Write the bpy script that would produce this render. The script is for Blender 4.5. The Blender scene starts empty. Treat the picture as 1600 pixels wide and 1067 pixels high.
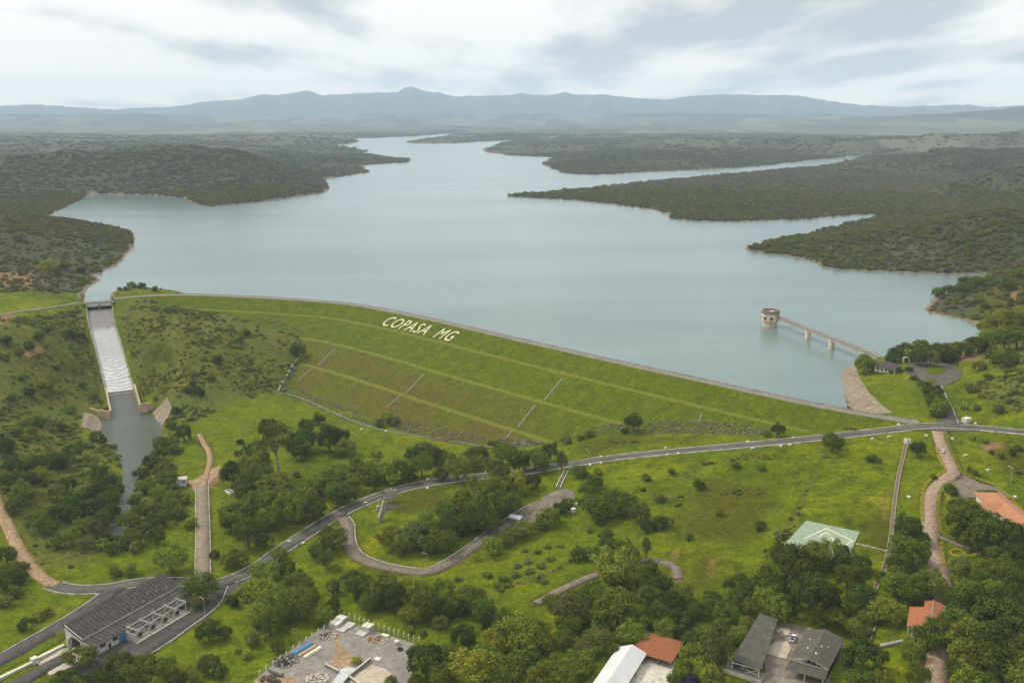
import bpy, math, random
import numpy as np
from mathutils import Vector, Matrix, geometry

random.seed(7)
RNG = np.random.default_rng(7)
SC = bpy.context.scene
COL = SC.collection

# ------------------------------------------------------------------ camera
FPX, CX, CY, HORIZON = 1550.0, 800.0, 533.5, 178.0
CAMZ = 205.0
PITCH = math.atan((CY - HORIZON) / FPX)
cp, sp = math.cos(PITCH), math.sin(PITCH)
camd = bpy.data.cameras.new('camera')
cam = bpy.data.objects.new('camera', camd)
COL.objects.link(cam)
cam.location = (0, 0, CAMZ)
cam.rotation_euler = (math.pi / 2 - PITCH, 0, 0)
camd.sensor_width = 36.0
camd.lens = 36.0 * FPX / 1600.0
camd.clip_start = 1.0
camd.clip_end = 120000.0
SC.camera = cam

ZW = 36.0        # reservoir level
ZR = -9.0        # stilling pool / river level
ZC = 40.0        # dam crest


def rays(px, py):
    px = np.asarray(px, float); py = np.asarray(py, float)
    u = (px - CX) / FPX; v = (CY - py) / FPX
    return np.stack([u, cp + v * sp, -sp + v * cp], -1)


def PZ(px, py, z):
    """point on the ray of a photo pixel at world height z"""
    d = rays(px, py)
    t = (np.asarray(z, float) - CAMZ) / d[..., 2]
    return np.stack([d[..., 0] * t, d[..., 1] * t, np.broadcast_to(z, t.shape).astype(float)], -1)


def project(p):
    p = np.asarray(p, float)
    x, y, z = p[..., 0], p[..., 1], p[..., 2] - CAMZ
    dep = y * cp - z * sp
    up = y * sp + z * cp
    return CX + FPX * x / dep, CY - FPX * up / dep


# ------------------------------------------------------------------ noise
_T = np.random.default_rng(3).random((256, 256))


def vnoise(x, y):
    xi = np.floor(x).astype(int); yi = np.floor(y).astype(int)
    fx = x - xi; fy = y - yi
    fx = fx * fx * (3 - 2 * fx); fy = fy * fy * (3 - 2 * fy)
    a = _T[xi & 255, yi & 255]; b = _T[(xi + 1) & 255, yi & 255]
    c = _T[xi & 255, (yi + 1) & 255]; d = _T[(xi + 1) & 255, (yi + 1) & 255]
    return (a * (1 - fx) + b * fx) * (1 - fy) + (c * (1 - fx) + d * fx) * fy


def fbm(x, y, o=4):
    s = 0; a = 1; t = 0
    for k in range(o):
        s = s + a * vnoise(x * 2 ** k + 17.3 * k, y * 2 ** k + 5.1 * k); t += a; a *= 0.5
    return s / t


def sstep(a, b, x):
    t = np.clip((x - a) / (b - a), 0, 1)
    return t * t * (3 - 2 * t)


def poly_sd(P, x, y):
    """signed distance to a closed polygon, positive outside"""
    shp = np.shape(x)
    x = np.ravel(x).astype(np.float32); y = np.ravel(y).astype(np.float32)
    d2 = np.full(x.shape, 1e12, np.float32); ins = np.zeros(x.shape, bool)
    n = len(P)
    for i in range(n):
        ax, ay = P[i][0], P[i][1]; bx, by = P[(i + 1) % n][0], P[(i + 1) % n][1]
        ex, ey = bx - ax, by - ay
        wx, wy = x - ax, y - ay
        t = np.clip((wx * ex + wy * ey) / max(ex * ex + ey * ey, 1e-9), 0, 1)
        d2 = np.minimum(d2, (wx - ex * t) ** 2 + (wy - ey * t) ** 2)
        if ay != by:
            c = (ay <= y) != (by <= y)
            xin = ax + (y - ay) * (ex / (by - ay))
            ins ^= c & (x < xin)
    d = np.sqrt(d2)
    return np.where(ins, -d, d).reshape(shp)


def line_dist(P, x, y):
    """distance, station, signed offset (right of travel +) and index-parameter to an open polyline"""
    shp = np.shape(x)
    x = np.ravel(x); y = np.ravel(y)
    P = np.asarray(P, float)
    best = np.full(x.shape, 1e12); st = np.zeros(x.shape); sg = np.zeros(x.shape); ip = np.zeros(x.shape)
    acc = 0.0
    for i in range(len(P) - 1):
        ax, ay = P[i][:2]; ex, ey = P[i + 1][0] - ax, P[i + 1][1] - ay
        L = math.hypot(ex, ey)
        if L < 1e-6: continue
        wx, wy = x - ax, y - ay
        t = np.clip((wx * ex + wy * ey) / (L * L), 0, 1)
        d2 = (wx - ex * t) ** 2 + (wy - ey * t) ** 2
        m = d2 < best
        best = np.where(m, d2, best)
        st = np.where(m, acc + t * L, st)
        ip = np.where(m, i + t, ip)
        sg = np.where(m, np.sign(wx * ey - wy * ex), sg)
        acc += L
    d = np.sqrt(best)
    return d.reshape(shp), st.reshape(shp), (d * sg).reshape(shp), ip.reshape(shp)


def spline(P, step):
    """Catmull-Rom through points (any dimension), resampled at about step metres"""
    P = np.asarray(P, float)
    Q = np.vstack([2 * P[0] - P[1], P, 2 * P[-1] - P[-2]])
    out = []
    for i in range(1, len(Q) - 2):
        p0, p1, p2, p3 = Q[i - 1], Q[i], Q[i + 1], Q[i + 2]
        L = np.linalg.norm((p2 - p1)[:2]); n = max(1, int(round(L / step)))
        for k in range(n):
            t = k / n
            out.append(0.5 * ((2 * p1) + (-p0 + p2) * t + (2 * p0 - 5 * p1 + 4 * p2 - p3) * t * t + (-p0 + 3 * p1 - 3 * p2 + p3) * t ** 3))
    out.append(P[-1])
    return np.array(out)


# ------------------------------------------------------------------ reservoir outline (photo pixels on the water level)
LAKE_PX = [(150, 474), (127, 470), (133, 458), (142, 448), (158, 438), (150, 431), (172, 420), (192, 407), (198, 396), (207, 385), (213, 372),
    (203, 362), (172, 354), (120, 349), (75, 340), (82, 332), (105, 322), (128, 314), (138, 306), (140, 303), (160, 303), (230, 305), (288, 309),
    (297, 318), (330, 323), (400, 316), (460, 307), (503, 301), (514, 295), (511, 287), (503, 280), (540, 274), (577, 270), (572, 262), (566, 258),
    (600, 256), (642, 253), (640, 249), (607, 245.5), (572, 240), (572, 235), (550, 231), (523, 227.5), (545, 225.5), (563, 221.5), (552, 217),
    (600, 215), (650, 213), (690, 209), (735, 207), (741, 208.5), (700, 213), (660, 217.5), (634, 223), (645, 224.5), (700, 224.5), (745, 222), (797, 219.5),
    (775, 226), (753, 233), (760, 239), (790, 242), (820, 244), (868, 246), (850, 252), (850, 259), (880, 271), (920, 272.5), (960, 272), (1003, 270),
    (1060, 267), (1140, 263), (1200, 259), (1270, 250), (1347, 242.5), (1340, 248), (1290, 259), (1200, 267), (1100, 275), (1000, 285), (950, 291),
    (900, 296), (850, 301), (800, 304), (793, 306.5), (850, 310), (900, 313), (960, 320), (1000, 325), (1047, 333), (1044, 342), (1100, 345.5), (1150, 346),
    (1240, 344), (1300, 339), (1330, 337), (1365, 334), (1360, 341), (1322, 349), (1262, 364), (1205, 376), (1170, 384), (1166, 391), (1200, 396),
    (1240, 401), (1278, 411), (1281, 417), (1330, 423), (1400, 426), (1470, 428), (1540, 429), (1535, 437), (1490, 452), (1462, 462), (1455, 472), (1443, 484),
    (1460, 491), (1500, 498), (1528, 507), (1537, 517), (1530, 526), (1500, 533), (1440, 546), (1400, 553), (1352, 562), (1335, 568), (1318, 577),
    (1311, 590), (1315, 610), (1325, 627), (1342, 640), (1330, 637), (1250, 622), (1170, 608), (1070, 584), (960, 560), (860, 538), (800, 526), (700, 503), (640, 491),
    (590, 481), (550, 474), (500, 470), (400, 464), (300, 459.5), (285, 457), (250, 453), (205, 449), (188, 455), (172, 467), (165, 474)]
LAKE = PZ([p[0] for p in LAKE_PX], [p[1] for p in LAKE_PX], ZW)[:, :2]

# ------------------------------------------------------------------ dam axis
CREST_PX = [(177, 467), (190, 465), (205, 463), (250, 460), (300, 460.5), (400, 464.5), (500, 471), (550, 475), (600, 484), (650, 494), (700, 505), (800, 528.5),
            (900, 551), (1000, 573.5), (1100, 595), (1200, 617), (1300, 638.5), (1360, 649), (1400, 656), (1440, 661)]
CREST = PZ([p[0] for p in CREST_PX], [p[1] for p in CREST_PX], ZC)[:, :2]
CREST = spline(CREST, 6.0)
for _ in range(30):
    CREST[1:-1] = 0.25 * CREST[:-2] + 0.5 * CREST[1:-1] + 0.25 * CREST[2:]
# downstream offset (right of travel is downstream), height
PROFILE = [(-60, 16.0), (-16, 34.6), (-3.6, 40.0), (4.0, 40.0), (23, 31.6), (26.5, 31.3), (53.5, 19.4), (57, 19.1), (83.5, 7.5), (87, 7.2), (113, -4.2), (145, -16.0)]
PO = np.array([p[0] for p in PROFILE]); PH = np.array([p[1] for p in PROFILE])


def damz(x, y):
    d, st, off, ip = line_dist(CREST, x, y)
    z = np.interp(off, PO, PH, left=-50, right=-50)
    L = np.linalg.norm(np.diff(CREST, axis=0), axis=1).sum()
    endd = (st <= 0.01) | (st >= L - 0.01)
    return np.where(endd & (d > 4.2), -60, z)


# ------------------------------------------------------------------ near ground: control points (pixel, height) and a thin-plate surface
CP = [
    # left abutment and its hillside
    (-120, 480, 44), (10, 490, 42), (62, 483, 41), (110, 477, 40), (205, 464, 39.6), (250, 461, 39.5), (10, 520, 40), (70, 515, 37), (112, 500, 33.5),
    (0, 560, 30), (60, 560, 24), (118, 540, 20), (128, 570, 11), (0, 610, 18), (70, 610, 10), (120, 600, 4), (142, 618, -4), (100, 645, -2), (0, 660, 8), (50, 660, 5), (-120, 560, 34), (-120, 640, 16),
    (-200, 760, 8),
    # hill between chute and dam
    (190, 490, 38), (240, 482, 36), (275, 478, 31.6), (330, 488, 30), (215, 530, 24), (280, 520, 31), (350, 520, 27), (400, 510, 25.5), (440, 522, 22), (474, 530, 19.3),
    (235, 570, 10), (300, 560, 18), (370, 560, 15), (430, 560, 12), (462, 566, 7.8), (245, 605, 0), (300, 600, 7), (370, 600, 3), (437, 612, -3.5), (290, 640, -3), (360, 632, -3),
    (265, 650, -4),
    # meadow knoll and valley floor below the dam
    (420, 625, -3), (340, 670, -3.5), (300, 720, -5), (420, 680, -4.5), (520, 650, -4), (560, 668, -4), (600, 680, -4), (700, 690, -3.5), (770, 695, 1), (865, 692, 7), (940, 672, 13.5), (1020, 668, 18),
    (1120, 676, 24), (1240, 675, 31), (1330, 672, 35.5), (1410, 666, 39),
    # main road corridor
    (1340, 678, 36), (1240, 688, 31.5), (1140, 698, 26), (1040, 707, 20), (960, 715, 15), (890, 726, 10), (780, 741, 5), (720, 748, 2), (660, 757, 0), (560, 787, -3), (480, 830, -5), (400, 884, -7), (340, 915, -8),
    # river corner and power house flat
    (130, 680, -4), (60, 720, -2), (0, 760, 1), (130, 740, -6), (250, 700, -6), (230, 760, -7), (140, 800, -7), (240, 820, -7.5), (0, 830, -3), (60, 880, -7), (150, 900, -8), (250, 870, -8), (320, 800, -6.5), (400, 740, -5), (500, 770, -3.5),
    (200, 960, -8), (100, 1000, -8.3), (0, 960, -8), (0, 1060, -9), (200, 1060, -8), (300, 1000, -7.5), (400, 1000, -6), (320, 1060, -7), (-150, 1000, -9), (100, 1200, -10),
    # middle foreground
    (600, 820, -2), (560, 870, -3), (700, 890, -1), (700, 830, 1), (800, 800, 4), (870, 770, 7), (800, 870, 3), (950, 800, 10), (900, 880, 6), (500, 920, -5), (600, 940, -3), (450, 1000, -5), (540, 1020, -4.5), (650, 1060, -4), (750, 1000, 0),
    (540, 1150, -5), (850, 950, 4), (850, 1060, 1),
    # right meadow, court, sheds, driveway
    (1040, 760, 16), (1150, 740, 23), (1250, 730, 27), (1100, 820, 17), (1200, 800, 22), (1060, 890, 13), (1130, 880, 17), (1290, 832, 25), (1340, 800, 28), (1400, 740, 33), (1380, 860, 26), (1000, 960, 7), (1000, 1040, 5), (1100, 980, 10), (1220, 1000, 14), (1300, 960, 19),
    (1240, 1060, 13), (1220, 1150, 13), (1450, 800, 31), (1470, 900, 29), (1465, 980, 25), (1467, 1067, 22), (1467, 1160, 21), (1560, 790, 33), (1600, 860, 33), (1550, 920, 31), (1600, 1060, 28), (1750, 900, 36), (1750, 1100, 33), (1380, 950, 22), (1370, 1040, 19),
    # junction and right hill
    (1420, 668, 39.6), (1480, 664, 40), (1473, 705, 37.5), (1540, 700, 39), (1600, 676, 42), (1600, 740, 38), (1750, 700, 46), (1490, 640, 41), (1460, 600, 41), (1460, 580, 41), (1420, 585, 40.6), (1400, 620, 39.8), (1430, 645, 39.8), (1385, 650, 39.8), (1360, 590, 39), (1375, 570, 39.6),
    (1345, 610, 38), (1335, 620, 37.6), (1340, 585, 37.8), (1330, 600, 36.8), (1325, 575, 36.2), (1352, 568, 37.6), (1400, 556, 38), (1440, 549, 38), (1500, 536, 38), (1510, 590, 45), (1510, 630, 44), (1580, 600, 52), (1540, 560, 48), (1600, 640, 48), (1530, 530, 38), (1590, 540, 52), (1700, 560, 66), (1900, 600, 80), (1650, 500, 56),
    # buried valley under the embankment
    (600, 550, -6), (700, 570, -6), (800, 590, -4), (900, 610, 2), (1000, 625, 8), (1100, 640, 16), (1200, 655, 24), (1300, 660, 30), (520, 540, 0), (480, 515, 12), (400, 480, 26), (640, 500, 0), (800, 535, 0), (1000, 580, 6), (1150, 612, 16), (1290, 640, 30), (500, 475, 14), (330, 464, 32)]
_c = np.array(CP, float)
CPW = PZ(_c[:, 0], _c[:, 1], _c[:, 2])


def _tps_fit(P, z, lam=4.0):
    n = len(P)
    r = np.linalg.norm(P[:, None] - P[None], axis=2) / 100.0
    K = np.where(r > 0, r * r * np.log(r + 1e-12), 0) + np.eye(n) * lam * 0.01
    A = np.zeros((n + 3, n + 3)); A[:n, :n] = K
    A[:n, n] = 1; A[:n, n + 1:] = P / 100.0; A[n, :n] = 1; A[n + 1:, :n] = P.T / 100.0
    return np.linalg.solve(A, np.concatenate([z, np.zeros(3)]))


_W = _tps_fit(CPW[:, :2], CPW[:, 2])


def tps(x, y):
    shp = np.shape(x); x = np.ravel(x) / 100.0; y = np.ravel(y) / 100.0
    z = _W[-3] + _W[-2] * x + _W[-1] * y
    for i in range(len(CPW)):
        r2 = (x - CPW[i, 0] / 100) ** 2 + (y - CPW[i, 1] / 100) ** 2
        z = z + _W[i] * 0.5 * r2 * np.log(r2 + 1e-9)
    return z.reshape(shp)


# zone governed by the near surface (everything on the valley side of the dam axis)
ZONE_PX = [(-900, 560), (-300, 492), (0, 476), (120, 472), (160, 469), (205, 462), (300, 459), (400, 463), (500, 469), (550, 473), (650, 492), (800, 526), (1000, 571), (1200, 615), (1320, 636), (1312, 590), (1320, 576), (1336, 566),
           (1352, 560), (1400, 552), (1440, 545), (1500, 532), (1545, 524), (1600, 508), (1900, 470), (2600, 470)]
_z = PZ([p[0] for p in ZONE_PX], [p[1] for p in ZONE_PX], 38.0)[:, :2]
ZONE = np.vstack([_z, [[2500, -500]], [[-2500, -500]]])

SKY_L = [(-900, 172), (-300, 168), (0, 170), (60, 167), (100, 165), (150, 169), (210, 172), (250, 170), (300, 168), (350, 160), (400, 157), (425, 151), (435, 150), (450, 151), (470, 149), (497, 144), (520, 151), (545, 149), (600, 147), (630, 146), (640, 140),
         (652, 138), (664, 142), (676, 146), (695, 147), (712, 152), (760, 151), (800, 150), (815, 147), (832, 150), (860, 150), (878, 145.5), (896, 150), (930, 149), (970, 153), (1000, 156), (1030, 157), (1060, 152), (1100, 150), (1150, 150), (1200, 151),
         (1230, 153), (1270, 160), (1320, 166), (1380, 168), (1410, 167), (1450, 166), (1480, 166), (1500, 169), (1550, 167), (1600, 167), (2500, 165)]
_sa = np.array([math.atan((p[0] - CX) / (FPX * cp)) for p in SKY_L])
_sh = np.array([(HORIZON - p[1]) / FPX for p in SKY_L])


def far_z(x, y, s):
    """reservoir hills, distant plain and mountains; s = distance from the shore"""
    r = np.hypot(x, y)
    sc = np.clip(s, 0, None)
    n1 = fbm(x / 950 + 3.1, y / 950 + 7.7, 4)
    n2 = fbm(x / 170 + 1.0, y / 170, 3)
    g = 62 * (1 - np.exp(-sc / 420)) * np.clip(0.25 + 1.5 * (n1 - 0.2), 0.12, 1.6) + 30 * (n2 - 0.42) * (1 - np.exp(-sc / 120)) - 36 * np.clip(1 - 5.5 * np.abs(fbm(x / 300 + 2.2, y / 300 + 8.8, 3) - 0.5), 0, 1) * (1 - np.exp(-sc / 220))
    g = np.maximum(g, 0.03 * np.minimum(sc, 60))
    rr_ = np.hypot(x, y)
    g = g * (1 - 0.6 * sstep(2900, 4600, rr_))
    for (px, d, h, wx, wy) in [(330, 2650, 80, 440, 270), (60, 2550, 34, 300, 260), (480, 2150, 16, 160, 140), (150, 1950, -18, 300, 140), (-60, 1650, 30, 300, 300), (60, 1430, 12, 160, 120),
                               (1600, 1420, 50, 260, 130), (1700, 1900, -30, 380, 130), (1500, 1960, -14, 300, 110), (1640, 2450, 34, 330, 190), (1230, 2280, -40, 420, 260), (1050, 2200, -25, 300, 250), (1210, 2680, -34, 520, 210), (1340, 2950, -30, 320, 280), (1060, 2520, -22, 260, 200),
                               (1700, 3000, -25, 500, 180), (1560, 3600, 42, 600, 260), (1080, 4100, 22, 420, 260), (1300, 5000, 46, 1100, 330), (1700, 5600, 60, 900, 400), (220, 4700, 26, 700, 300), (500, 6000, 34, 900, 300), (0, 6000, 30, 700, 300), (1540, 1010, 6, 90, 80), (1640, 1010, 30, 130, 160)]:
        az = math.atan((px - CX) / (FPX * cp)); bx, by = d * math.sin(az), d * math.cos(az)
        g = g + h * np.exp(-((x - bx) / wx) ** 2 - ((y - by) / wy) ** 2) * (1 - np.exp(-sc / 150))
    z = ZW + 0.35 + np.maximum(g, 0.03 * np.minimum(sc, 60))
    t = sstep(6500, 9500, r)
    z = z * (1 - t) + (40 + 170 * np.clip(fbm(x / 2300, y / 1500, 4) - 0.40, 0, 1)) * t
    az = np.arctan2(x, y)
    h = np.interp(az, _sa, _sh)
    rid = fbm(az * 60, r / 2600.0, 4)
    D = 24000.0
    h = h + 0.0019 * (fbm(az * 250, az * 0 + 3.3, 4) - 0.5)
    f = np.clip(1 - np.abs(r + 3600 * (fbm(az * 34, r / 4200.0, 3) - 0.5) * np.clip(np.abs(r - D) / 2500, 0, 1) - D) / 5600.0, 0, 1)
    z = np.maximum(z, CAMZ * f ** 0.6 + h * D * f * (0.72 + 0.28 * np.clip(f * 1.15, 0, 1)) * (1 - 0.42 * np.abs(rid - 0.5) * (f < 0.97) * (1 - f) * 3))
    h3 = -0.0030 + 0.0085 * (fbm(az * 16 + 5, az * 0 + 1.5, 5) - 0.28)
    f3 = np.clip(1 - np.abs(r + 1500 * (fbm(az * 50, r / 2500.0, 3) - 0.5) - 15500) / 2600.0, 0, 1)
    z = np.maximum(z, (CAMZ + h3 * 15500) * f3 ** 0.7)
    # nearer dark ridge on the right
    h2 = np.interp(az, [0.18, 0.30, 0.40, 0.47, 0.6, 1.0], [-0.0115, -0.004, 0.001, 0.0075, 0.016, 0.02])
    f2 = np.clip(1 - np.abs(r - 12500) / 3000.0, 0, 1)
    z = np.maximum(z, (CAMZ + h2 * 12500) * f2 ** 0.8 * (0.9 + 0.1 * fbm(az * 50, r / 1500, 3)))
    return z


def ground_raw(x, y, s=None):
    if s is None:
        s = lake_sd(x, y)
    zd = poly_sd(ZONE, x, y)
    near = zd < 90
    t = sstep(0, 70, zd)
    zt = np.zeros_like(s, dtype=float)
    if near.any():
        zt[near] = tps(x[near], y[near]) + 0.7 * (fbm(x[near] / 22, y[near] / 22, 3) - 0.5)
    z = zt * (1 - t) + far_z(x, y, s) * t
    # shelving shore below the bridge house, then the lake bed
    z = np.where((x > 150) & (s > 0) & (s < 16) & near & (y < 760), np.minimum(z, ZW + 0.2 + 0.25 * s), z)
    dam = np.where(s < 0, 1, 0)
    z = np.where(dam == 1, np.minimum(z, ZW - 0.15 - np.minimum(-s * 0.25, 12)), z)
    return z


def lake_sd(x, y):
    r = np.hypot(x, y)
    s = poly_sd(LAKE, x, y)
    amp = np.clip(0.006 * (r - 700), 0, 26)
    return s + amp * 2 * (fbm(x / 60.0, y / 60.0, 3) - 0.5) * (r > 700)


# chute and river, carved into the ground
CHUTE_C = np.array([(152.5, 470.5, 34.9), (155.5, 483, 34.5), (160, 510, 25.5), (174, 560, 8.0), (188, 614, -8.6), (195, 640, -9.6)], float)
CHUTE = PZ(CHUTE_C[:, 0], CHUTE_C[:, 1], CHUTE_C[:, 2])
CHUTE_HW = 10.2
RIVER_PX = [(168, 617), (212, 613), (221, 640), (252, 662), (247, 685), (236, 708), (215, 730), (210, 752), (205, 775), (198, 800), (190, 830), (187, 860), (168, 860), (172, 830), (184, 800), (192, 775), (195, 740), (190, 715), (180, 700), (168, 685), (158, 672), (160, 655), (173, 648)]
RIVER = PZ([p[0] for p in RIVER_PX], [p[1] for p in RIVER_PX], ZR)[:, :2]


def carve(x, y, z):
    d, st, off, ip = line_dist(CHUTE[:, :2], x, y)
    fl = np.interp(ip, np.arange(len(CHUTE)), CHUTE[:, 2])
    bank = fl + 3.6 + 0.05 * (d - CHUTE_HW)
    w = 1 - sstep(CHUTE_HW + 2.5, CHUTE_HW + 22, d)
    ends = (ip > 0.001) & (ip < len(CHUTE) - 1.01)
    z = np.where(ends, z * (1 - w) + bank * w, z)
    z = np.where(ends & (d < CHUTE_HW + 1.2), np.minimum(z, fl - 1.0), z)
    s = poly_sd(RIVER, x, y)
    z = np.where(s < 30, np.minimum(z, ZR - 0.6 + np.clip(s, -3, 30) * 0.45 + np.where(s > 6, (s - 6) * 0.3, 0)), z)
    return z


# ------------------------------------------------------------------ near height grid
GX0, GX1, GY0, GY1, GS = -760.0, 720.0, 180.0, 1180.0, 2.0
gx = np.arange(GX0, GX1 + GS, GS); gy = np.arange(GY0, GY1 + GS, GS)
GXX, GYY = np.meshgrid(gx, gy, indexing='ij')
HG = ground_raw(GXX, GYY)
HG = carve(GXX, GYY, HG)


def bil(G, x, y):
    fx = np.clip((x - GX0) / GS, 0, len(gx) - 1.001); fy = np.clip((y - GY0) / GS, 0, len(gy) - 1.001)
    i = fx.astype(int); j = fy.astype(int); fx = fx - i; fy = fy - j
    return (G[i, j] * (1 - fx) + G[i + 1, j] * fx) * (1 - fy) + (G[i, j + 1] * (1 - fx) + G[i + 1, j + 1] * fx) * fy


DAMG = damz(GXX, GYY)
SG = np.maximum(HG, DAMG)


def hit(px, py, lift=0.0, G=None):
    """ground point seen at photo pixels (lift: height above the ground of the thing seen there)"""
    G = SG if G is None else G
    px = np.atleast_1d(np.asarray(px, float)); py = np.atleast_1d(np.asarray(py, float))
    lift = np.broadcast_to(np.asarray(lift, float), px.shape)
    d = rays(px, py)
    ts = np.linspace(190, 1250, 700)
    X = d[:, None, 0] * ts; Y = d[:, None, 1] * ts; Z = CAMZ + d[:, None, 2] * ts
    h = bil(G, X, Y) + lift[:, None]
    below = Z < h
    below[:, -1] = True
    k = np.maximum(np.argmax(below, axis=1), 1)
    a = ts[k - 1]; b = ts[k]
    for _ in range(14):
        m = 0.5 * (a + b)
        lo = (CAMZ + d[:, 2] * m) < bil(G, d[:, 0] * m, d[:, 1] * m) + lift
        b = np.where(lo, m, b); a = np.where(lo, a, m)
    x, y = d[:, 0] * b, d[:, 1] * b
    return np.stack([x, y, bil(G, x, y)], -1)


def hit1(px, py, lift=0.0, G=None):
    return hit([px], [py], lift, G)[0]


def gz(x, y, G=None):
    return bil(HG if G is None else G, np.asarray(x, float), np.asarray(y, float))
# ------------------------------------------------------------------ mesh and object helpers
def tag(o, label=None, cat=None, group=None, kind=None):
    if label: o['label'] = label
    if cat: o['category'] = cat
    if group: o['group'] = group
    if kind: o['kind'] = kind
    return o


def empty(name, loc=(0, 0, 0), rz=0.0):
    o = bpy.data.objects.new(name, None); COL.objects.link(o)
    o.location = loc; o.rotation_euler = (0, 0, rz); o.empty_display_size = 0.5
    return o


def mesh_np(name, V, F, mat=None, smooth=False):
    """F: (n,4) or (n,3) index array"""
    me = bpy.data.meshes.new(name)
    V = np.asarray(V, np.float32); F = np.asarray(F, np.int32)
    k = F.shape[1]
    me.vertices.add(len(V)); me.vertices.foreach_set('co', V.ravel())
    me.loops.add(F.size); me.loops.foreach_set('vertex_index', F.ravel())
    me.polygons.add(len(F)); me.polygons.foreach_set('loop_start', np.arange(0, F.size, k, dtype=np.int32))
    try:
        me.polygons.foreach_set('loop_total', np.full(len(F), k, np.int32))
    except Exception:
        pass
    if smooth:
        me.polygons.foreach_set('use_smooth', np.ones(len(F), bool))
    me.update(calc_edges=True)
    if mat: me.materials.append(mat)
    return me


def attr(me, name, vals):
    a = me.attributes.new(name, 'FLOAT', 'POINT'); a.data.foreach_set('value', np.asarray(vals, np.float32))


def link(name, me, parent=None, loc=None, rz=0.0):
    o = bpy.data.objects.new(name, me); COL.objects.link(o)
    if parent: o.parent = parent
    if loc is not None: o.location = loc
    o.rotation_euler = (0, 0, rz)
    return o


class MB:
    """collects simple solids; build() links them as ONE mesh object"""
    def __init__(self): self.v = []; self.f = []

    def poly(self, pts, faces):
        b = len(self.v); self.v += [tuple(p) for p in pts]; self.f += [tuple(b + i for i in f) for f in faces]
        return self

    def box(self, c, s, rz=0.0, M=None):
        sx, sy, sz = s[0] / 2, s[1] / 2, s[2] / 2
        p = [Vector((x * sx, y * sy, z * sz)) for z in (-1, 1) for y in (-1, 1) for x in (-1, 1)]
        R = M.to_3x3() if M is not None else Matrix.Rotation(rz, 3, 'Z')
        return self.poly([R @ q + Vector(c) for q in p], [(0, 2, 3, 1), (4, 5, 7, 6), (0, 1, 5, 4), (2, 6, 7, 3), (0, 4, 6, 2), (1, 3, 7, 5)])

    def bar(self, a, b, w, h=None):
        a = Vector(a); b = Vector(b); d = b - a; L = d.length
        if L < 1e-6: return self
        h = h or w
        x = d / L; up = Vector((0, 0, 1)) if abs(x.z) < 0.95 else Vector((0, 1, 0))
        y = up.cross(x).normalized(); z = x.cross(y)
        M = Matrix((x, y, z)).transposed()
        return self.box((a + b) / 2, (L, w, h), M=M)

    def tube(self, a, b, r0, r1=None, n=10, cap=True):
        a = Vector(a); b = Vector(b); d = (b - a).normalized(); r1 = r0 if r1 is None else r1
        up = Vector((0, 0, 1)) if abs(d.z) < 0.95 else Vector((1, 0, 0))
        x = up.cross(d).normalized(); y = d.cross(x)
        P = []
        for (c, r) in ((a, r0), (b, r1)):
            P += [c + x * (r * math.cos(2 * math.pi * i / n)) + y * (r * math.sin(2 * math.pi * i / n)) for i in range(n)]
        F = [(i, (i + 1) % n, n + (i + 1) % n, n + i) for i in range(n)]
        if cap: F += [tuple(range(n - 1, -1, -1)), tuple(range(n, 2 * n))]
        return self.poly(P, F)

    def prism(self, outline, z0, z1):
        n = len(outline)
        P = [(p[0], p[1], z0) for p in outline] + [(p[0], p[1], z1) for p in outline]
        F = [(i, (i + 1) % n, n + (i + 1) % n, n + i) for i in range(n)] + [tuple(range(n - 1, -1, -1)), tuple(range(n, 2 * n))]
        return self.poly(P, F)

    def mesh(self, name, mat, smooth=False):
        me = bpy.data.meshes.new(name); me.from_pydata(self.v, [], self.f)
        if smooth: me.polygons.foreach_set('use_smooth', np.ones(len(self.f), bool))
        me.materials.append(mat); me.update()
        return me

    def build(self, name, mat, parent=None, loc=None, rz=0.0, smooth=False):
        return link(name, self.mesh(name, mat, smooth), parent, loc, rz)


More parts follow.
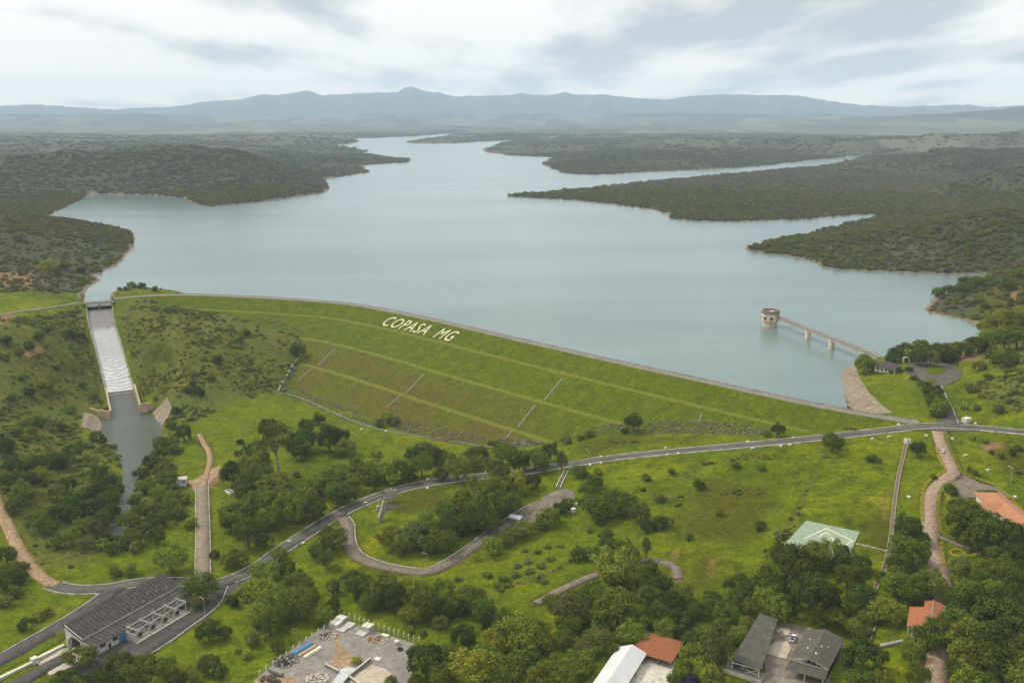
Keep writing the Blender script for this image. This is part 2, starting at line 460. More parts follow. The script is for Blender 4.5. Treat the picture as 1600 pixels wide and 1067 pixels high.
# ------------------------------------------------------------------ materials
class NT:
    def __init__(self, m): self.t = m.node_tree; self.n = self.t.nodes; self.l = self.t.links

    def add(self, typ, ins=None, **kw):
        n = self.n.new(typ)
        for k, v in kw.items(): setattr(n, k, v)
        for k, v in (ins or {}).items(): self.set(n.inputs[k], v)
        return n

    def set(self, sock, v):
        if isinstance(v, bpy.types.NodeSocket): self.l.new(v, sock)
        elif hasattr(sock, 'default_value'):
            if isinstance(v, (tuple, list)) and len(v) == 3 and len(sock.default_value) == 4: v = (*v, 1)
            sock.default_value = v

    def math(self, op, a, b=0.0, c=None, clamp=False):
        n = self.add('ShaderNodeMath', operation=op, use_clamp=clamp)
        self.set(n.inputs[0], a); self.set(n.inputs[1], b)
        if c is not None: self.set(n.inputs[2], c)
        return n.outputs[0]

    def noise(self, vec, scale, detail=3, rough=0.55, dist=0.0):
        n = self.add('ShaderNodeTexNoise', {'Vector': vec, 'Scale': scale, 'Detail': detail, 'Roughness': rough, 'Distortion': dist})
        return n.outputs[0]

    def ramp(self, f, stops):
        n = self.add('ShaderNodeValToRGB', {'Fac': f}); e = n.color_ramp.elements
        while len(e) < len(stops): e.new(0.5)
        for i, (p, c) in enumerate(stops):
            e[i].position = p
            c = (c, c, c) if isinstance(c, (int, float)) else c
            e[i].color = (*c, 1)
        return n.outputs[0]

    def mix(self, f, a, b, mode='MIX'):
        n = self.add('ShaderNodeMix', data_type='RGBA', blend_type=mode, clamp_factor=True)
        self.set(n.inputs[0], f); self.set(n.inputs[6], a); self.set(n.inputs[7], b)
        return n.outputs[2]

    def attr(self, name, geo=True):
        n = self.add('ShaderNodeAttribute'); n.attribute_name = name
        return n.outputs['Fac']

    def pos(self): return self.add('ShaderNodeNewGeometry').outputs['Position']

    def obj(self): return self.add('ShaderNodeTexCoord').outputs['Object']

    def scalev(self, v, s): return self.add('ShaderNodeVectorMath', {0: v, 1: s}, operation='MULTIPLY').outputs[0]


def material(name):
    m = bpy.data.materials.new(name); m.use_nodes = True
    nt = NT(m)
    return m, nt, m.node_tree.nodes['Principled BSDF']


def surf(name, c1, c2=None, scale=0.5, rough=0.8, bump=0.0, bscale=2.0, spec=0.3, metal=0.0, stains=None, space='obj', contrast=(0.35, 0.65)):
    m, nt, b = material(name)
    v = nt.obj() if space == 'obj' else nt.pos()
    c2 = c2 or tuple(x * 0.75 for x in c1)
    f = nt.noise(v, scale, 5, 0.6)
    col = nt.ramp(f, [(contrast[0], c2), (contrast[1], c1)])
    if stains:
        f2 = nt.noise(nt.scalev(v, (1.0, 1.0, 0.25)), scale * 2.3 + 0.1, 4, 0.65)
        col = nt.mix(nt.ramp(f2, [(0.52, 0.0), (0.7, 0.85)]), col, stains)
    if space == 'pos':
        col = nt.mix(0.55, col, nt.ramp(nt.noise(v, 0.55, 4, 0.7), [(0.3, 0.22), (0.7, 0.78)]), 'OVERLAY')
    nt.set(b.inputs['Base Color'], col)
    b.inputs['Roughness'].default_value = rough; b.inputs['Metallic'].default_value = metal
    b.inputs['Specular IOR Level'].default_value = spec
    if bump:
        bn = nt.add('ShaderNodeBump', {'Strength': bump, 'Distance': 0.3, 'Height': nt.noise(v, bscale, 4, 0.6)})
        nt.set(b.inputs['Normal'], bn.outputs[0])
    return m


M = {}
M['asphalt'] = surf('asphalt', (0.0612, 0.0518, 0.0461), (0.0360, 0.0302, 0.0274), 0.25, 0.9, 0.3, 3, space='pos', stains=(0.0936, 0.0756, 0.0612))
M['asphalt_grey'] = surf('asphalt_grey', (0.0871, 0.0786, 0.0628), (0.0549, 0.0503, 0.0404), 0.12, 0.9, 0.3, 3, space='pos', stains=(0.1128, 0.1000, 0.0764))
M['paving'] = surf('paving', (0.2550, 0.1784, 0.1174), (0.1836, 0.1274, 0.0868), 0.4, 0.9, 0.3, 2, space='pos', stains=(0.3876, 0.3060, 0.2244))
M['laneconc'] = surf('laneconc', (0.1468, 0.1214, 0.0883), (0.1014, 0.0846, 0.0648), 0.3, 0.9, 0.3, 2, space='pos', stains=(0.2307, 0.1693, 0.1104))
M['dirt'] = surf('dirt', (0.2739, 0.1805, 0.0948), (0.1855, 0.1187, 0.0632), 0.22, 0.95, 0.5, 1, space='pos', stains=(0.4152, 0.3040, 0.1805))
M['concrete'] = surf('concrete', (0.2465, 0.2253, 0.1913), (0.1530, 0.1403, 0.1190), 0.35, 0.9, 0.2, 3, stains=(0.1360, 0.1190, 0.0935))
M['yard'] = surf('yard', (0.2025, 0.1837, 0.1613), (0.1613, 0.1425, 0.1237), 0.14, 0.9, 0.2, 3, space='pos', stains=(0.2325, 0.1875, 0.1425))
M['kerb'] = surf('kerb', (0.3740, 0.3536, 0.3128), (0.1904, 0.1700, 0.1360), 0.25, 0.85, space='pos', contrast=(0.33, 0.55))
M['white'] = surf('white', (0.5880, 0.5775, 0.5023), (0.4410, 0.4200, 0.3574), 0.5, 0.7, stains=(0.4410, 0.3990, 0.3091))
M['whiteroof'] = surf('whiteroof', (0.5100, 0.5100, 0.5015), (0.4420, 0.4420, 0.4335), 0.15, 0.5)
M['terracotta'] = surf('terracotta', (0.3150, 0.1120, 0.0446), (0.2100, 0.0700, 0.0297), 0.9, 0.85, 0.4, 4, stains=(0.3500, 0.1680, 0.0774))
M['terracotta_pale'] = surf('terracotta_pale', (0.3448, 0.1591, 0.0743), (0.2785, 0.1193, 0.0530), 0.5, 0.85, 0.3, 3, stains=(0.3713, 0.1989, 0.1008))
M['roofdark'] = surf('roofdark', (0.0713, 0.0589, 0.0508), (0.0384, 0.0322, 0.0285), 0.35, 0.9, 0.3, 2, stains=(0.0992, 0.0868, 0.0775))
M['roofgrey'] = surf('roofgrey', (0.0831, 0.0745, 0.0594), (0.0565, 0.0499, 0.0396), 0.3, 0.9, 0.3, 2, stains=(0.1130, 0.1031, 0.0791))
M['glass'] = surf('glass', (0.03, 0.04, 0.05), (0.02, 0.025, 0.03), 1.0, 0.15, spec=0.5)
M['dark'] = surf('dark', (0.03, 0.028, 0.025), (0.02, 0.018, 0.016), 1.0, 0.8)
M['bluedoor'] = surf('bluedoor', (0.07, 0.25, 0.42), (0.05, 0.2, 0.36), 0.6, 0.6)
M['bluepipe'] = surf('bluepipe', (0.10, 0.27, 0.40), (0.08, 0.2, 0.32), 0.8, 0.5)
M['steel'] = surf('steel', (0.36, 0.34, 0.31), (0.22, 0.20, 0.18), 0.8, 0.6, metal=0.0, stains=(0.25, 0.17, 0.11))
M['tower'] = surf('tower', (0.68, 0.57, 0.43), (0.50, 0.39, 0.28), 0.22, 0.85, stains=(0.22, 0.17, 0.13))
M['towertop'] = surf('towertop', (0.24, 0.20, 0.17), (0.15, 0.12, 0.10), 0.5, 0.9, stains=(0.36, 0.29, 0.22))
M['rust'] = surf('rust', (0.33, 0.15, 0.055), (0.22, 0.10, 0.04), 0.6, 0.9)
M['lane'] = surf('lane', (0.2054, 0.1662, 0.1092), (0.1442, 0.1140, 0.0741), 0.3, 0.9, 0.3, 2, space='pos', stains=(0.2360, 0.1900, 0.1235))
M['rubber'] = surf('rubber', (0.02, 0.02, 0.02), (0.013, 0.013, 0.013), 2, 0.8)
M['carwhite'] = surf('carwhite', (0.72, 0.72, 0.72), (0.68, 0.68, 0.68), 1, 0.25, spec=0.5)
M['carsilver'] = surf('carsilver', (0.62, 0.63, 0.65), (0.56, 0.57, 0.59), 1, 0.3, spec=0.5)
M['timber'] = surf('timber', (0.42, 0.31, 0.19), (0.27, 0.19, 0.12), 1.2, 0.85)
M['sand'] = surf('sand', (0.42, 0.36, 0.27), (0.30, 0.25, 0.18), 0.4, 0.95, 0.5, 2)
M['court'] = surf('court', (0.2328, 0.2852, 0.1957), (0.1639, 0.2162, 0.1428), 0.3, 0.85, stains=(0.3386, 0.3496, 0.2857))
M['paint'] = surf('paint', (0.72, 0.68, 0.5), (0.58, 0.54, 0.38), 0.6, 0.8)
M['letters'] = surf('letters', (0.5504, 0.5298, 0.3293), (0.4266, 0.3922, 0.2227), 0.35, 0.85)
M['riprap'] = surf('riprap', (0.26, 0.21, 0.17), (0.12, 0.10, 0.085), 0.55, 0.95, 0.8, 0.8, space='pos')
M['gravelbank'] = surf('gravelbank', (0.2095, 0.1640, 0.1102), (0.1397, 0.1080, 0.0722), 0.25, 0.95, 0.7, 0.8, space='pos', stains=(0.3259, 0.2880, 0.2128))
M['rock'] = surf('rock', (0.1646, 0.1318, 0.0892), (0.0748, 0.0612, 0.0425), 0.4, 0.95, 0.5, 1.5, space='pos')
M['crestroad'] = surf('crestroad', (0.1870, 0.1700, 0.1360), (0.1318, 0.1190, 0.0935), 0.15, 0.9, space='pos')
M['bark'] = surf('bark', (0.12, 0.09, 0.065), (0.06, 0.045, 0.032), 2.0, 0.95)
M['barkpale'] = surf('barkpale', (0.38, 0.34, 0.28), (0.24, 0.2, 0.16), 2.0, 0.9)
M['poster'] = surf('poster', (0.62, 0.58, 0.45), (0.5, 0.46, 0.35), 1.0, 0.8)


def leafmat(name, dark, light, sat=1.0, transl=0.25, patch=None, vv=0.75):
    m, nt, b = material(name)
    out = nt.n['Material Output']
    rnd = nt.add('ShaderNodeObjectInfo').outputs['Random']
    t = nt.attr('tint')
    f = nt.math('ADD', nt.math('MULTIPLY', t, 0.75), nt.math('MULTIPLY', rnd, 0.35), clamp=True)
    col = nt.mix(f, dark, light)
    if patch:
        pn = nt.noise(nt.pos(), 0.0045, 5, 0.62)
        col = nt.mix(nt.ramp(pn, [(0.46, 0.0), (0.60, 0.9)]), col, nt.mix(f, patch, tuple(q * 2.0 for q in patch)))
    hs = nt.add('ShaderNodeHueSaturation', {'Hue': nt.math('ADD', 0.480, nt.math('MULTIPLY', nt.math('FRACT', nt.math('MULTIPLY', rnd, 7.31)), 0.04)), 'Saturation': sat,
                                            'Value': nt.math('ADD', 1.05 - vv / 2, nt.math('MULTIPLY', nt.math('FRACT', nt.math('MULTIPLY', rnd, 13.7)), vv)), 'Color': col})
    col = hs.outputs[0]
    nt.set(b.inputs['Base Color'], col)
    b.inputs['Roughness'].default_value = 0.8; b.inputs['Specular IOR Level'].default_value = 0.06
    tr = nt.add('ShaderNodeBsdfTranslucent', {'Color': col})
    mx = nt.add('ShaderNodeMixShader', {0: transl, 1: b.outputs[0], 2: tr.outputs[0]})
    nt.l.new(mx.outputs[0], out.inputs['Surface'])
    return m


M['leaf_dark'] = leafmat('leaf_dark', (0.0347, 0.0531, 0.0062), (0.1022, 0.1308, 0.0143))
M['leaf_mid'] = leafmat('leaf_mid', (0.0570, 0.0830, 0.0072), (0.1780, 0.2089, 0.0215))
M['leaf_yellow'] = leafmat('leaf_yellow', (0.0823, 0.1009, 0.0062), (0.2471, 0.2574, 0.0257))
M['leaf_bright'] = leafmat('leaf_bright', (0.13, 0.16, 0.012), (0.30, 0.31, 0.03))
M['leaf_olive'] = leafmat('leaf_olive', (0.0688, 0.0774, 0.0155), (0.1333, 0.1419, 0.0344))
M['leaf_wood'] = leafmat('leaf_wood', (0.06, 0.07, 0.012), (0.145, 0.148, 0.03), patch=(0.085, 0.070, 0.030), vv=0.35)
M['leaf_hazed'] = leafmat('leaf_hazed', (0.075, 0.078, 0.034), (0.150, 0.148, 0.070), patch=(0.095, 0.082, 0.045), vv=0.25)  # paler version of the wood leaves, distance haze put into the colour
M['leaf_pale'] = leafmat('leaf_pale', (0.075, 0.090, 0.020), (0.155, 0.175, 0.045), vv=0.3)
M['leaf_scrub'] = leafmat('leaf_scrub', (0.066, 0.078, 0.01), (0.155, 0.16, 0.028))
M['leaf_purple'] = leafmat('leaf_purple', (0.035, 0.025, 0.06), (0.09, 0.06, 0.16))
M['hedge'] = leafmat('hedge', (0.20, 0.19, 0.015), (0.42, 0.38, 0.04))


def ground_material():
    m, nt, b = material('ground')
    p = nt.pos()
    lush, scrub, earth, dry, wood = (nt.attr(k) for k in ('lush', 'scrub', 'earth', 'dry', 'wood'))
    nA = nt.noise(p, 0.022, 4, 0.6); nB = nt.noise(p, 0.11, 4, 0.65); nC = nt.noise(p, 0.7, 3, 0.7)
    mead = nt.ramp(nA, [(0.36, (0.0643, 0.0878, 0.0008)), (0.52, (0.0965, 0.1188, 0.0009)), (0.68, (0.1386, 0.1445, 0.0017))])
    mead = nt.mix(nt.ramp(nB, [(0.44, 0.0), (0.66, 0.8)]), mead, (0.0352, 0.0504, 0.0034))
    lsh = nt.ramp(nB, [(0.34, (0.0545, 0.0767, 0.0010)), (0.62, (0.0966, 0.1178, 0.0017))])
    lsh = nt.mix(nt.ramp(nA, [(0.5, 0.0), (0.7, 0.5)]), lsh, (0.1161, 0.1201, 0.0070))
    c = nt.mix(lush, mead, lsh)
    scr = nt.ramp(nB, [(0.32, (0.0493, 0.0591, 0.0070)), (0.5, (0.0769, 0.0835, 0.0106)), (0.68, (0.1035, 0.0917, 0.0164))])
    scr = nt.mix(nt.ramp(nA, [(0.46, 0.0), (0.66, 0.75)]), scr, (0.0690, 0.0885, 0.0150))
    c = nt.mix(scrub, c, scr)
    c = nt.mix(dry, c, nt.ramp(nB, [(0.35, (0.0433, 0.0428, 0.0030)), (0.65, (0.0572, 0.0514, 0.0043))]))
    c = nt.mix(earth, c, nt.ramp(nB, [(0.35, (0.1700, 0.0850, 0.0425)), (0.65, (0.2210, 0.1275, 0.0680))]))
    # far woodland floor, then distant fields whose pale tone also stands in for haze
    big = nt.noise(p, 0.0035, 5, 0.6)
    wd = nt.ramp(big, [(0.35, (0.0379, 0.0431, 0.0190)), (0.55, (0.0517, 0.0535, 0.0251)), (0.7, (0.0707, 0.0638, 0.0345))])
    c = nt.mix(wood, c, wd)
    fld = nt.attr('field_haze')
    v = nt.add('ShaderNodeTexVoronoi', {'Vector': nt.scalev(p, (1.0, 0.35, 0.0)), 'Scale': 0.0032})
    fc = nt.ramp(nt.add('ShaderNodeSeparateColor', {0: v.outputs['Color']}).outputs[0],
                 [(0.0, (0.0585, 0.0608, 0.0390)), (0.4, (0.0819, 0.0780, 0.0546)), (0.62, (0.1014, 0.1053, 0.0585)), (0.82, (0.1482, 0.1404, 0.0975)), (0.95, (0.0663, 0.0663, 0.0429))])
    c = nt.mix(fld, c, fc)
    c = nt.mix(nt.attr('shore'), c, nt.ramp(nB, [(0.4, (0.13, 0.095, 0.06)), (0.6, (0.20, 0.15, 0.10))]))
    c = nt.mix(0.6, c, nt.ramp(nC, [(0.3, 0.2), (0.7, 0.8)]), 'OVERLAY')
    c = nt.mix(0.5, c, nt.ramp(nt.noise(p, 0.3, 3, 0.7), [(0.3, 0.25), (0.7, 0.75)]), 'OVERLAY')
    nt.set(b.inputs['Base Color'], c)
    b.inputs['Roughness'].default_value = 0.95; b.inputs['Specular IOR Level'].default_value = 0.05
    h = nt.math('ADD', nt.math('MULTIPLY', nB, 0.8), nt.math('MULTIPLY', nC, 0.35))
    bn = nt.add('ShaderNodeBump', {'Strength': 0.55, 'Distance': 1.6, 'Height': h})
    nt.set(b.inputs['Normal'], bn.outputs[0])
    return m


def dam_material():
    m, nt, b = material('dam_grass')
    p = nt.pos()
    nA = nt.noise(p, 0.02, 4, 0.6); nB = nt.noise(p, 0.12, 4, 0.65); nC = nt.noise(p, 0.8, 3, 0.7)
    g = nt.ramp(nB, [(0.33, (0.0507, 0.0715, 0.0013)), (0.66, (0.0810, 0.0961, 0.0022))])
    br = nt.ramp(nB, [(0.35, (0.0638, 0.0638, 0.0072)), (0.65, (0.0864, 0.0678, 0.0123))])
    f = nt.math('MULTIPLY', nt.attr('dry'), nt.ramp(nA, [(0.30, 0.15), (0.6, 1.0)]))
    c = nt.mix(f, g, br)
    c = nt.mix(nt.math('MULTIPLY', nt.attr('berm'), 0.85), c, (0.1121, 0.1243, 0.0142))
    c = nt.mix(0.55, c, nt.ramp(nC, [(0.3, 0.2), (0.7, 0.8)]), 'OVERLAY')
    c = nt.mix(0.45, c, nt.ramp(nt.noise(nt.scalev(p, (1.0, 1.0, 0.4)), 0.33, 3, 0.7), [(0.3, 0.25), (0.7, 0.75)]), 'OVERLAY')
    nt.set(b.inputs['Base Color'], c)
    b.inputs['Roughness'].default_value = 0.95; b.inputs['Specular IOR Level'].default_value = 0.08
    bn = nt.add('ShaderNodeBump', {'Strength': 0.4, 'Distance': 1.0, 'Height': nt.math('ADD', nB, nt.math('MULTIPLY', nC, 0.4))})
    nt.set(b.inputs['Normal'], bn.outputs[0])
    return m


def water_material(name, base, rough, s1, bumpd, river=False):
    m, nt, b = material(name)
    p = nt.pos()
    big = nt.noise(nt.scalev(p, (0.22, 1.0, 1.0)), 0.007, 5, 0.6, 0.6)
    c = nt.mix(nt.ramp(big, [(0.35, 0.0), (0.7, 1.0)]), base, tuple(x * 1.45 for x in base))
    nt.set(b.inputs['Base Color'], c)
    b.inputs['IOR'].default_value = 1.33
    if river:
        b.inputs['Roughness'].default_value = rough
        w = nt.add('ShaderNodeTexWave', {'Vector': p, 'Scale': 0.085, 'Distortion': 3.0, 'Detail': 2.0, 'Detail Scale': 0.6}, wave_type='BANDS', bands_direction='Y')
        h = nt.math('ADD', nt.math('MULTIPLY', w.outputs['Fac'], 0.55), nt.noise(nt.scalev(p, (0.5, 1.4, 1.0)), 0.7, 3, 0.6))
    else:
        nt.set(b.inputs['Roughness'], nt.ramp(nt.noise(nt.scalev(p, (0.3, 1.0, 1.0)), 0.004, 3, 0.6), [(0.35, rough * 0.8), (0.7, rough * 1.5)]))
        h = nt.math('ADD', nt.noise(nt.scalev(p, (0.6, 1.2, 1.0)), s1, 4, 0.6), nt.math('MULTIPLY', nt.noise(p, s1 * 5, 2, 0.5), 0.3))
    bn = nt.add('ShaderNodeBump', {'Strength': 0.5, 'Distance': bumpd, 'Height': h})
    nt.set(b.inputs['Normal'], bn.outputs[0])
    return m


M['ground'] = ground_material()
M['damgrass'] = dam_material()
M['lake'] = water_material('lake_water', (0.100, 0.142, 0.132), 0.12, 0.22, 0.35)
M['river'] = water_material('river_water', (0.050, 0.058, 0.044), 0.16, 0.5, 1.2, river=True)

# ------------------------------------------------------------------ sky, sun, haze
SUN_EL, SUN_AZ = math.radians(47), math.radians(-62)      # azimuth from +Y towards +X; the sun stands left of the view
w = bpy.data.worlds.new('World'); SC.world = w; w.use_nodes = True
nt = NT(w); nt.n.clear()
sky = nt.add('ShaderNodeTexSky'); sky.sky_type = 'NISHITA'; sky.sun_disc = False
sky.sun_elevation = SUN_EL; sky.sun_rotation = SUN_AZ; sky.altitude = 800; sky.air_density = 1.0; sky.dust_density = 2.0
dirv = nt.add('ShaderNodeTexCoord').outputs['Generated']
sep = nt.add('ShaderNodeSeparateXYZ', {0: dirv})
zz = nt.math('ADD', nt.math('MAXIMUM', sep.outputs[2], 0.0), 0.10)
cx = nt.math('DIVIDE', sep.outputs[0], zz); cy = nt.math('DIVIDE', sep.outputs[1], zz)
cv = nt.add('ShaderNodeCombineXYZ', {0: cx, 1: cy, 2: 3.7}).outputs[0]
n1 = nt.noise(nt.scalev(cv, (1.0, 0.42, 1.0)), 1.25, 7, 0.58, 0.0)
n2 = nt.noise(nt.scalev(cv, (1.0, 0.45, 1.0)), 0.5, 3, 0.5, 0.2)
wv = nt.add('ShaderNodeVectorMath', {0: nt.scalev(cv, (1.0, 0.42, 1.0)), 1: nt.scalev(nt.add('ShaderNodeTexNoise', {'Vector': nt.scalev(cv, (1.0, 0.42, 1.0)), 'Scale': 2.2, 'Detail': 4.0}).outputs[1], (0.55, 0.55, 0.0))}, operation='ADD').outputs[0]
vo = nt.add('ShaderNodeTexVoronoi', {'Vector': wv, 'Scale': 1.5, 'Smoothness': 0.6}, feature='SMOOTH_F1').outputs['Distance']
cl = nt.math('ADD', nt.math('ADD', nt.math('MULTIPLY', n1, 0.48), nt.math('MULTIPLY', n2, 0.22)), nt.math('MULTIPLY', nt.math('SUBTRACT', 0.95, vo), 0.30))
el = sep.outputs[2]
cl = nt.math('ADD', nt.math('MULTIPLY', nt.math('SUBTRACT', cl, 0.5), 3.0), 0.485)
# thicker grey cloud higher up and to the right, a bright band low down and to the left
cl = nt.math('ADD', cl, nt.math('MULTIPLY', sep.outputs[0], 0.16))
cl = nt.math('ADD', cl, nt.math('MULTIPLY', nt.math('MINIMUM', nt.math('MAXIMUM', nt.math('SUBTRACT', el, 0.05), 0.0), 0.12), 1.5))
ccol = nt.ramp(cl, [(0.34, (1.04, 1.02, 0.99)), (0.47, (0.90, 0.895, 0.88)), (0.57, (0.74, 0.745, 0.745)), (0.74, (0.49, 0.52, 0.555))])
glow = nt.ramp(nt.math('MULTIPLY', nt.math('MAXIMUM', el, 0.0), 4.0), [(0.0, (1.0, 0.82, 0.60)), (0.10, (0.88, 0.77, 0.63)), (0.24, (0.68, 0.65, 0.61)), (0.45, (0.66, 0.645, 0.625)), (1.0, (0.56, 0.55, 0.53))])
ovc = nt.math('ADD', 1.76, nt.math('MULTIPLY', nt.math('MAXIMUM', nt.math('SUBTRACT', el, 0.16), 0.0), 4.0))
ccol = nt.mix(1.0, ccol, glow, 'MULTIPLY')
bg2 = nt.add('ShaderNodeBackground', {0: ccol, 1: ovc})
bg1 = nt.add('ShaderNodeBackground', {0: sky.outputs[0], 1: 0.10})
mx = nt.add('ShaderNodeMixShader', {0: 0.9, 1: bg1.outputs[0], 2: bg2.outputs[0]})
wo = nt.add('ShaderNodeOutputWorld'); nt.l.new(mx.outputs[0], wo.inputs['Surface'])

sl = bpy.data.lights.new('sun', 'SUN'); sl.energy = 3.2; sl.angle = math.radians(10); sl.color = (1.0, 0.93, 0.80)
so = bpy.data.objects.new('sun', sl); COL.objects.link(so)
sd_ = Vector((math.sin(SUN_AZ) * math.cos(SUN_EL), math.cos(SUN_AZ) * math.cos(SUN_EL), math.sin(SUN_EL)))
so.rotation_euler = sd_.to_track_quat('Z', 'Y').to_euler(); so.location = (-300, 200, 500)

SC.view_settings.view_transform = 'Standard'; SC.view_settings.look = 'None'
SC.view_settings.exposure = 0.0; SC.view_settings.gamma = 1.0
SC.cycles.max_bounces = 6; SC.cycles.diffuse_bounces = 2; SC.cycles.glossy_bounces = 3; SC.cycles.transmission_bounces = 2; SC.cycles.volume_bounces = 2
SC.cycles.use_denoising = True

hm = bpy.data.materials.new('haze'); hm.use_nodes = True
hn = NT(hm); hn.n.clear()
pv = hn.add('ShaderNodeVolumePrincipled', {'Color': (0.62, 0.80, 1.0), 'Density': 4.6e-5, 'Anisotropy': 0.0})
ho = hn.add('ShaderNodeOutputMaterial'); hn.l.new(pv.outputs[0], ho.inputs['Volume'])
hz = MB().box((0, 13500, 560), (60000, 36000, 1180)).build('haze', hm)
tag(hz, 'pale blue haze over the reservoir and the distant mountains', kind='stuff')

# ------------------------------------------------------------------ roads (pixel centre lines on the ground), levelled into the height grid
ROADS = []      # (name, world polyline, width, material, kerbs, label)


def road(name, px, width, mat, label, kerb='', lift=0.10, flat=3.0, smooth=8):
    P = hit([p[0] for p in px], [p[1] for p in px], 0, HG)
    Q = spline(P, 3.0)
    for _ in range(smooth):
        Q[1:-1, 2] = 0.25 * Q[:-2, 2] + 0.5 * Q[1:-1, 2] + 0.25 * Q[2:, 2]
    ROADS.append([name, Q, width, mat, kerb, label, lift, flat])


MAIN_PX = [(1640, 679), (1560, 671.5), (1505, 667), (1460, 665), (1420, 668), (1340, 677.5), (1240, 688), (1140, 697.5), (1040, 706.5), (960, 715), (890, 725.5), (830, 735), (780, 741.5), (720, 747.5), (660, 756.5), (610, 769), (560, 788), (520, 808), (480, 833), (440, 859), (405, 884), (370, 902), (330, 913), (280, 909), (220, 910), (165, 919), (115, 921), (78, 913)]
road('main_road', MAIN_PX, 8.0, 'asphalt_grey', 'asphalt main road with white kerbs winding from the dam crest to the power house', 'LR')
road('dirt_road', [(86, 914), (60, 898), (38, 872), (20, 838), (2, 800), (-30, 740), (-80, 690)], 6.0, 'dirt', 'red dirt road curving up the left edge')
road('lower_road', [(345, 912), (328, 945), (288, 975), (250, 1002), (205, 1028), (150, 1052), (90, 1082)], 7.0, 'asphalt', 'dark asphalt road passing in front of the power house', 'L')
road('side_road', [(182, 918), (150, 943), (105, 972), (60, 998), (10, 1026), (-60, 1064)], 8.5, 'asphalt', 'dark asphalt yard road left of the power house', 'R')
road('gate_road', [(112, 1022), (80, 1038), (30, 1066), (-20, 1092)], 7.0, 'asphalt', 'short asphalt road below the white boundary wall', '')
road('lane', [(317, 908), (317, 880), (317, 830), (316, 785), (316, 752)], 6.6, 'lane', 'worn concrete lane leading up to the white kiosk', 'LR')
road('dirt_path', [(318, 760), (324, 738), (328, 720), (326, 705), (318, 692), (311, 678)], 3.2, 'dirt', 'narrow dirt track climbing the grassy knoll')
road('loop_road', [(535, 808), (543, 820), (545, 845), (556, 866), (590, 882), (640, 892), (672, 892), (705, 877), (745, 850), (790, 818), (830, 794), (862, 779), (878, 772)], 6.5, 'laneconc', 'brown paved loop road ending in a turning place', 'L')
road('garden_path', [(838, 942), (880, 920), (925, 900), (962, 888), (1000, 877), (1035, 876), (1056, 886), (1060, 904)], 4.2, 'laneconc', 'pale curved path half hidden by trees', '')
road('driveway', [(1467, 674), (1472, 690), (1480, 712), (1489, 735), (1474, 752), (1458, 772), (1453, 800), (1455, 830), (1460, 862), (1467, 895), (1474, 930), (1474, 975), (1468, 1010), (1464, 1040), (1461, 1080), (1458, 1110)], 7.2, 'paving', 'brown paved driveway lined with yellow-green hedges', '')
road('house_path', [(1470, 838), (1500, 851), (1540, 862), (1575, 868)], 2.6, 'laneconc', 'narrow stone path crossing the garden lawn')
road('tower_road', [(1488, 664), (1481, 644), (1474, 628), (1466, 612), (1462, 602)], 6.0, 'asphalt_grey', 'asphalt road rising to the turning circle', 'R')
road('crest_track', [(-60, 503), (10, 490), (60, 483), (100, 477), (125, 473)], 5.0, 'crestroad', 'pale track running left from the spillway bridge', '')

DITCH = [hit([p[0] for p in q], [p[1] for p in q], 0, HG) for q in ([(1205, 711), (1150, 717), (1100, 725), (1070, 750), (1040, 776)], [(1292, 705), (1275, 735), (1258, 770), (1240, 810), (1228, 840)], [(878, 925), (930, 892), (975, 858), (1000, 835), (1045, 815)],
         [(1040, 776), (1110, 771), (1190, 768)], [(690, 912), (760, 925), (830, 905), (890, 880), (930, 858)], [(890, 700), (945, 690), (1000, 690)], [(1320, 668), (1390, 690), (1335, 690)][:2])]
for q in DITCH:
    dq = line_dist(q[:, :2], GXX, GYY)[0]; HG -= 0.7 * np.exp(-(dq / 1.5) ** 2)
for nme, Q, wd, *_r in ROADS:
    fl = _r[-1]
    R = np.hypot(*(GXX - Q[:, 0].mean(), GYY - Q[:, 1].mean()))
    rad = np.max(np.hypot(Q[:, 0] - Q[:, 0].mean(), Q[:, 1] - Q[:, 1].mean())) + 20
    mk = R < rad
    d, st, off, ip = line_dist(Q[:, :2], GXX[mk], GYY[mk])
    zr = np.interp(ip, np.arange(len(Q)), Q[:, 2])
    w_ = 1 - sstep(wd / 2 + 0.8, wd / 2 + 0.8 + fl + 2.5, d)
    HG[mk] = HG[mk] * (1 - w_) + (zr - 0.22) * w_


def level(px, dz=0.0, feather=6.0, z=None):
    """level a building platform (photo pixels of its outline); returns outline and height"""
    P = hit([p[0] for p in px], [p[1] for p in px], 0, HG)
    zz_ = float(np.mean(P[:, 2])) + dz if z is None else z
    P = PZ([p[0] for p in px], [p[1] for p in px], zz_)
    s = poly_sd(P[:, :2], GXX, GYY)
    w_ = 1 - sstep(0.5, feather, s)
    HG[:] = HG * (1 - w_) + (zz_ - 0.2) * w_
    return P, zz_


PLATES = {}
PLATES['power'] = level([(95, 985), (135, 1012), (150, 1022), (300, 940), (292, 918), (250, 893)], z=-8.0)
PLATES['yard'] = level([(395, 1062), (524, 968), (645, 1003), (640, 1080), (520, 1100)], z=-4.5)
PLATES['ware'] = level([(915, 1075), (985, 985), (1075, 1000), (1045, 1090)], z=5.5)
PLATES['shed'] = level([(1125, 1045), (1180, 968), (1330, 990), (1320, 1060), (1210, 1110)], z=13.5)
PLATES['court'] = level([(1262, 812), (1345, 830), (1318, 880), (1225, 852)])
PLATES['house'] = level([(1505, 748), (1548, 756), (1640, 830), (1600, 860), (1540, 820), (1500, 790)])
PLATES['circle'] = level([(1415, 572), (1440, 564), (1480, 568), (1505, 580), (1495, 600), (1462, 606), (1432, 598)], z=41.0)
PLATES['turn'] = level([(850, 775), (880, 763), (900, 772), (890, 790), (860, 800)])
SG = np.maximum(HG, DAMG)

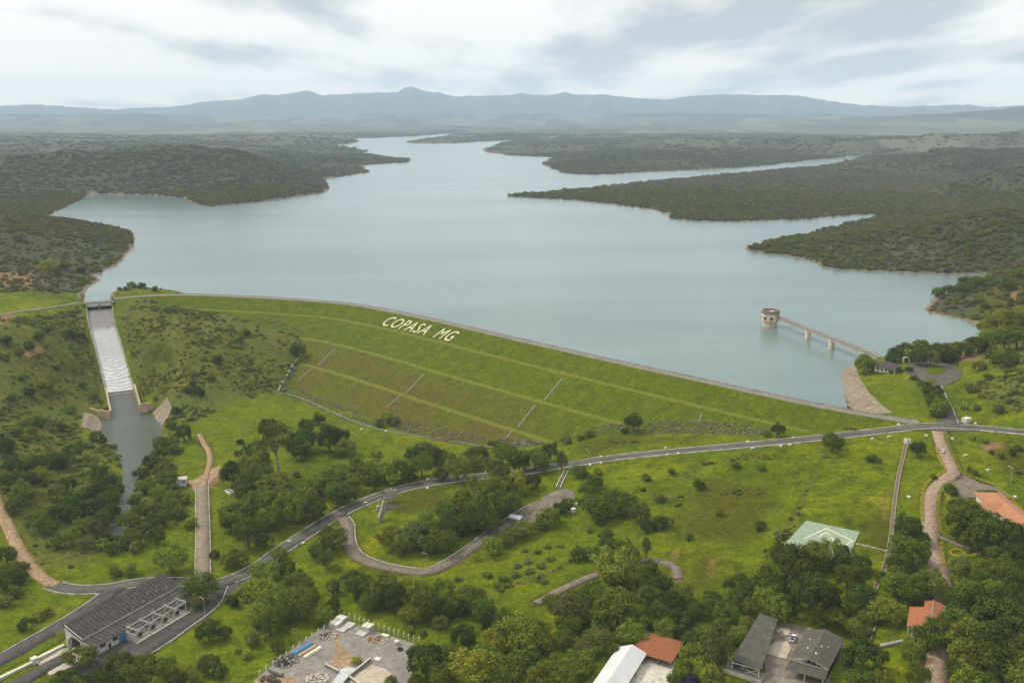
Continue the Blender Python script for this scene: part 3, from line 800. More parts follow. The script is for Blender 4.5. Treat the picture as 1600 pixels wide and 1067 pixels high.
# ------------------------------------------------------------------ ground sheet: fine near, coarser far, as one surface
az = np.radians(np.linspace(-36, 36, 820))
rr = np.concatenate([np.geomspace(190, 1180, 400, endpoint=False), np.geomspace(1180, 31000, 380)])
AA, RRR = np.meshgrid(az, rr, indexing='ij')
TX = RRR * np.sin(AA); TY = RRR * np.cos(AA)
LS = lake_sd(TX, TY)
ZD = poly_sd(ZONE, TX, TY)
TZ = np.zeros_like(TX)
ing = (TX > GX0 + 4) & (TX < GX1 - 4) & (TY > GY0 + 4) & (TY < GY1 - 4)
TZ[ing] = bil(HG, TX[ing], TY[ing])
TZ[~ing] = ground_raw(TX[~ing], TY[~ing], LS[~ing])
# seam between the grid and the far function
ed = np.minimum.reduce([TX - GX0, GX1 - TX, TY - GY0, GY1 - TY])


def grid_faces(na, nr):
    i, j = np.meshgrid(np.arange(na - 1), np.arange(nr - 1), indexing='ij')
    a = i * nr + j
    return np.stack([a, a + nr, a + nr + 1, a + 1], -1).reshape(-1, 4)


GF = grid_faces(len(az), len(rr))
gme = mesh_np('ground', np.stack([TX, TY, TZ], -1).reshape(-1, 3), GF, M['ground'], smooth=True)


def mask(polys, feather, noise=0.0):
    out = np.zeros(TX.shape)
    sel = (RRR < 1500)
    x, y = TX[sel], TY[sel]
    acc = np.zeros(x.shape)
    jit = noise * (fbm(x / 25, y / 25, 3) - 0.5) * 2 if noise else 0
    for px in polys:
        P = hit([p[0] for p in px], [p[1] for p in px], 0, HG)
        s = poly_sd(P[:, :2], x, y) + jit
        acc = np.maximum(acc, 1 - sstep(-feather, feather, s))
    out[sel] = acc
    return out


lush = mask([[(268, 690), (300, 660), (350, 635), (430, 616), (490, 640), (560, 662), (640, 688), (760, 700), (760, 715), (600, 715), (520, 700), (400, 690), (340, 730), (330, 760), (290, 735), (262, 730)],
             [(100, 890), (150, 860), (240, 830), (300, 800), (303, 888), (220, 908), (120, 915), (75, 905)], [(-50, 920), (50, 912), (160, 930), (90, 975), (-50, 1030)],
             [(260, 1000), (330, 945), (400, 930), (420, 1000), (330, 1040), (240, 1040)], [(680, 905), (760, 860), (880, 830), (950, 790), (1060, 800), (1120, 800), (1050, 850), (960, 850), (860, 920), (780, 960)],
             [(1400, 695), (1460, 685), (1470, 740), (1440, 760), (1430, 830), (1390, 830)], [(780, 700), (900, 690), (1000, 690), (1240, 680), (1200, 684), (1000, 705), (880, 722)], [(326, 760), (360, 750), (380, 790), (350, 850), (400, 860), (440, 850), (395, 885), (330, 905)],
             [(1345, 600), (1400, 585), (1430, 610), (1460, 655), (1400, 650), (1365, 625)], [(1180, 800), (1240, 800), (1230, 850), (1180, 880), (1150, 880)], [(100, 745), (160, 720), (170, 735), (90, 800), (40, 830), (50, 790)], [(470, 1000), (530, 955), (700, 985), (760, 1000), (740, 960), (620, 960), (560, 950)]], 7, 9)
scrub = mask([[(-400, 500), (0, 495), (120, 480), (146, 500), (165, 600), (158, 640), (118, 660), (120, 690), (180, 700), (190, 830), (130, 880), (60, 880), (20, 820), (-400, 830)],
              [(184, 478), (240, 466), (330, 484), (410, 492), (472, 530), (462, 566), (440, 610), (360, 628), (290, 665), (262, 690), (255, 660), (220, 610)],
              [(200, 730), (260, 690), (270, 740), (300, 770), (300, 800), (240, 830), (200, 840)], [(1440, 545), (1500, 532), (1560, 520), (2000, 470), (2000, 560), (1580, 580), (1540, 560), (1500, 575), (1440, 565)],
              [(1520, 600), (1600, 580), (1800, 600), (1800, 640), (1560, 640)], [(185, 463), (300, 456), (290, 450), (205, 445)]], 6, 10)
dry = mask([[(1060, 860), (1140, 860), (1150, 900), (1120, 930), (1060, 935), (1050, 900)], [(900, 690), (980, 683), (1100, 683), (1000, 695), (900, 705)], [(1370, 790), (1390, 780), (1392, 830), (1380, 860), (1372, 850)],
            [(620, 775), (680, 770), (720, 790), (650, 800), (620, 800)], [(1180, 860), (1050, 840), (1100, 770), (1180, 740), (1220, 760)], [(1550, 690), (1640, 700), (1640, 740), (1540, 730)], [(1500, 440), (1700, 420), (1700, 520), (1520, 500)]], 9, 14) * 0.75
earth = mask([[(-40, 424), (48, 426), (66, 440), (20, 455), (-40, 455)], [(30, 546), (66, 536), (72, 552), (36, 562)], [(1560, 470), (1590, 455), (1620, 460), (1590, 480)], [(1528, 694), (1562, 690), (1568, 700), (1535, 706)], [(1366, 783), (1386, 776), (1390, 790), (1384, 810), (1378, 792)],
              [(1492, 552), (1528, 546), (1532, 562), (1500, 566)], [(0, 497), (18, 490), (30, 492), (0, 508)], [(1049, 862), (1058, 860), (1064, 875), (1050, 872)], [(520, 755), (512, 762), (300, 762), (330, 745)][:0] or [(305, 752), (330, 738), (342, 728), (345, 742), (330, 760), (305, 765)],
              [(1105, 875), (1120, 870), (1118, 905), (1106, 905)]], 3, 5) * 0.85
wood = sstep(10, 70, ZD)
shore = (LS > -1) * (1 - sstep(1.5 + .0011 * RRR, 3.0 + .0022 * RRR, LS)) * (ZD > -6) * (RRR < 7000)
field_haze = np.maximum(sstep(3400, 5600, RRR) * np.clip(.35 + 1.6 * (fbm(TX / 900, TY / 1300, 3) - .35), 0, 1), sstep(4800, 7000, RRR)) * (TZ < 170)  # fields plus haze-like paling of the ground, growing with distance
RDM = np.full(TX.shape, 99.0); sel_ = RRR < 1100
for R_ in ROADS:
    RDM[sel_] = np.minimum(RDM[sel_], line_dist(R_[1][::3, :2], TX[sel_], TY[sel_])[0] - R_[2] / 2)
dry = np.maximum(dry, (1 - sstep(0.3, 3.2, RDM)) * np.clip(2.2 * (fbm(TX / 9, TY / 9, 3) - 0.33), 0, 0.9))
earth = np.maximum(earth, (1 - sstep(0.0, 1.6, RDM)) * np.clip(2.6 * (fbm(TX / 6 + 9, TY / 6, 3) - 0.5), 0, 0.6))
for q in DITCH:
    scrub = np.maximum(scrub, 0.9 * (1 - sstep(0.6, 2.6, line_dist(q[:, :2], TX, TY)[0])) * (RRR < 1100))
for k, v_ in dict(lush=lush, scrub=scrub, earth=earth, dry=dry, shore=shore, wood=wood * (1 - earth) * (1 - dry), field_haze=field_haze).items():
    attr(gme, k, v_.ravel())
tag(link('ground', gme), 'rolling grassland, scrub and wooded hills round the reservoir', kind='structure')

# reservoir surface: same tessellation, only where water (and a hidden margin under the banks) lies
wet = (LS < 22) & (ZD > -2.5)
wf = wet.reshape(-1)
keep = wf[GF].all(axis=1)
used = np.zeros(TX.size, bool); used[GF[keep].ravel()] = True
idx = np.cumsum(used) - 1
WV = np.stack([TX, TY, np.full_like(TX, ZW)], -1).reshape(-1, 3)[used]
tag(link('lake', mesh_np('lake', WV, idx[GF[keep]], M['lake'], smooth=True)), 'blue-green reservoir water filling the valley behind the dam', kind='structure')

# road ribbons and kerbs


def ribbon(Q, wd, dz, n=3, skirt=0.6):
    t = np.gradient(Q[:, :2], axis=0); t /= np.maximum(np.linalg.norm(t, axis=1), 1e-6)[:, None]
    nrm = np.stack([t[:, 1], -t[:, 0]], -1)
    offs = [-wd / 2 - 0.05] + list(np.linspace(-wd / 2, wd / 2, n)) + [wd / 2 + 0.05]
    V = []
    for k, o in enumerate(offs):
        V.append(np.column_stack([Q[:, :2] + nrm * o, Q[:, 2] + (dz if 0 < k < len(offs) - 1 else dz - skirt)]))
    V = np.stack(V, 1)
    return V.reshape(-1, 3), grid_faces(len(Q), len(offs))


def offset_line(Q, o):
    t = np.gradient(Q[:, :2], axis=0); t /= np.maximum(np.linalg.norm(t, axis=1), 1e-6)[:, None]
    nrm = np.stack([t[:, 1], -t[:, 0]], -1)
    return np.column_stack([Q[:, :2] + nrm * o, Q[:, 2]])


def road_clear(x, y, skip, extra=0.3):
    d_ = np.full(np.shape(x), 99.0)
    for k, R_ in enumerate(ROADS):
        if k != skip:
            d_ = np.minimum(d_, line_dist(R_[1][:, :2], x, y)[0] - R_[2] / 2)
    return d_ > extra


for k, (nme, Q, wd, mat, kerb, lab, lift, fl) in enumerate(ROADS):
    V, F = ribbon(Q, wd, lift + 0.012 * k)
    tag(link(nme, mesh_np(nme, V, F, M[mat])), lab, kind='structure')
    for side in kerb:
        K = offset_line(Q, (wd / 2 + 0.3) * (1 if side == 'R' else -1))
        ok = road_clear(K[:, 0], K[:, 1], k)
        ok &= ~((ZD.min() > 9e9))
        runs = []; cur = []
        for i, o in enumerate(ok):
            if o: cur.append(i)
            elif len(cur) > 3: runs.append(cur); cur = []
            else: cur = []
        if len(cur) > 3: runs.append(cur)
        Vs, Fs, b0 = [], [], 0
        for r_ in runs:
            V, F = ribbon(K[r_], 0.4, 0.24 + lift, 2, 0.7)
            Vs.append(V); Fs.append(F + b0); b0 += len(V)
        if Vs:
            tag(link('kerb', mesh_np('kerb', np.vstack(Vs), np.vstack(Fs), M['kerb'])), 'white painted kerb along the ' + nme.replace('_', ' '), kind='structure')
# ------------------------------------------------------------------ the dam
L = np.concatenate([[0], np.cumsum(np.linalg.norm(np.diff(CREST, axis=0), axis=1))])
ss = np.arange(0, L[-1], 4.0)
cxs = np.interp(ss, L, CREST[:, 0]); cys = np.interp(ss, L, CREST[:, 1])
tg = np.stack([np.gradient(cxs), np.gradient(cys)], -1); tg /= np.linalg.norm(tg, axis=1)[:, None]
nr_ = np.stack([tg[:, 1], -tg[:, 0]], -1)


def dam_strip(offs, lift=0.0, jitter=0.0):
    offs = np.asarray(offs, float)
    X = cxs[:, None] + nr_[:, :1] * offs; Y = cys[:, None] + nr_[:, 1:] * offs
    Z = np.interp(offs, PO, PH)[None] + np.zeros_like(X) + lift
    if jitter: Z = Z + jitter * (fbm(X / 9, Y / 9, 3) - 0.5)
    return X, Y, Z


offs = np.concatenate([[4.0], np.linspace(4.6, 22.4, 10), [23, 26.5], np.linspace(27, 53, 12), [53.5, 57], np.linspace(57.6, 83, 12), [83.5, 87], np.linspace(88, 112, 8), [113, 130, 145]])
X, Y, Z = dam_strip(offs, 0, 0.25)
dam = empty('dam_embankment', (float(cxs[len(cxs) // 2]), float(cys[len(cys) // 2]), 0))
tag(dam, 'long grass-covered earth dam with white lettering holding back the reservoir', 'dam')
D0 = np.array(dam.location)
me = mesh_np('grass_slope', np.stack([X, Y, Z], -1).reshape(-1, 3) - D0, grid_faces(len(ss), len(offs)), M['damgrass'], smooth=False)
O = np.broadcast_to(offs, X.shape)
berm = np.zeros(X.shape)
for a_, b_ in ((23, 26.5), (53.5, 57), (83.5, 87)): berm = np.maximum(berm, ((O > a_ - 0.2) & (O < b_ + 0.2)).astype(float))
ppx, ppy = project(np.stack([X, Y, Z], -1))
dryd = sstep(54, 62, O) * (1 - sstep(600, 1000, X * 0 + ppx)) * 1.0 + sstep(84, 90, O) * (1 - sstep(850, 950, ppx))
attr(me, 'dry', np.clip(dryd, 0, 1).ravel()); attr(me, 'berm', berm.ravel())
link('grass_slope', me, dam)
X, Y, Z = dam_strip([-4.1, -3.6, 4.0, 4.4], 0.12); Z[:, 0] -= 0.6; Z[:, -1] -= 0.6
link('crest_road', mesh_np('crest_road', np.stack([X, Y, Z], -1).reshape(-1, 3) - D0, grid_faces(len(ss), 4), M['crestroad']), dam)
ou = np.concatenate([[-60], np.linspace(-40, -3.6, 24)])
X, Y, Z = dam_strip(ou, 0, 0)
Z = Z + 0.5 * (fbm(X / 1.5, Y / 1.5, 2) - 0.5) * (np.array(ou) < -4.0)
o = link('stone_facing', mesh_np('stone_facing', np.stack([X, Y, Z], -1).reshape(-1, 3) - D0, grid_faces(len(ss), len(ou)), M['riprap']), dam)
# low parapet kerb on the water side
X, Y, Z = dam_strip([-3.9, -3.9, -3.4, -3.4], 0.0); Z[:, 1:3] += 0.55
link('parapet', mesh_np('parapet', np.stack([X, Y, Z], -1).reshape(-1, 3) - D0, grid_faces(len(ss), 4), M['riprap']), dam)


def dam_pt(px, py, lift=0.15):
    """point of the dam face seen at a photo pixel"""
    p = hit1(px, py, 0, DAMG)
    return np.array([p[0], p[1], damz(p[:1], p[1:2])[0] + lift])


# concrete drains down the face (white lines) and along the left groin
DR = [[(524, 545), (496, 571)], [(486, 577), (466, 593)], [(662, 585), (634, 614)], [(623, 620), (604, 636)], [(877, 593), (850, 626)], [(836, 633), (809, 667)], [(1096, 647), (1092, 660)], [(799, 674), (792, 683)]]
for d_ in DR:
    a_, b_ = hit1(*d_[0]), hit1(*d_[1])
    mb = MB(); n_ = 8
    pts = [a_ + (b_ - a_) * k / n_ for k in range(n_ + 1)]
    for p in pts: p[2] = bil(SG, p[0], p[1]) + 0.12
    for k in range(n_): mb.bar(Vector(pts[k]) - Vector(D0), Vector(pts[k + 1]) - Vector(D0), .75, 0.3)
    mb.build('drain_channel', M['concrete'], dam)
mb = MB(); g_ = [(470, 556), (458, 570), (450, 584), (441, 598), (434, 612)]
pts = spline(hit([p[0] for p in g_], [p[1] for p in g_], 0), 4)
for k in range(len(pts) - 1): mb.bar(Vector(pts[k] + [0, 0, .25]) - Vector(D0), Vector(pts[k + 1] + [0, 0, .25]) - Vector(D0), 1.6, 0.6)
mb.build('groin_drain', M['concrete'], dam)
mb = MB(); g_ = [(436, 613), (470, 622), (505, 638), (545, 655), (590, 670), (660, 682), (720, 692), (790, 702)]
pts = spline(hit([p[0] for p in g_], [p[1] for p in g_], 0), 4)
for k in range(len(pts) - 1): mb.bar(Vector(pts[k] + [0, 0, .15]) - Vector(D0), Vector(pts[k + 1] + [0, 0, .15]) - Vector(D0), 0.9, 0.4)
mb.build('toe_drain', M['concrete'], dam)

# lettering on the upper face
def font_mesh(body, size, extrude=0.15, bold=0.0):
    cu = bpy.data.curves.new('lettering', 'FONT'); cu.body = body; cu.size = size; cu.extrude = extrude; cu.offset = bold; cu.space_character = 1.12; cu.resolution_u = 3
    ob = bpy.data.objects.new('lettering_source', cu); COL.objects.link(ob)
    dg = bpy.context.evaluated_depsgraph_get()
    me_ = bpy.data.meshes.new_from_object(ob.evaluated_get(dg))
    bpy.data.objects.remove(ob); bpy.data.curves.remove(cu)
    return me_


lm = font_mesh('COPASA  MG', 1.0, 0.012, -0.003)
co = np.zeros(len(lm.vertices) * 3); lm.vertices.foreach_get('co', co); co = co.reshape(-1, 3)
co[:, :2] -= co[:, :2].min(0); mxx = co[:, :2].max(0); co[:, 0] /= mxx[0]; co[:, 1] /= mxx[1]
# station and offset of the four corners of the word as seen in the photograph
cr = hit([593.5, 705], [509, 534.5], 0, DAMG); ct = hit([597, 718], [494, 518], 0, DAMG)
_, s0, o0, _ = line_dist(CREST, cr[:, 0], cr[:, 1]); _, s1, o1, _ = line_dist(CREST, ct[:, 0], ct[:, 1])
print('letters', s0, o0, s1, o1)
oB, oT = float(o0.mean()), float(o1.mean()); sA, sB = float(s0[0]), float(0.5 * (s0[1] + s1[1]))
st = sA + co[:, 0] * (sB - sA); of = oB + co[:, 1] * (oT - oB)
LX = np.interp(st, ss, cxs) + np.interp(st, ss, nr_[:, 0]) * of; LY = np.interp(st, ss, cys) + np.interp(st, ss, nr_[:, 1]) * of
LZ = np.interp(of, PO, PH) + 0.32 + (co[:, 2] > 0) * 0.3
lm.vertices.foreach_set('co', (np.stack([LX, LY, LZ], -1) - D0).astype(np.float32).ravel())
lm.materials.clear(); lm.materials.append(M['letters']); lm.update()
o = link('lettering', lm, dam); o['label'] = 'white block letters reading COPASA MG'

# rock toe
def rocks(polys, n, smin, smax, base):
    ico = []
    t = (1 + 5 ** 0.5) / 2
    iv = np.array([(-1, t, 0), (1, t, 0), (-1, -t, 0), (1, -t, 0), (0, -1, t), (0, 1, t), (0, -1, -t), (0, 1, -t), (t, 0, -1), (t, 0, 1), (-t, 0, -1), (-t, 0, 1)]) / 1.9
    fi = np.array([(0, 11, 5), (0, 5, 1), (0, 1, 7), (0, 7, 10), (0, 10, 11), (1, 5, 9), (5, 11, 4), (11, 10, 2), (10, 7, 6), (7, 1, 8), (3, 9, 4), (3, 4, 2), (3, 2, 6), (3, 6, 8), (3, 8, 9), (4, 9, 5), (2, 4, 11), (6, 2, 10), (8, 6, 7), (9, 8, 1)])
    V, F = [], []
    for px in polys:
        P = np.array(px, float); lo = P.min(0); hi = P.max(0)
        q = RNG.uniform(lo, hi, (n * 4, 2)); q = q[poly_sd(P, q[:, 0], q[:, 1]) < 0][:n]
        w = hit(q[:, 0], q[:, 1], 0)
        for p in w:
            s = RNG.uniform(smin, smax) * np.array([1, RNG.uniform(.6, 1.1), RNG.uniform(.4, .8)])
            a = RNG.uniform(0, 6.28); R = np.array([[math.cos(a), -math.sin(a), 0], [math.sin(a), math.cos(a), 0], [0, 0, 1]])
            v = (iv * (1 + 0.25 * RNG.normal(size=(12, 1)))) * s @ R.T + p + [0, 0, s[2] * .2]
            F.append(fi + len(V) * 12); V.append(v)
    return mesh_np('rock_toe', np.vstack(V) - base, np.vstack(F), M['rock'])


rk = link('rock_toe', rocks([[(436, 610), (470, 608), (520, 628), (560, 645), (590, 664), (560, 668), (500, 640), (455, 625)], [(620, 655), (680, 664), (740, 678), (770, 690), (730, 694), (660, 682), (615, 674)], [(780, 684), (835, 688), (850, 694), (800, 700), (778, 696)]], 420, 0.25, 1.0, D0), dam)
rk['kind'] = 'stuff'
rk = link('rock_toe', rocks([[(922, 670), (945, 660), (980, 664), (1060, 656), (1150, 660), (1200, 672), (1190, 682), (1100, 680), (1000, 678), (930, 676)]], 700, 0.25, 1.0, D0), dam)
rk['kind'] = 'stuff'
rk = link('groin_rubble', rocks([[(392, 492), (420, 498), (450, 505), (474, 520), (470, 528), (440, 512), (400, 500)], [(456, 570), (466, 572), (452, 600), (440, 606)]], 130, 0.35, 1.0, D0), dam)
rk['kind'] = 'stuff'

# ------------------------------------------------------------------ spillway
sp_o = empty('spillway', tuple(CHUTE[1]))
tag(sp_o, 'long concrete spillway chute dropping white water beside the dam', 'spillway')
S0 = np.array(sp_o.location)
C = spline(CHUTE[1:], 3.0)
Cw = CHUTE_HW


def chute_sheet(offs, dzs, mat, name, parent, sub=None, i0=0, i1=None, org=S0):
    Q = C[i0:i1]
    t = np.gradient(Q[:, :2], axis=0); t /= np.linalg.norm(t, axis=1)[:, None]; n = np.stack([t[:, 1], -t[:, 0]], -1)
    V = np.stack([np.column_stack([Q[:, :2] + n * o, Q[:, 2] + z]) for o, z in zip(offs, dzs)], 1)
    return link(name, mesh_np(name, V.reshape(-1, 3) - org, grid_faces(len(Q), len(offs)), mat), parent)


M['mossconc'] = surf('mossconc', (0.27, 0.25, 0.17), (0.12, 0.15, 0.05), 0.2, 0.95, space='pos', contrast=(0.4, 0.6))
chute_sheet([-Cw, Cw], [-0.4, -0.4], M['concrete'], 'chute_floor', sp_o)
chute_sheet([-Cw - 1.0, -Cw - 0.9, -Cw - 0.05, -Cw], [-1.5, 2.9, 2.9, -1.5], M['mossconc'], 'side_wall', sp_o)
chute_sheet([Cw, Cw + 0.05, Cw + 0.9, Cw + 1.0], [-1.5, 2.9, 2.9, -1.5], M['mossconc'], 'side_wall', sp_o)
chute_sheet([-Cw - 4.5, -Cw - 1.0], [3.2, 2.95], M['damgrass'], 'grass_verge', sp_o)
chute_sheet([Cw + 1.0, Cw + 4.5], [2.95, 3.2], M['damgrass'], 'grass_verge', sp_o)
# water: fine sheet with rolling crests
m, nt, b = material('white_water')
p = nt.pos()
uu = nt.attr('u')
st_ = nt.noise(nt.scalev(p, (1.0, 0.35, 0.35)), 0.9, 5, 0.7, 0.4)
crest_ = nt.attr('crest')
f = nt.math('ADD', nt.math('MULTIPLY', st_, 0.9), nt.math('MULTIPLY', crest_, 0.55))
foam = nt.ramp(f, [(0.30, (0.22, 0.215, 0.21)), (0.6, (0.40, 0.40, 0.39)), (0.9, (0.58, 0.58, 0.57))])
drk = nt.ramp(st_, [(0.35, (0.085, 0.07, 0.065)), (0.7, (0.20, 0.185, 0.175))])
nt.set(b.inputs['Base Color'], nt.mix(uu, drk, foam)); b.inputs['Roughness'].default_value = 0.35
bn = nt.add('ShaderNodeBump', {'Strength': 0.6, 'Distance': 0.5, 'Height': f}); nt.set(b.inputs['Normal'], bn.outputs[0])
M['foam'] = m
Q = spline(CHUTE[1:], 0.8); Q = Q[(np.arange(len(Q)) > 3)]
t = np.gradient(Q[:, :2], axis=0); t /= np.linalg.norm(t, axis=1)[:, None]; n = np.stack([t[:, 1], -t[:, 0]], -1)
od = np.linspace(-Cw + 0.05, Cw - 0.05, 34)
WX = Q[:, None, 0] + n[:, :1] * od; WY = Q[:, None, 1] + n[:, 1:] * od
sl_ = np.concatenate([[0], np.cumsum(np.linalg.norm(np.diff(Q[:, :2], axis=0), axis=1))]); sl_ = sl_[:, None]
frac = sl_ / sl_.max()
ph = (sl_ + 5.0 * fbm(WX / 9, WY / 9, 2) + 0.05 * od[None] ** 2 * 0.6) / 4.6
cr_ = (0.5 + 0.5 * np.cos(2 * np.pi * ph)) ** 3 * sstep(0.38, 0.62, frac) * (0.35 + fbm(WX / 5, WY / 5, 2))
WZ = Q[:, None, 2] + 0.25 + 0.9 * cr_ + 0.22 * (fbm(WX / 1.3, WY / 2.5, 2) - 0.5)
end_row = np.searchsorted(Q[:, 2] * -1, 8.2)
wm = mesh_np('spillway_water', np.stack([WX, WY, np.maximum(WZ, ZR - 0.3)], -1)[:end_row].reshape(-1, 3), grid_faces(end_row, len(od)), M['foam'], smooth=True)
attr(wm, 'u', (np.broadcast_to(sstep(0.17, 0.24, frac + 0.05 * (fbm(WX / 2, WY / 12, 3) - 0.5)), WX.shape)[:end_row]).ravel()); attr(wm, 'crest', cr_[:end_row].ravel())
tag(link('spillway_water', wm), 'white rushing water sliding down the spillway chute', kind='structure')

# gate bridge at the head of the chute
q0 = C[0]; tt = C[4] - C[0]; ang = math.atan2(tt[1], tt[0])
ux, uy = math.cos(ang), math.sin(ang)        # downstream; across = right of travel
ax_, ay_ = uy, -ux


def spt(a, d, z): return Vector((a * ax_ + d * ux, a * ay_ + d * uy, z - S0[2]))


R_sp = Matrix((Vector((ax_, ay_, 0)), Vector((ux, uy, 0)), Vector((0, 0, 1)))).transposed()
MB().box(spt(0, -4.5, 40.0), (26, 6.5, 1.0), M=R_sp).build('bridge_deck', M['crestroad'], sp_o)
rl = MB()
for d_ in (-7.5, -1.5):
    rl.box(spt(0, d_, 41.2), (25.5, 0.15, 0.12), M=R_sp)
    for a_ in np.linspace(-12.5, 12.5, 12): rl.box(spt(a_, d_, 40.8), (0.15, 0.15, 0.8), M=R_sp)
rl.build('railing', M['concrete'], sp_o)
MB().box(spt(-5.3, -1.1, 38.3), (9.6, 0.5, 2.6), M=R_sp).build('beam', M['white'], sp_o)
MB().box(spt(5.3, -1.1, 38.3), (9.6, 0.5, 2.6), M=R_sp).build('beam', M['white'], sp_o)
MB().box(spt(0, -3.0, 36.2), (0.9, 9, 7.0), M=R_sp).build('pier', M['concrete'], sp_o)
for a_ in (-10.9, 10.9): MB().box(spt(a_, -3.5, 36.5), (1.4, 10, 7.6), M=R_sp).build('abutment', M['concrete'], sp_o)
MB().box(spt(-5.3, -4.0, 34.9), (9.8, 0.8, 2.6), M=R_sp).build('gate', M['dark'], sp_o)
MB().box(spt(5.3, -4.0, 34.9), (9.8, 0.8, 2.6), M=R_sp).build('gate', M['dark'], sp_o)
# wing walls at the stilling basin
def wing(px, h, mat, nm):
    P = PZ([p[0] for p in px], [p[1] for p in px], ZR)
    mb = MB()
    for k in range(len(P) - 1):
        mb.bar(Vector(P[k]) - Vector(S0) + Vector((0, 0, h[k] / 2)), Vector(P[k + 1]) - Vector(S0) + Vector((0, 0, h[k + 1] / 2)), 1.1, min(h[k], h[k + 1]) )
    return mb.build(nm, mat, sp_o)


M['wallrust'] = surf('wallrust', (0.44, 0.34, 0.23), (0.31, 0.22, 0.14), 0.25, 0.9, stains=(0.30, 0.13, 0.05))
wing([(211, 612), (217, 633), (220, 645)], [6.5, 6.5, 6.5], M['wallrust'], 'wing_wall')
wing([(220, 645), (238, 643)], [7, 7], M['wallrust'], 'wing_wall')
wing([(167, 618), (171, 640), (174, 655)], [6.5, 6.5, 6.5], M['wallrust'], 'wing_wall')
wing([(174, 655), (157, 652), (140, 645)], [6, 6, 4], M['wallrust'], 'wing_wall')
# river
rp = PZ([p[0] for p in RIVER_PX], [p[1] for p in RIVER_PX], ZR)
xs = np.arange(rp[:, 0].min() - 8, rp[:, 0].max() + 8, 2.0); ys = np.arange(rp[:, 1].min() - 8, rp[:, 1].max() + 12, 2.0)
XX, YY = np.meshgrid(xs, ys, indexing='ij')
sd = poly_sd(rp[:, :2], XX, YY); kf = grid_faces(len(xs), len(ys)); ok = (sd.ravel() < 5)[kf].all(axis=1)
tag(link('river', mesh_np('river', np.stack([XX, YY, np.full_like(XX, ZR)], -1).reshape(-1, 3), kf[ok], M['river'])), 'rippled grey-green pool and stream below the spillway', kind='structure')
# ------------------------------------------------------------------ built things
def thing(name, loc, rz, label, cat, group=None):
    return tag(empty(name, tuple(float(v) for v in loc), float(rz)), label, cat, group)


def local(o, P):
    P = np.asarray(P, float); d = P - np.array(o.location); a = -o.rotation_euler[2]
    return np.stack([d[..., 0] * math.cos(a) - d[..., 1] * math.sin(a), d[..., 0] * math.sin(a) + d[..., 1] * math.cos(a), d[..., 2]], -1)


PADS = []


def drape(name, px, mat, label, lift=0.15, res=3.0, z=None, parent=None, kind='structure', world=None):
    """flat ground covering with an exact outline, following the ground (or level at z)"""
    P = world if world is not None else (PZ([p[0] for p in px], [p[1] for p in px], z) if z is not None else hit([p[0] for p in px], [p[1] for p in px], 0, HG))
    B = []
    for i in range(len(P)):
        a, b = P[i, :2], P[(i + 1) % len(P), :2]
        n = max(1, int(np.linalg.norm(b - a) / res))
        B += [a + (b - a) * k / n for k in range(n)]
    B = np.array(B); PADS.append(B)
    xs = np.arange(B[:, 0].min(), B[:, 0].max(), res); ys = np.arange(B[:, 1].min(), B[:, 1].max(), res)
    X, Y = [q.ravel() for q in np.meshgrid(xs, ys)]
    ins = poly_sd(B, X, Y) < -res * 0.4
    pts = [Vector(p) for p in B] + [Vector((x, y)) for x, y in zip(X[ins], Y[ins])]
    nb = len(B)
    vo, eo, fo, *_ = geometry.delaunay_2d_cdt(pts, [(i, (i + 1) % nb) for i in range(nb)], [], 1, 1e-4)
    V = np.array([(v.x, v.y) for v in vo])
    zz = np.full(len(V), z) if z is not None else gz(V[:, 0], V[:, 1])
    V3 = np.column_stack([V, zz + lift])
    nv = len(V3)
    F = [tuple(f) for f in fo if len(f) == 3]
    cnt = {}
    for f in F:
        for i in range(3):
            e = (f[i], f[(i + 1) % 3]); cnt[e] = 1
    sk = [(b, a, a + nv, b + nv) for (a, b) in cnt if (b, a) not in cnt]
    me = bpy.data.meshes.new(name)
    org = np.array(parent.location) if parent else np.zeros(3)
    me.from_pydata((np.vstack([V3, V3 - [0, 0, 0.5]]) - org).tolist(), [], F + sk); me.materials.append(mat)
    o = link(name, me, parent)
    if parent is None: tag(o, label, kind=kind)
    return o


drape('junction', [(1296, 636), (1340, 645.5), (1380, 653), (1405, 657), (1420, 659), (1440, 661.5), (1458, 661), (1470, 656), (1477, 643), (1493, 648), (1502, 657), (1516, 665), (1540, 670), (1530, 674), (1500, 674), (1450, 672), (1424, 673), (1418, 666), (1404, 661), (1380, 657), (1340, 649)], M['asphalt_grey'], 'asphalt junction where the crest road meets the main road', 0.32)
drape('turning_circle', [(1413, 580), (1421, 570), (1440, 564), (1466, 565), (1490, 571), (1505, 581), (1500, 592), (1484, 600), (1466, 606), (1452, 604), (1444, 596), (1428, 590)], M['asphalt_grey'], 'asphalt turning circle beside the small bridge house', 0.12, z=41.0)
drape('grass_island', [(1446, 578), (1451, 574), (1462, 573), (1474, 575), (1478, 579), (1472, 584), (1460, 585), (1450, 583)], M['damgrass'], 'oval grass island in the middle of the turning circle', 0.3, z=41.0)
drape('grass_island', [(1447, 590), (1455, 592), (1465, 595), (1456, 599), (1446, 597)], M['damgrass'], 'small grass wedge at the entry of the turning circle', 0.3, z=41.0)
drape('gravel_bank', [(1337, 569), (1321, 575.5), (1310.5, 590), (1313, 609), (1319, 626), (1322, 634), (1342, 643), (1362, 648), (1396, 646), (1376, 632), (1358, 614), (1345, 594), (1339, 580)], M['gravelbank'], 'pale stone-faced bank curving along the shore', 0.3)
drape('gravel_bank', [(108, 470), (126, 470.5), (132, 459), (143, 449), (138, 446), (122, 452), (113, 462)], M['gravelbank'], 'pale stone-faced bank left of the spillway bridge', 0.3, z=38.0) if False else None
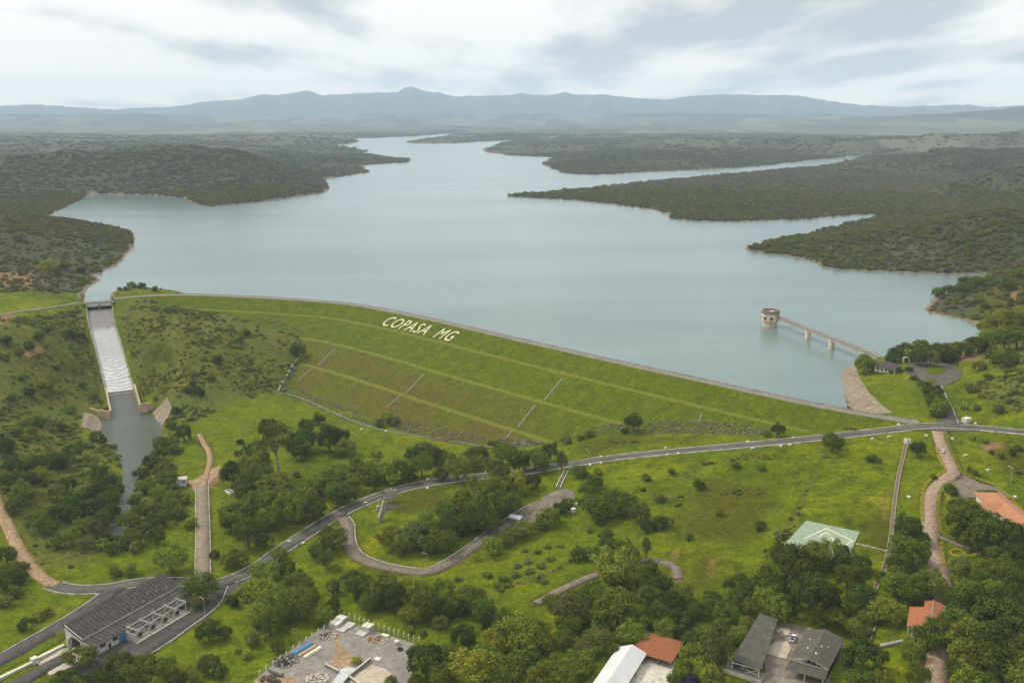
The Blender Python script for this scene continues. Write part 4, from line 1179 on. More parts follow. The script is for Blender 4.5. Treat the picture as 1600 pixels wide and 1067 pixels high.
drape('turning_place', [(826, 795), (842, 783), (858, 772), (872, 765), (886, 764), (897, 769), (899, 777), (890, 786), (870, 800), (850, 815), (835, 822), (815, 832), (800, 830)], M['laneconc'], 'round paved turning place at the end of the loop road', 0.25)
drape('forecourt', [(160, 916), (250, 897), (290, 905), (330, 900), (352, 912), (400, 885), (412, 888), (350, 935), (318, 970), (250, 1010), (205, 1035), (120, 1060), (105, 1038), (150, 1022), (128, 1010), (96, 985), (60, 1005), (20, 1030), (0, 1022), (100, 968), (150, 940)], M['asphalt'], 'worn asphalt forecourt round the power house', 0.06)
drape('planting_bed', [(296, 920), (316, 912), (329, 922), (328, 938), (314, 951), (300, 945)], M['damgrass'], 'kerbed grass bed at the right end of the power house', 0.3)
drape('grass_strip', [(-10, 1040), (60, 1006), (100, 988), (104, 996), (60, 1022), (-10, 1058)], M['damgrass'], 'grass strip between the yard road and the white wall', 0.3)
drape('rough_ground', [(58, 1036), (96, 1014), (112, 1012), (128, 1026), (118, 1040), (78, 1055)], M['sand'], 'bare rough ground below the white boundary wall', 0.3)
drape('dirt_apron', [(290, 752), (308, 748), (328, 732), (346, 728), (340, 742), (327, 756), (326, 772), (306, 772), (300, 760)], M['dirt'], 'bare earth apron at the top of the lane', 0.2)
drape('drive_apron', [(1486, 727), (1497, 733), (1512, 744), (1530, 754), (1560, 762), (1585, 778), (1570, 776), (1556, 766), (1526, 766), (1527, 778), (1505, 778), (1495, 772), (1490, 758), (1478, 752)], M['laneconc'], 'pale paved apron in front of the terracotta house', 0.25)
drape('courtyard', [(1008, 1016), (1057, 1030), (1040, 1090), (962, 1090)], surf('palecourt', (0.50, 0.47, 0.40), (0.40, 0.37, 0.31), 0.2, 0.9, space='pos', stains=(0.30, 0.28, 0.2)), 'pale concrete courtyard between the white warehouse and the trees', 0.1, z=5.5)
drape('shed_yard', [(1190, 1000), (1213, 962), (1262, 978), (1300, 1000), (1300, 1050), (1290, 1100), (1180, 1100), (1196, 1050)], surf('shedyard', (0.20, 0.165, 0.13), (0.12, 0.095, 0.075), 0.3, 0.95, space='pos', stains=(0.26, 0.22, 0.16)), 'muddy yard between the two grey sheds', 0.1, z=13.5)
drape('sand_heap', [(1196, 1014), (1212, 1003), (1230, 1003), (1236, 1014), (1228, 1030), (1212, 1026), (1198, 1022)], M['sand'], 'spread heap of pale sand in the muddy shed yard', 0.35, z=13.5)

for q in ([(239, 645), (262, 622), (269, 640), (256, 662), (250, 672)], [(131, 645), (155, 653), (161, 668), (150, 677), (127, 668)]): drape('stone_apron', q, M['gravelbank'], '', 0.55, 2.0, parent=sp_o)
# the concrete storage yard
yz = -4.5
drape('yard_paving', [(398, 1062), (440, 1026), (490, 990), (521, 968), (534, 968), (570, 980), (610, 993), (648, 1005), (640, 1090), (400, 1090)], M['yard'], 'grey concrete storage yard with dirt strips', 0.08, z=yz)
drape('earth_strip', [(519, 978), (532, 980), (530, 1003), (544, 1020), (560, 1028), (548, 1042), (520, 1044), (516, 1030), (527, 1018), (522, 1000)], M['dirt'], 'orange earth strip crossing the storage yard', 0.13, z=yz)
drape('earth_strip', [(398, 1062), (420, 1052), (450, 1056), (470, 1066), (480, 1085), (396, 1085)], M['dirt'], 'orange earth at the left corner of the storage yard', 0.13, z=yz)
drape('gravel_patch', [(527, 1056), (532, 1046), (544, 1040), (556, 1045), (557, 1051), (545, 1058), (520, 1085), (508, 1082)], surf('gravelgrey', (0.44, 0.45, 0.45), (0.35, 0.36, 0.36), 1.0, 0.95, space='pos'), 'pale grey gravel patch in the storage yard', 0.18, z=yz)
drape('gravel_patch', [(562, 1050), (582, 1039), (602, 1045), (612, 1053), (600, 1066), (580, 1085), (540, 1085), (548, 1062)], M['sand'], 'pale sandy gravel patch right of the low wall in the yard', 0.18, z=yz)


def box_thing(name, px, py, z, size, rz, mat, label, cat, part='body', lid=None, group=None):
    p = PZ(px, py, z); o = thing(name, p, rz, label, cat, group)
    MB().box((0, 0, size[2] / 2), size).build(part, mat, o)
    if lid: MB().box((0, 0, size[2] + 0.06), (size[0] * 1.03, size[1] * 1.03, 0.12)).build('lid', lid, o)
    return o


YA = math.radians(-28)
M['block'] = surf('block', (0.46, 0.43, 0.39), (0.34, 0.31, 0.28), 0.6, 0.9, stains=(0.36, 0.32, 0.28))
BG = 'pale stacks in the storage yard'
for (x, y, s, lab) in [(533, 972, (4.2, 4.2, 2.3), 'tall pale block stack in the top corner of the storage yard'), (525, 979, (4.4, 4.0, 2.2), 'pale block stack just left of the top corner stack'),
                       (545.5, 978, (4.2, 4.4, 0.8), 'low pale slab pile right of the corner stacks'), (535, 984, (4.2, 4.4, 0.8), 'low pale slab pile below the corner stacks'),
                       (575, 985, (4.0, 4.0, 2.6), 'tall pale block stack alone by the right fence of the yard'), (565, 991, (4.2, 3.6, 0.7), 'low white slab pile left of the lone tall stack')]:
    o = box_thing('block_stack', x, y, yz, s, YA, M['block'], lab, 'stack', 'blocks', None, BG)
    mb = MB()
    for k in (-1, 1): mb.box((k * s[0] * .25, 0, s[2] + .03), (s[0] * .42, s[1] * .92, 0.06))
    mb.build('top_layer', M['white'] if s[2] > 1 else M['block'], o)


def pile_of(name, px, py, label, cat, n, L, spread, mat, r, rz, z=yz, square=False):
    o = thing(name, PZ(px, py, z), rz, label, cat)
    k = 0
    for lay in range(2):
        for i in range(n - lay):
            yy = (i - (n - lay - 1) / 2) * spread
            mb = MB()
            if square: mb.box((RNG.uniform(-.3, .3), yy, r + lay * 2 * r), (L, r * 1.9, r * 1.9))
            else: mb.tube((-L / 2, yy, r + lay * 1.8 * r), (L / 2, yy, r + lay * 1.8 * r), r, n=10)
            mb.build('pipe' if not square else 'board', mat, o)
    return o


PA = math.radians(56)
pile_of('pipe_stack', 472, 1014, 'stack of blue pipes on the left side of the storage yard', 'pipes', 5, 10, 0.5, M['bluepipe'], 0.25, PA)
pile_of('timber_stack', 480, 1018, 'stack of timber boards beside the blue pipes', 'timber', 4, 9.5, 0.5, M['timber'], 0.22, PA, square=True)
pile_of('timber_stack', 489, 1020, 'paler timber stack farthest right of the blue pipes', 'timber', 3, 9, 0.6, M['paint'], 0.25, PA, square=True)


def heap(name, px, py, z, label, cat, n, rad, mats, smin=0.3, smax=1.2):
    o = thing(name, PZ(px, py, z), 0, label, cat)
    for q, mt in enumerate(mats):
        mb = MB()
        for k in range(n):
            a = RNG.uniform(0, 6.28); d = rad * math.sqrt(RNG.uniform(0, 1)); h = (1 - d / rad) * rad * .22
            R = Matrix.Rotation(RNG.uniform(0, 3), 4, 'Z') @ Matrix.Rotation(RNG.uniform(-.6, .6), 4, 'X')
            mb.box((d * math.cos(a), d * math.sin(a), 0.2 + h * RNG.uniform(0, 1)), (RNG.uniform(smin, smax), RNG.uniform(smin, smax) * .6, RNG.uniform(.15, .5)), M=R)
        mb.build(['scrap', 'pale_scrap', 'rubble'][q], mt, o)['kind'] = 'stuff'
    return o


heap('scrap_heap', 446, 1033, yz, 'dark scrap heap at the left edge of the storage yard', 'heap', 60, 5.0, [M['dark'], M['steel'], M['bark']])
heap('scrap_heap', 512, 993, yz, 'brown timber scrap heap left of the orange earth strip', 'heap', 40, 4.0, [M['bark'], M['sand'], M['steel']])
heap('scrap_heap', 588, 999, yz, 'rusty machinery scrap on a slab by the right fence', 'heap', 35, 3.2, [M['bark'], M['rust'], M['sand']])
heap('scrap_heap', 424, 1062, yz, 'dark scrap heap on orange earth at the bottom left yard corner', 'heap', 45, 4.5, [M['bark'], M['dark']])
heap('rubble_heap', 496, 1062, yz, 'pale rubble heap at the bottom of the storage yard', 'heap', 60, 4.5, [M['white'], M['sand']])
box_thing('concrete_slab', 592, 1001, yz, (7, 5, 0.25), YA, M['concrete'], 'thin concrete slab under the machinery scrap', 'slab', 'slab')
box_thing('concrete_slab', 628, 1009, yz, (9, 6, 0.25), YA, M['concrete'], 'thin concrete slab under the small round tank', 'slab', 'slab')
box_thing('metal_box', 602, 994, yz, (3.4, 1.8, 0.8), YA, M['white'], 'white metal box beside the machinery scrap', 'box', 'box')
box_thing('concrete_beam', 431, 1052, yz, (7.0, 1.6, 1.4), math.radians(-32), M['concrete'], 'pale concrete beam lying by the left yard corner', 'beam', 'beam')
o = thing('round_tank', PZ(620, 1006, yz + .25), 0, 'small pale round tank on a slab in the yard', 'tank')
MB().tube((0, 0, 0), (0, 0, 1.5), 1.0, n=18).build('body', M['block'], o); MB().tube((0, 0, 1.5), (0, 0, 1.65), 1.05, 0.6, n=18).build('lid', M['white'], o)
# a big tyre lying flat
def torus(R, r, n=28, k=10):
    V = []; F = []
    for i in range(n):
        for j in range(k):
            a = 2 * math.pi * i / n; b_ = 2 * math.pi * j / k
            V.append(((R + r * math.cos(b_)) * math.cos(a), (R + r * math.cos(b_)) * math.sin(a), r * math.sin(b_)))
            F.append((i * k + j, ((i + 1) % n) * k + j, ((i + 1) % n) * k + (j + 1) % k, i * k + (j + 1) % k))
    return V, F


V, F = torus(0.85, 0.35)
o = MB().poly(V, F).build('tyre', M['rubber'], None, tuple(PZ(625, 1013, yz + .6)))
tag(o, 'large black tyre lying flat on the yard slab', 'tyre')
o = MB().box((0, 0, .12), (2.6, 2.2, .24)).build('cover_slab', M['white'], None, tuple(PZ(590, 1029, yz + .05)), YA); tag(o, 'pale square cover slab alone in the open yard', 'slab')
for (a, b, lab) in [((508, 1041), (529, 1052), 'low pale wall left of the gravel patch in the yard'), ((579, 1032), (547, 1058), 'long low pale wall running down the middle of the yard'), ((545, 1060), (570, 1078), 'short pale wall at the bottom edge of the yard'), ((545, 1060), (528, 1078), 'pale wall slanting left at the bottom edge of the yard')]:
    A = PZ(*a, yz); B = PZ(*b, yz); d = B - A
    o = thing('low_wall', A, math.atan2(d[1], d[0]), lab, 'wall'); Ln = float(np.linalg.norm(d))
    MB().box((Ln / 2, 0, .7), (Ln, .5, 1.4)).build('wall', M['concrete'], o); MB().box((Ln / 2, 0, 1.45), (Ln + .2, .75, .12)).build('coping', M['block'], o)
# yard fence
fp = [(33, 700), (98, 645), (165, 603), (232, 557), (292, 512), (355, 460), (416, 420), (480, 375), (537, 335), (599, 295), (654, 257), (716, 210), (772, 175), (847, 130), (895, 150), (947, 163), (992, 180), (1037, 195), (1080, 210), (1127, 230), (1175, 243), (1232, 262), (1277, 280), (1327, 300), (1370, 308), (1418, 330), (1467, 345), (1516, 362), (1566, 375)]
P = hit([400 + p[0] / 6.154 for p in fp], [940 + p[1] / 6.154 + 3.2 for p in fp], 0, HG)
fe = thing('yard_fence', P[13], 0, 'pale concrete post and wire fence round the storage yard', 'fence')
F0 = P[13]
for p in P:
    q = Vector(p - F0); mb = MB().box(q + Vector((0, 0, 1.1)), (.28, .28, 2.4)); mb.bar(q + Vector((0, 0, 2.25)), q + Vector((.35, .3, 2.7)), .2); mb.build('post', M['paint'], fe)
mb = MB()
for a, b in zip(P[:-1], P[1:]):
    for h in (.5, 1.1, 1.7, 2.2): mb.bar(Vector(a - F0) + Vector((0, 0, h)), Vector(b - F0) + Vector((0, 0, h)), .02)
mb.build('wire', M['steel'], fe)


# ------------------------------------------------------------------ roofs
def ribbed(o, name, a, b, c, d, mat, ribs, h=0.3, thick=0.18, duty=0.45):
    """roof sheet a-b (lower edge) to d-c (upper edge) with ribs running up the slope"""
    a, b, c, d = map(Vector, (a, b, c, d)); n = ((b - a).cross(d - a)).normalized()
    if n.z < 0: n = -n
    V, F = [], []; prof = []
    for i in range(ribs):
        for f_, u in ((0, 0), (duty * .25, 1), (duty * .75, 1), (duty, 0)): prof.append(((i + f_) / ribs, u))
    prof.append((1.0, 0))
    for t, u in prof:
        lo = a.lerp(b, t); hi = d.lerp(c, t)
        for p in (lo, hi): V += [tuple(p + n * (u * h)), tuple(p - n * thick)]
    m_ = len(prof)
    for i in range(m_ - 1):
        k = i * 4; q = k + 4
        F += [(k, q, q + 2, k + 2), (k + 1, k + 3, q + 3, q + 1), (k, k + 1, q + 1, q), (k + 2, q + 2, q + 3, k + 3)]
    F += [(0, 2, 3, 1), ((m_ - 1) * 4, (m_ - 1) * 4 + 1, (m_ - 1) * 4 + 3, (m_ - 1) * 4 + 2)]
    return MB().poly(V, F).build(name, mat, o)


def wall_pt(o, yl, px, py):
    """local (x, z) on the vertical plane y = yl of thing o seen at a pixel"""
    a = o.rotation_euler[2]; n = np.array([-math.sin(a), math.cos(a), 0]); d = rays(px, py)
    org = np.array(o.location) + n * yl
    t = np.dot(org - np.array([0, 0, CAMZ]), n) / np.dot(d, n)
    p = local(o, np.array([0, 0, CAMZ]) + d * t)
    return p[0], p[2]


# power house
A = PZ(129.5, 1000, -3.0); B = PZ(281, 916, -3.0); pa = math.atan2(B[1] - A[1], B[0] - A[0]); LP_ = float(np.hypot(*(B - A)[:2]))
ph_ = thing('power_house', (A[0], A[1], -8.0), pa, 'long power house with dark ribbed roof and white walls', 'building')
ribbed(ph_, 'main_roof', (-.6, 0.1, 5.0), (LP_ + .6, 0.1, 5.0), (LP_ + .6, 10.6, 9.0), (-.6, 10.6, 9.0), M['roofdark'], 27, .42)
ribbed(ph_, 'lower_roof', (-.2, -7.6, 3.9), (LP_ + .8, -7.6, 3.9), (LP_ + .8, -.35, 4.75), (-.2, -.35, 4.75), M['roofdark'], 27, .4)
MB().box((LP_ / 2, -.12, 5.0), (LP_ + 1.2, .45, .75)).build('gutter_beam', M['concrete'], ph_)
mb = MB().poly([(0, .2, 0), (0, 10.2, 0), (0, 10.2, 8.5), (0, .2, 4.8), (LP_, .2, 0), (LP_, 10.2, 0), (LP_, 10.2, 8.5), (LP_, .2, 4.8)], [(0, 3, 2, 1), (4, 5, 6, 7), (1, 2, 6, 5), (0, 4, 7, 3)])
mb.build('hall_wall', M['white'], ph_)
MB().poly([(0, -7.2, 0), (0, .2, 0), (0, .2, 4.5), (0, -7.2, 3.65), (LP_, -7.2, 0), (LP_, .2, 0), (LP_, .2, 4.5), (LP_, -7.2, 3.65)], [(0, 1, 2, 3)[::-1], (4, 5, 6, 7), (0, 4, 7, 3)]).build('front_wall', M['white'], ph_)
ga = MB().box((-.15, 5.2, 6.4), (.3, 10, 2.0)); mg = ga.v
ga.v = [(x, y, z + (y - 5.2) * .38) for x, y, z in mg]; ga.build('gable_fascia', M['white'], ph_)
MB().box((-.06, 4.2, 2.3), (.12, 4.6, 4.6)).build('gable_opening', M['dark'], ph_)
MB().box((-1.0, 6.9, 2.6), (2.0, .4, 5.2)).build('gable_pillar', M['white'], ph_)
fy = -7.24
for (nm, px, py, w_, h_, mt) in [('window', 160, 1001, 2.6, 1.3, M['glass']), ('door', 171, 1003, 1.3, 2.3, M['dark']), ('window', 179.5, 993, 2.6, 1.5, M['glass']), ('door', 190.5, 990, 3.2, 3.2, M['bluedoor'])]:
    x_, z_ = wall_pt(ph_, -7.2, px, py); z_ = min(max(z_, h_ / 2 + (1.2 if nm == 'window' else 0)), 3.5 - h_ / 2) if nm == 'window' else h_ / 2
    fr = MB()
    for sx in (-1, 1): fr.box((x_ + sx * (w_ / 2 + .08), fy - .05, z_), (.16, .12, h_ + .3))
    fr.box((x_, fy - .05, z_ + h_ / 2 + .08), (w_, .12, .16))
    d_ = MB().box((x_, fy - .02, z_), (w_, .08, h_)).build(nm, mt, ph_)
    if nm == 'door' and mt is M['bluedoor']: d_['label'] = 'blue double door'
    fr.build('frame', M['bluedoor'] if mt is M['bluedoor'] else M['white'], d_)
MB().box((LP_ - 4.0, fy - .03, 1.8), (.7, .1, 3.6)).build('pilaster', M['bluedoor'], ph_)
for (x_, y_) in [(33, 1.6), (38, 4.2), (42, 3.0), (27, 1.2), (47, 2.2)]: MB().tube((x_, y_, 5.1 + y_ * .38), (x_, y_, 6.3 + y_ * .38), .2, n=8).build('roof_vent', M['block'], ph_)

# transformer bays in front of the power house
S_a = local(ph_, PZ(213, 1004, -8)); S_b = local(ph_, PZ(294, 958, -8))
x0, x1 = float(S_a[0]), min(float(S_b[0]), LP_ - 1.5); yf = float(0.5 * (S_a[1] + S_b[1])); yf = min(yf, -11.5)
sb = thing('substation', np.array(ph_.location) + np.array([math.cos(pa) * x0 - math.sin(pa) * -7.9, math.sin(pa) * x0 + math.cos(pa) * -7.9, 0]), pa, 'concrete frame substation bays along the power house front', 'substation')
LS_, DS_ = x1 - x0, (-7.9 - yf)
print('substation', LS_, DS_, 'power house', LP_)
MB().box((LS_ / 2, -DS_ / 2, .22), (LS_ + 1, DS_ + 1, .44)).build('slab', M['concrete'], sb)
MB().box((LS_ / 2, -DS_ - .6, .3), (LS_ + 1.2, .25, .6)).build('kerb', M['paint'], sb)
MB().box((.15, -DS_ / 2, 2.2), (.3, DS_, 3.0)).build('end_wall', M['block'], sb)
MB().box((LS_ / 2, -.12, 1.6), (LS_, .2, 2.4)).build('back_wall', M['concrete'], sb)
nb_ = 4
for k in range(nb_ + 1):
    x_ = .4 + (LS_ - .8) * k / nb_
    for y_ in (-.5, -DS_ + .3): MB().box((x_, y_, 3.0), (.35, .35, 5.2)).build('post', M['block'], sb)
    MB().box((x_, -DS_ / 2, 5.7), (.3, DS_, .35)).build('beam', M['block'], sb)
    if 0 < k < nb_: MB().box((x_, -DS_ * .3, 1.5), (.2, DS_ * .4, 2.1)).build('bay_wall', M['block'], sb)
for y_ in (-.5, -DS_ + .3): MB().box((LS_ / 2, y_, 5.45), (LS_, .25, .3)).build('beam', M['block'], sb)
fm = MB()
for h in (1.0, 1.7, 2.4): fm.box((LS_ / 2, -DS_ + .1, h), (LS_, .05, .05))
for k in range(int(LS_)): fm.box((k + .5, -DS_ + .1, 1.4), (.05, .05, 2.1))
fm.build('mesh_fence', M['steel'], sb)
for k in range(nb_ + 1):
    for j in range(3):
        x_ = .6 + (LS_ - 1.2) * k / nb_ + (j - 1) * .7; MB().tube((x_, -.6, 5.7), (x_, -.6, 6.8), .16, .09, 8).build('insulator', M['block'], sb); MB().tube((x_, -DS_ + .4, 5.7), (x_, -DS_ + .4, 6.4), .14, .08, 8).build('insulator', M['block'], sb)
for k in range(nb_):
    x_ = .4 + (LS_ - .8) * (k + .5) / nb_
    p = np.array(sb.location) + [math.cos(pa) * x_ + math.sin(pa) * DS_ * .55, math.sin(pa) * x_ - math.cos(pa) * DS_ * .55, .44]
    t_ = thing('transformer', p, pa, '%s transformer from the left in the substation bays' % ['first', 'second', 'third', 'fourth'][k], 'transformer', 'transformers in the substation')
    MB().box((0, 0, 1.1), (2.0, 1.3, 1.9)).build('tank', M['steel'], t_)
    fn = MB()
    for j in range(6): fn.box((-.85 + j * .34, -.85, 1.1), (.08, .4, 1.5))
    fn.build('cooling_fins', M['dark'], t_)
    cn = MB().tube((-.9, .2, 2.5), (.9, .2, 2.5), .3, n=12); cn.build('conservator', M['block'], t_)
    for j in (-1, 0, 1): MB().tube((j * .5, -.3, 2.0), (j * .5, -.3, 2.9), .12, .06, 8).build('bushing', M['block'], t_)

# white boundary wall and pillar, bottom left
for (a, b, lab) in [((-12, 1068), (53, 1035), 'white low boundary wall running to the bottom left corner'), ((56, 1033), (100, 1010), 'white low boundary wall between the pillar and the power house')]:
    A = hit1(*a, 0, HG); B = hit1(*b, 0, HG); d = B - A; Ln = float(np.hypot(*d[:2]))
    o = thing('boundary_wall', A, math.atan2(d[1], d[0]), lab, 'wall'); MB().box((Ln / 2, 0, .5), (Ln, 1.0, 1.4)).build('wall', M['white'], o); MB().box((Ln / 2, 0, 1.27), (Ln + .1, 1.3, .14)).build('coping', M['white'], o)
o = box_thing('gate_pillar', 54, 1035, float(hit1(54, 1035, 0, HG)[2]), (2.4, 2.4, 2.2), 1.0, M['white'], 'squat white gate pillar between the two boundary walls', 'pillar', 'pillar', M['white'])


# ------------------------------------------------------------------ vehicles
def loft(secs):
    """sections along x: (x, half width bottom, half width top, z bottom, z top)"""
    V, F = [], []
    for (x, wb, wt, z0, z1) in secs: V += [(x, -wb, z0), (x, wb, z0), (x, wb, z0 + (z1 - z0) * .6), (x, wt, z1), (x, -wt, z1), (x, -wb, z0 + (z1 - z0) * .6)]
    for i in range(len(secs) - 1):
        for j in range(6): F.append((i * 6 + j, i * 6 + (j + 1) % 6, (i + 1) * 6 + (j + 1) % 6, (i + 1) * 6 + j))
    F += [tuple(range(5, -1, -1)), tuple(range(len(V) - 6, len(V)))]
    return MB().poly(V, F)


def car(name, p, rz, mat, label, cat, pickup=False):
    o = thing(name, p, rz, label, cat)
    L = 2.15 if not pickup else 2.6
    if pickup:
        loft([(L, .75, .7, .45, .8), (L - .2, .88, .8, .35, 1.0), (L - 1.3, .9, .82, .32, 1.12), (.4, .9, .85, .32, 1.15), (-.3, .9, .85, .32, 1.1), (-.32, .9, .88, .32, .72), (-L + .1, .9, .88, .36, .72)]).build('body', mat, o)
        for s in (-1, 1): MB().box((-1.4, s * .85, .92), (2.3, .1, .5)).build('bed_side', mat, o)
        MB().box((-L + .05, 0, .9), (.1, 1.7, .5)).build('tailgate', mat, o)
        MB().box((-1.4, 0, .78), (2.2, 1.55, .08)).build('cargo_bed', M['dark'], o)
        loft([(1.35, .82, .7, 1.1, 1.15), (.75, .82, .66, 1.1, 1.72), (-.15, .82, .66, 1.1, 1.74), (-.33, .82, .68, 1.1, 1.15)]).build('window', M['glass'], o)
        loft([(.75, .7, .62, 1.68, 1.78), (-.2, .7, .62, 1.68, 1.8)]).build('roof', mat, o)
    else:
        loft([(L, .6, .55, .4, .65), (L - .2, .82, .72, .3, .82), (L - .95, .87, .78, .28, .95), (0, .88, .8, .28, .98), (-L + .5, .87, .78, .3, 1.0), (-L + .1, .8, .7, .36, .9), (-L, .7, .6, .45, .7)]).build('body', mat, o)
        loft([(1.15, .78, .68, .92, .98), (.45, .78, .6, .95, 1.42), (-.8, .78, .6, .97, 1.45), (-1.7, .76, .66, .95, 1.02)]).build('window', M['glass'], o)
        loft([(.4, .64, .56, 1.38, 1.48), (-.2, .66, .58, 1.4, 1.52), (-.85, .64, .56, 1.4, 1.49)]).build('roof', mat, o)
    for sx in (1, -1):
        for sy in (-1, 1):
            w_ = MB().tube((sx * L * .62, sy * .9, .32), (sx * L * .62, sy * .68, .32), .32, n=16).build('wheel', M['rubber'], o)
            MB().tube((sx * L * .62, sy * .91, .32), (sx * L * .62, sy * .9, .32), .19, n=12).build('rim', M['steel'], w_)
    for s in (-1, 1):
        MB().box((L - .12, s * .55, .68), (.12, .3, .14)).build('headlight', M['glass'], o)
        MB().box((-L + .06, s * .58, .74), (.1, .24, .14)).build('tail_light', M['rust'], o)
    return o


p = hit1(193, 997.5, 0, HG); p[2] += .15
car('parked_car', p, math.radians(15), M['carwhite'], 'white car parked by the blue door of the power house', 'car')
p = hit1(1473.5, 707, 0, HG); p[2] += .25
car('driving_car', p, math.radians(60), M['carsilver'], 'silver car on the brown driveway below the junction', 'car')
car('pickup_truck', PZ(1239, 999, 13.65), math.radians(62), M['carwhite'], 'white pickup truck parked beside the right grey shed', 'truck', True)

# ------------------------------------------------------------------ small buildings
def gable(o, x0, x1, y0, y1, ze, zr, mat, name='roof', over=.5, ribs=None, ridge='x'):
    """two slope roof as one part"""
    ym = (y0 + y1) / 2; a, b, c, d = x0 - over, x1 + over, y0 - over, y1 + over
    dz = (zr - ze) * over / ((y1 - y0) / 2); t = .16
    V = [(a, c, ze - dz), (b, c, ze - dz), (a, ym, zr), (b, ym, zr), (a, d, ze - dz), (b, d, ze - dz)]
    V += [(x, y, z - t) for x, y, z in V]
    F = [(0, 1, 3, 2), (2, 3, 5, 4), (6, 8, 9, 7), (8, 10, 11, 9), (0, 6, 7, 1), (4, 5, 11, 10), (0, 2, 8, 6), (2, 4, 10, 8), (1, 7, 9, 3), (3, 9, 11, 5)]
    return MB().poly(V, F).build(name, mat, o)


def hip(o, x0, x1, y0, y1, ze, zr, mat, over=.6, inset=None):
    a, b, c, d = x0 - over, x1 + over, y0 - over, y1 + over; ym = (c + d) / 2; xm = (a + b) / 2
    if b - a >= d - c:
        i = (d - c) / 2 if inset is None else inset; r = [(a + i, ym, zr), (b - i, ym, zr)]
        F = [(0, 1, 5, 4), (1, 2, 5), (2, 3, 4, 5), (3, 0, 4)]
    else:
        i = (b - a) / 2 if inset is None else inset; r = [(xm, c + i, zr), (xm, d - i, zr)]
        F = [(0, 1, 4), (1, 2, 5, 4), (2, 3, 5), (3, 0, 4, 5)]
    V = [(a, c, ze), (b, c, ze), (b, d, ze), (a, d, ze)] + r + [(a, c, ze - .18), (b, c, ze - .18), (b, d, ze - .18), (a, d, ze - .18)]
    F += [(0, 6, 7, 1), (1, 7, 8, 2), (2, 8, 9, 3), (3, 9, 6, 0), (9, 8, 7, 6)]
    return MB().poly(V, F).build('roof', mat, o)


def walls(o, x0, x1, y0, y1, h, mat, name='wall', gz_=None):
    mb = MB().poly([(x0, y0, -.6), (x1, y0, -.6), (x1, y1, -.6), (x0, y1, -.6), (x0, y0, h), (x1, y0, h), (x1, y1, h), (x0, y1, h)], [(0, 1, 5, 4), (1, 2, 6, 5), (2, 3, 7, 6), (3, 0, 4, 7)])
    if gz_: ym = (y0 + y1) / 2; mb.poly([(x0, y0, h), (x0, y1, h), (x0, ym, gz_), (x1, y0, h), (x1, y1, h), (x1, ym, gz_)], [(0, 2, 1), (3, 4, 5)])
    return mb.build(name, mat, o)


# kiosk at the head of the lane
p = hit1(284, 758, 0, HG); p[2] += .7; o = thing('kiosk', p, math.radians(14), 'small white kiosk with a grey roof at the head of the lane', 'kiosk')
walls(o, -2.9, 2.9, -2.0, 2.0, 3.4, M['whiteroof'])
MB().poly([(-3.3, -2.2, 3.6), (3.3, -2.2, 3.6), (3.3, 2.6, 3.9), (-3.3, 2.6, 3.9), (-3.3, -2.2, 3.4), (3.3, -2.2, 3.4), (3.3, 2.6, 3.7), (-3.3, 2.6, 3.7)], [(0, 1, 2, 3), (7, 6, 5, 4), (0, 4, 5, 1), (1, 5, 6, 2), (2, 6, 7, 3), (3, 7, 4, 0)]).build('roof', M['block'], o)
MB().box((1.4, -2.03, 2.2), (1.6, .1, .9)).build('window', M['glass'], o); MB().box((2.93, 0, 1.1), (.1, 1.0, 2.1)).build('door', M['steel'], o)
# concrete chamber with two hatches right of the lane
p = hit1(359, 770, 0, HG); o = thing('inspection_chamber', p, math.radians(-48), 'white concrete chamber with two dark hatches right of the lane', 'chamber')
MB().box((0, 0, .6), (6.4, 3.0, 1.6)).build('body', M['white'], o)
for x_ in (-1.5, 1.5): MB().box((x_, 0, 1.45), (1.9, 1.8, .16)).build('hatch', M['dark'], o)
mb = MB()
for x_ in (-3.0, -1.4): mb.tube((x_, 1.3, 1.4), (x_ - .2, 1.4, 3.6), .1, n=8)
mb.bar((-3.1, 1.35, 3.3), (-1.6, 1.35, 3.3), .12); mb.build('hand_rail', M['steel'], o)
o = MB().box((0, 0, .3), (4.2, .6, .7)).build('concrete_beam', M['white'], None, tuple(hit1(369, 794.5, 0, HG)), math.radians(20)); tag(o, 'short white beam lying under the trees right of the lane', 'beam')
# shelter on the turning place
p = hit1(806, 815, 0, HG); o = thing('shelter', p, math.radians(-29), 'small shelter with a white curved roof on the loop road', 'shelter')
V = []
for i in range(9):
    a_ = math.pi * i / 8; V += [(-3.2, -2.1 * math.cos(a_), 2.3 + 1.2 * math.sin(a_)), (3.4, -2.1 * math.cos(a_), 2.3 + 1.2 * math.sin(a_))]
MB().poly(V, [(2 * i, 2 * i + 1, 2 * i + 3, 2 * i + 2) for i in range(8)] + [tuple(range(0, 18, 2)), tuple(range(17, 0, -2))]).build('roof', M['whiteroof'], o)
walls(o, -3.0, 3.2, -1.9, 1.9, 2.4, M['concrete']); MB().box((-3.04, 0, 1.2), (.1, 2.6, 2.0)).build('opening', M['dark'], o)
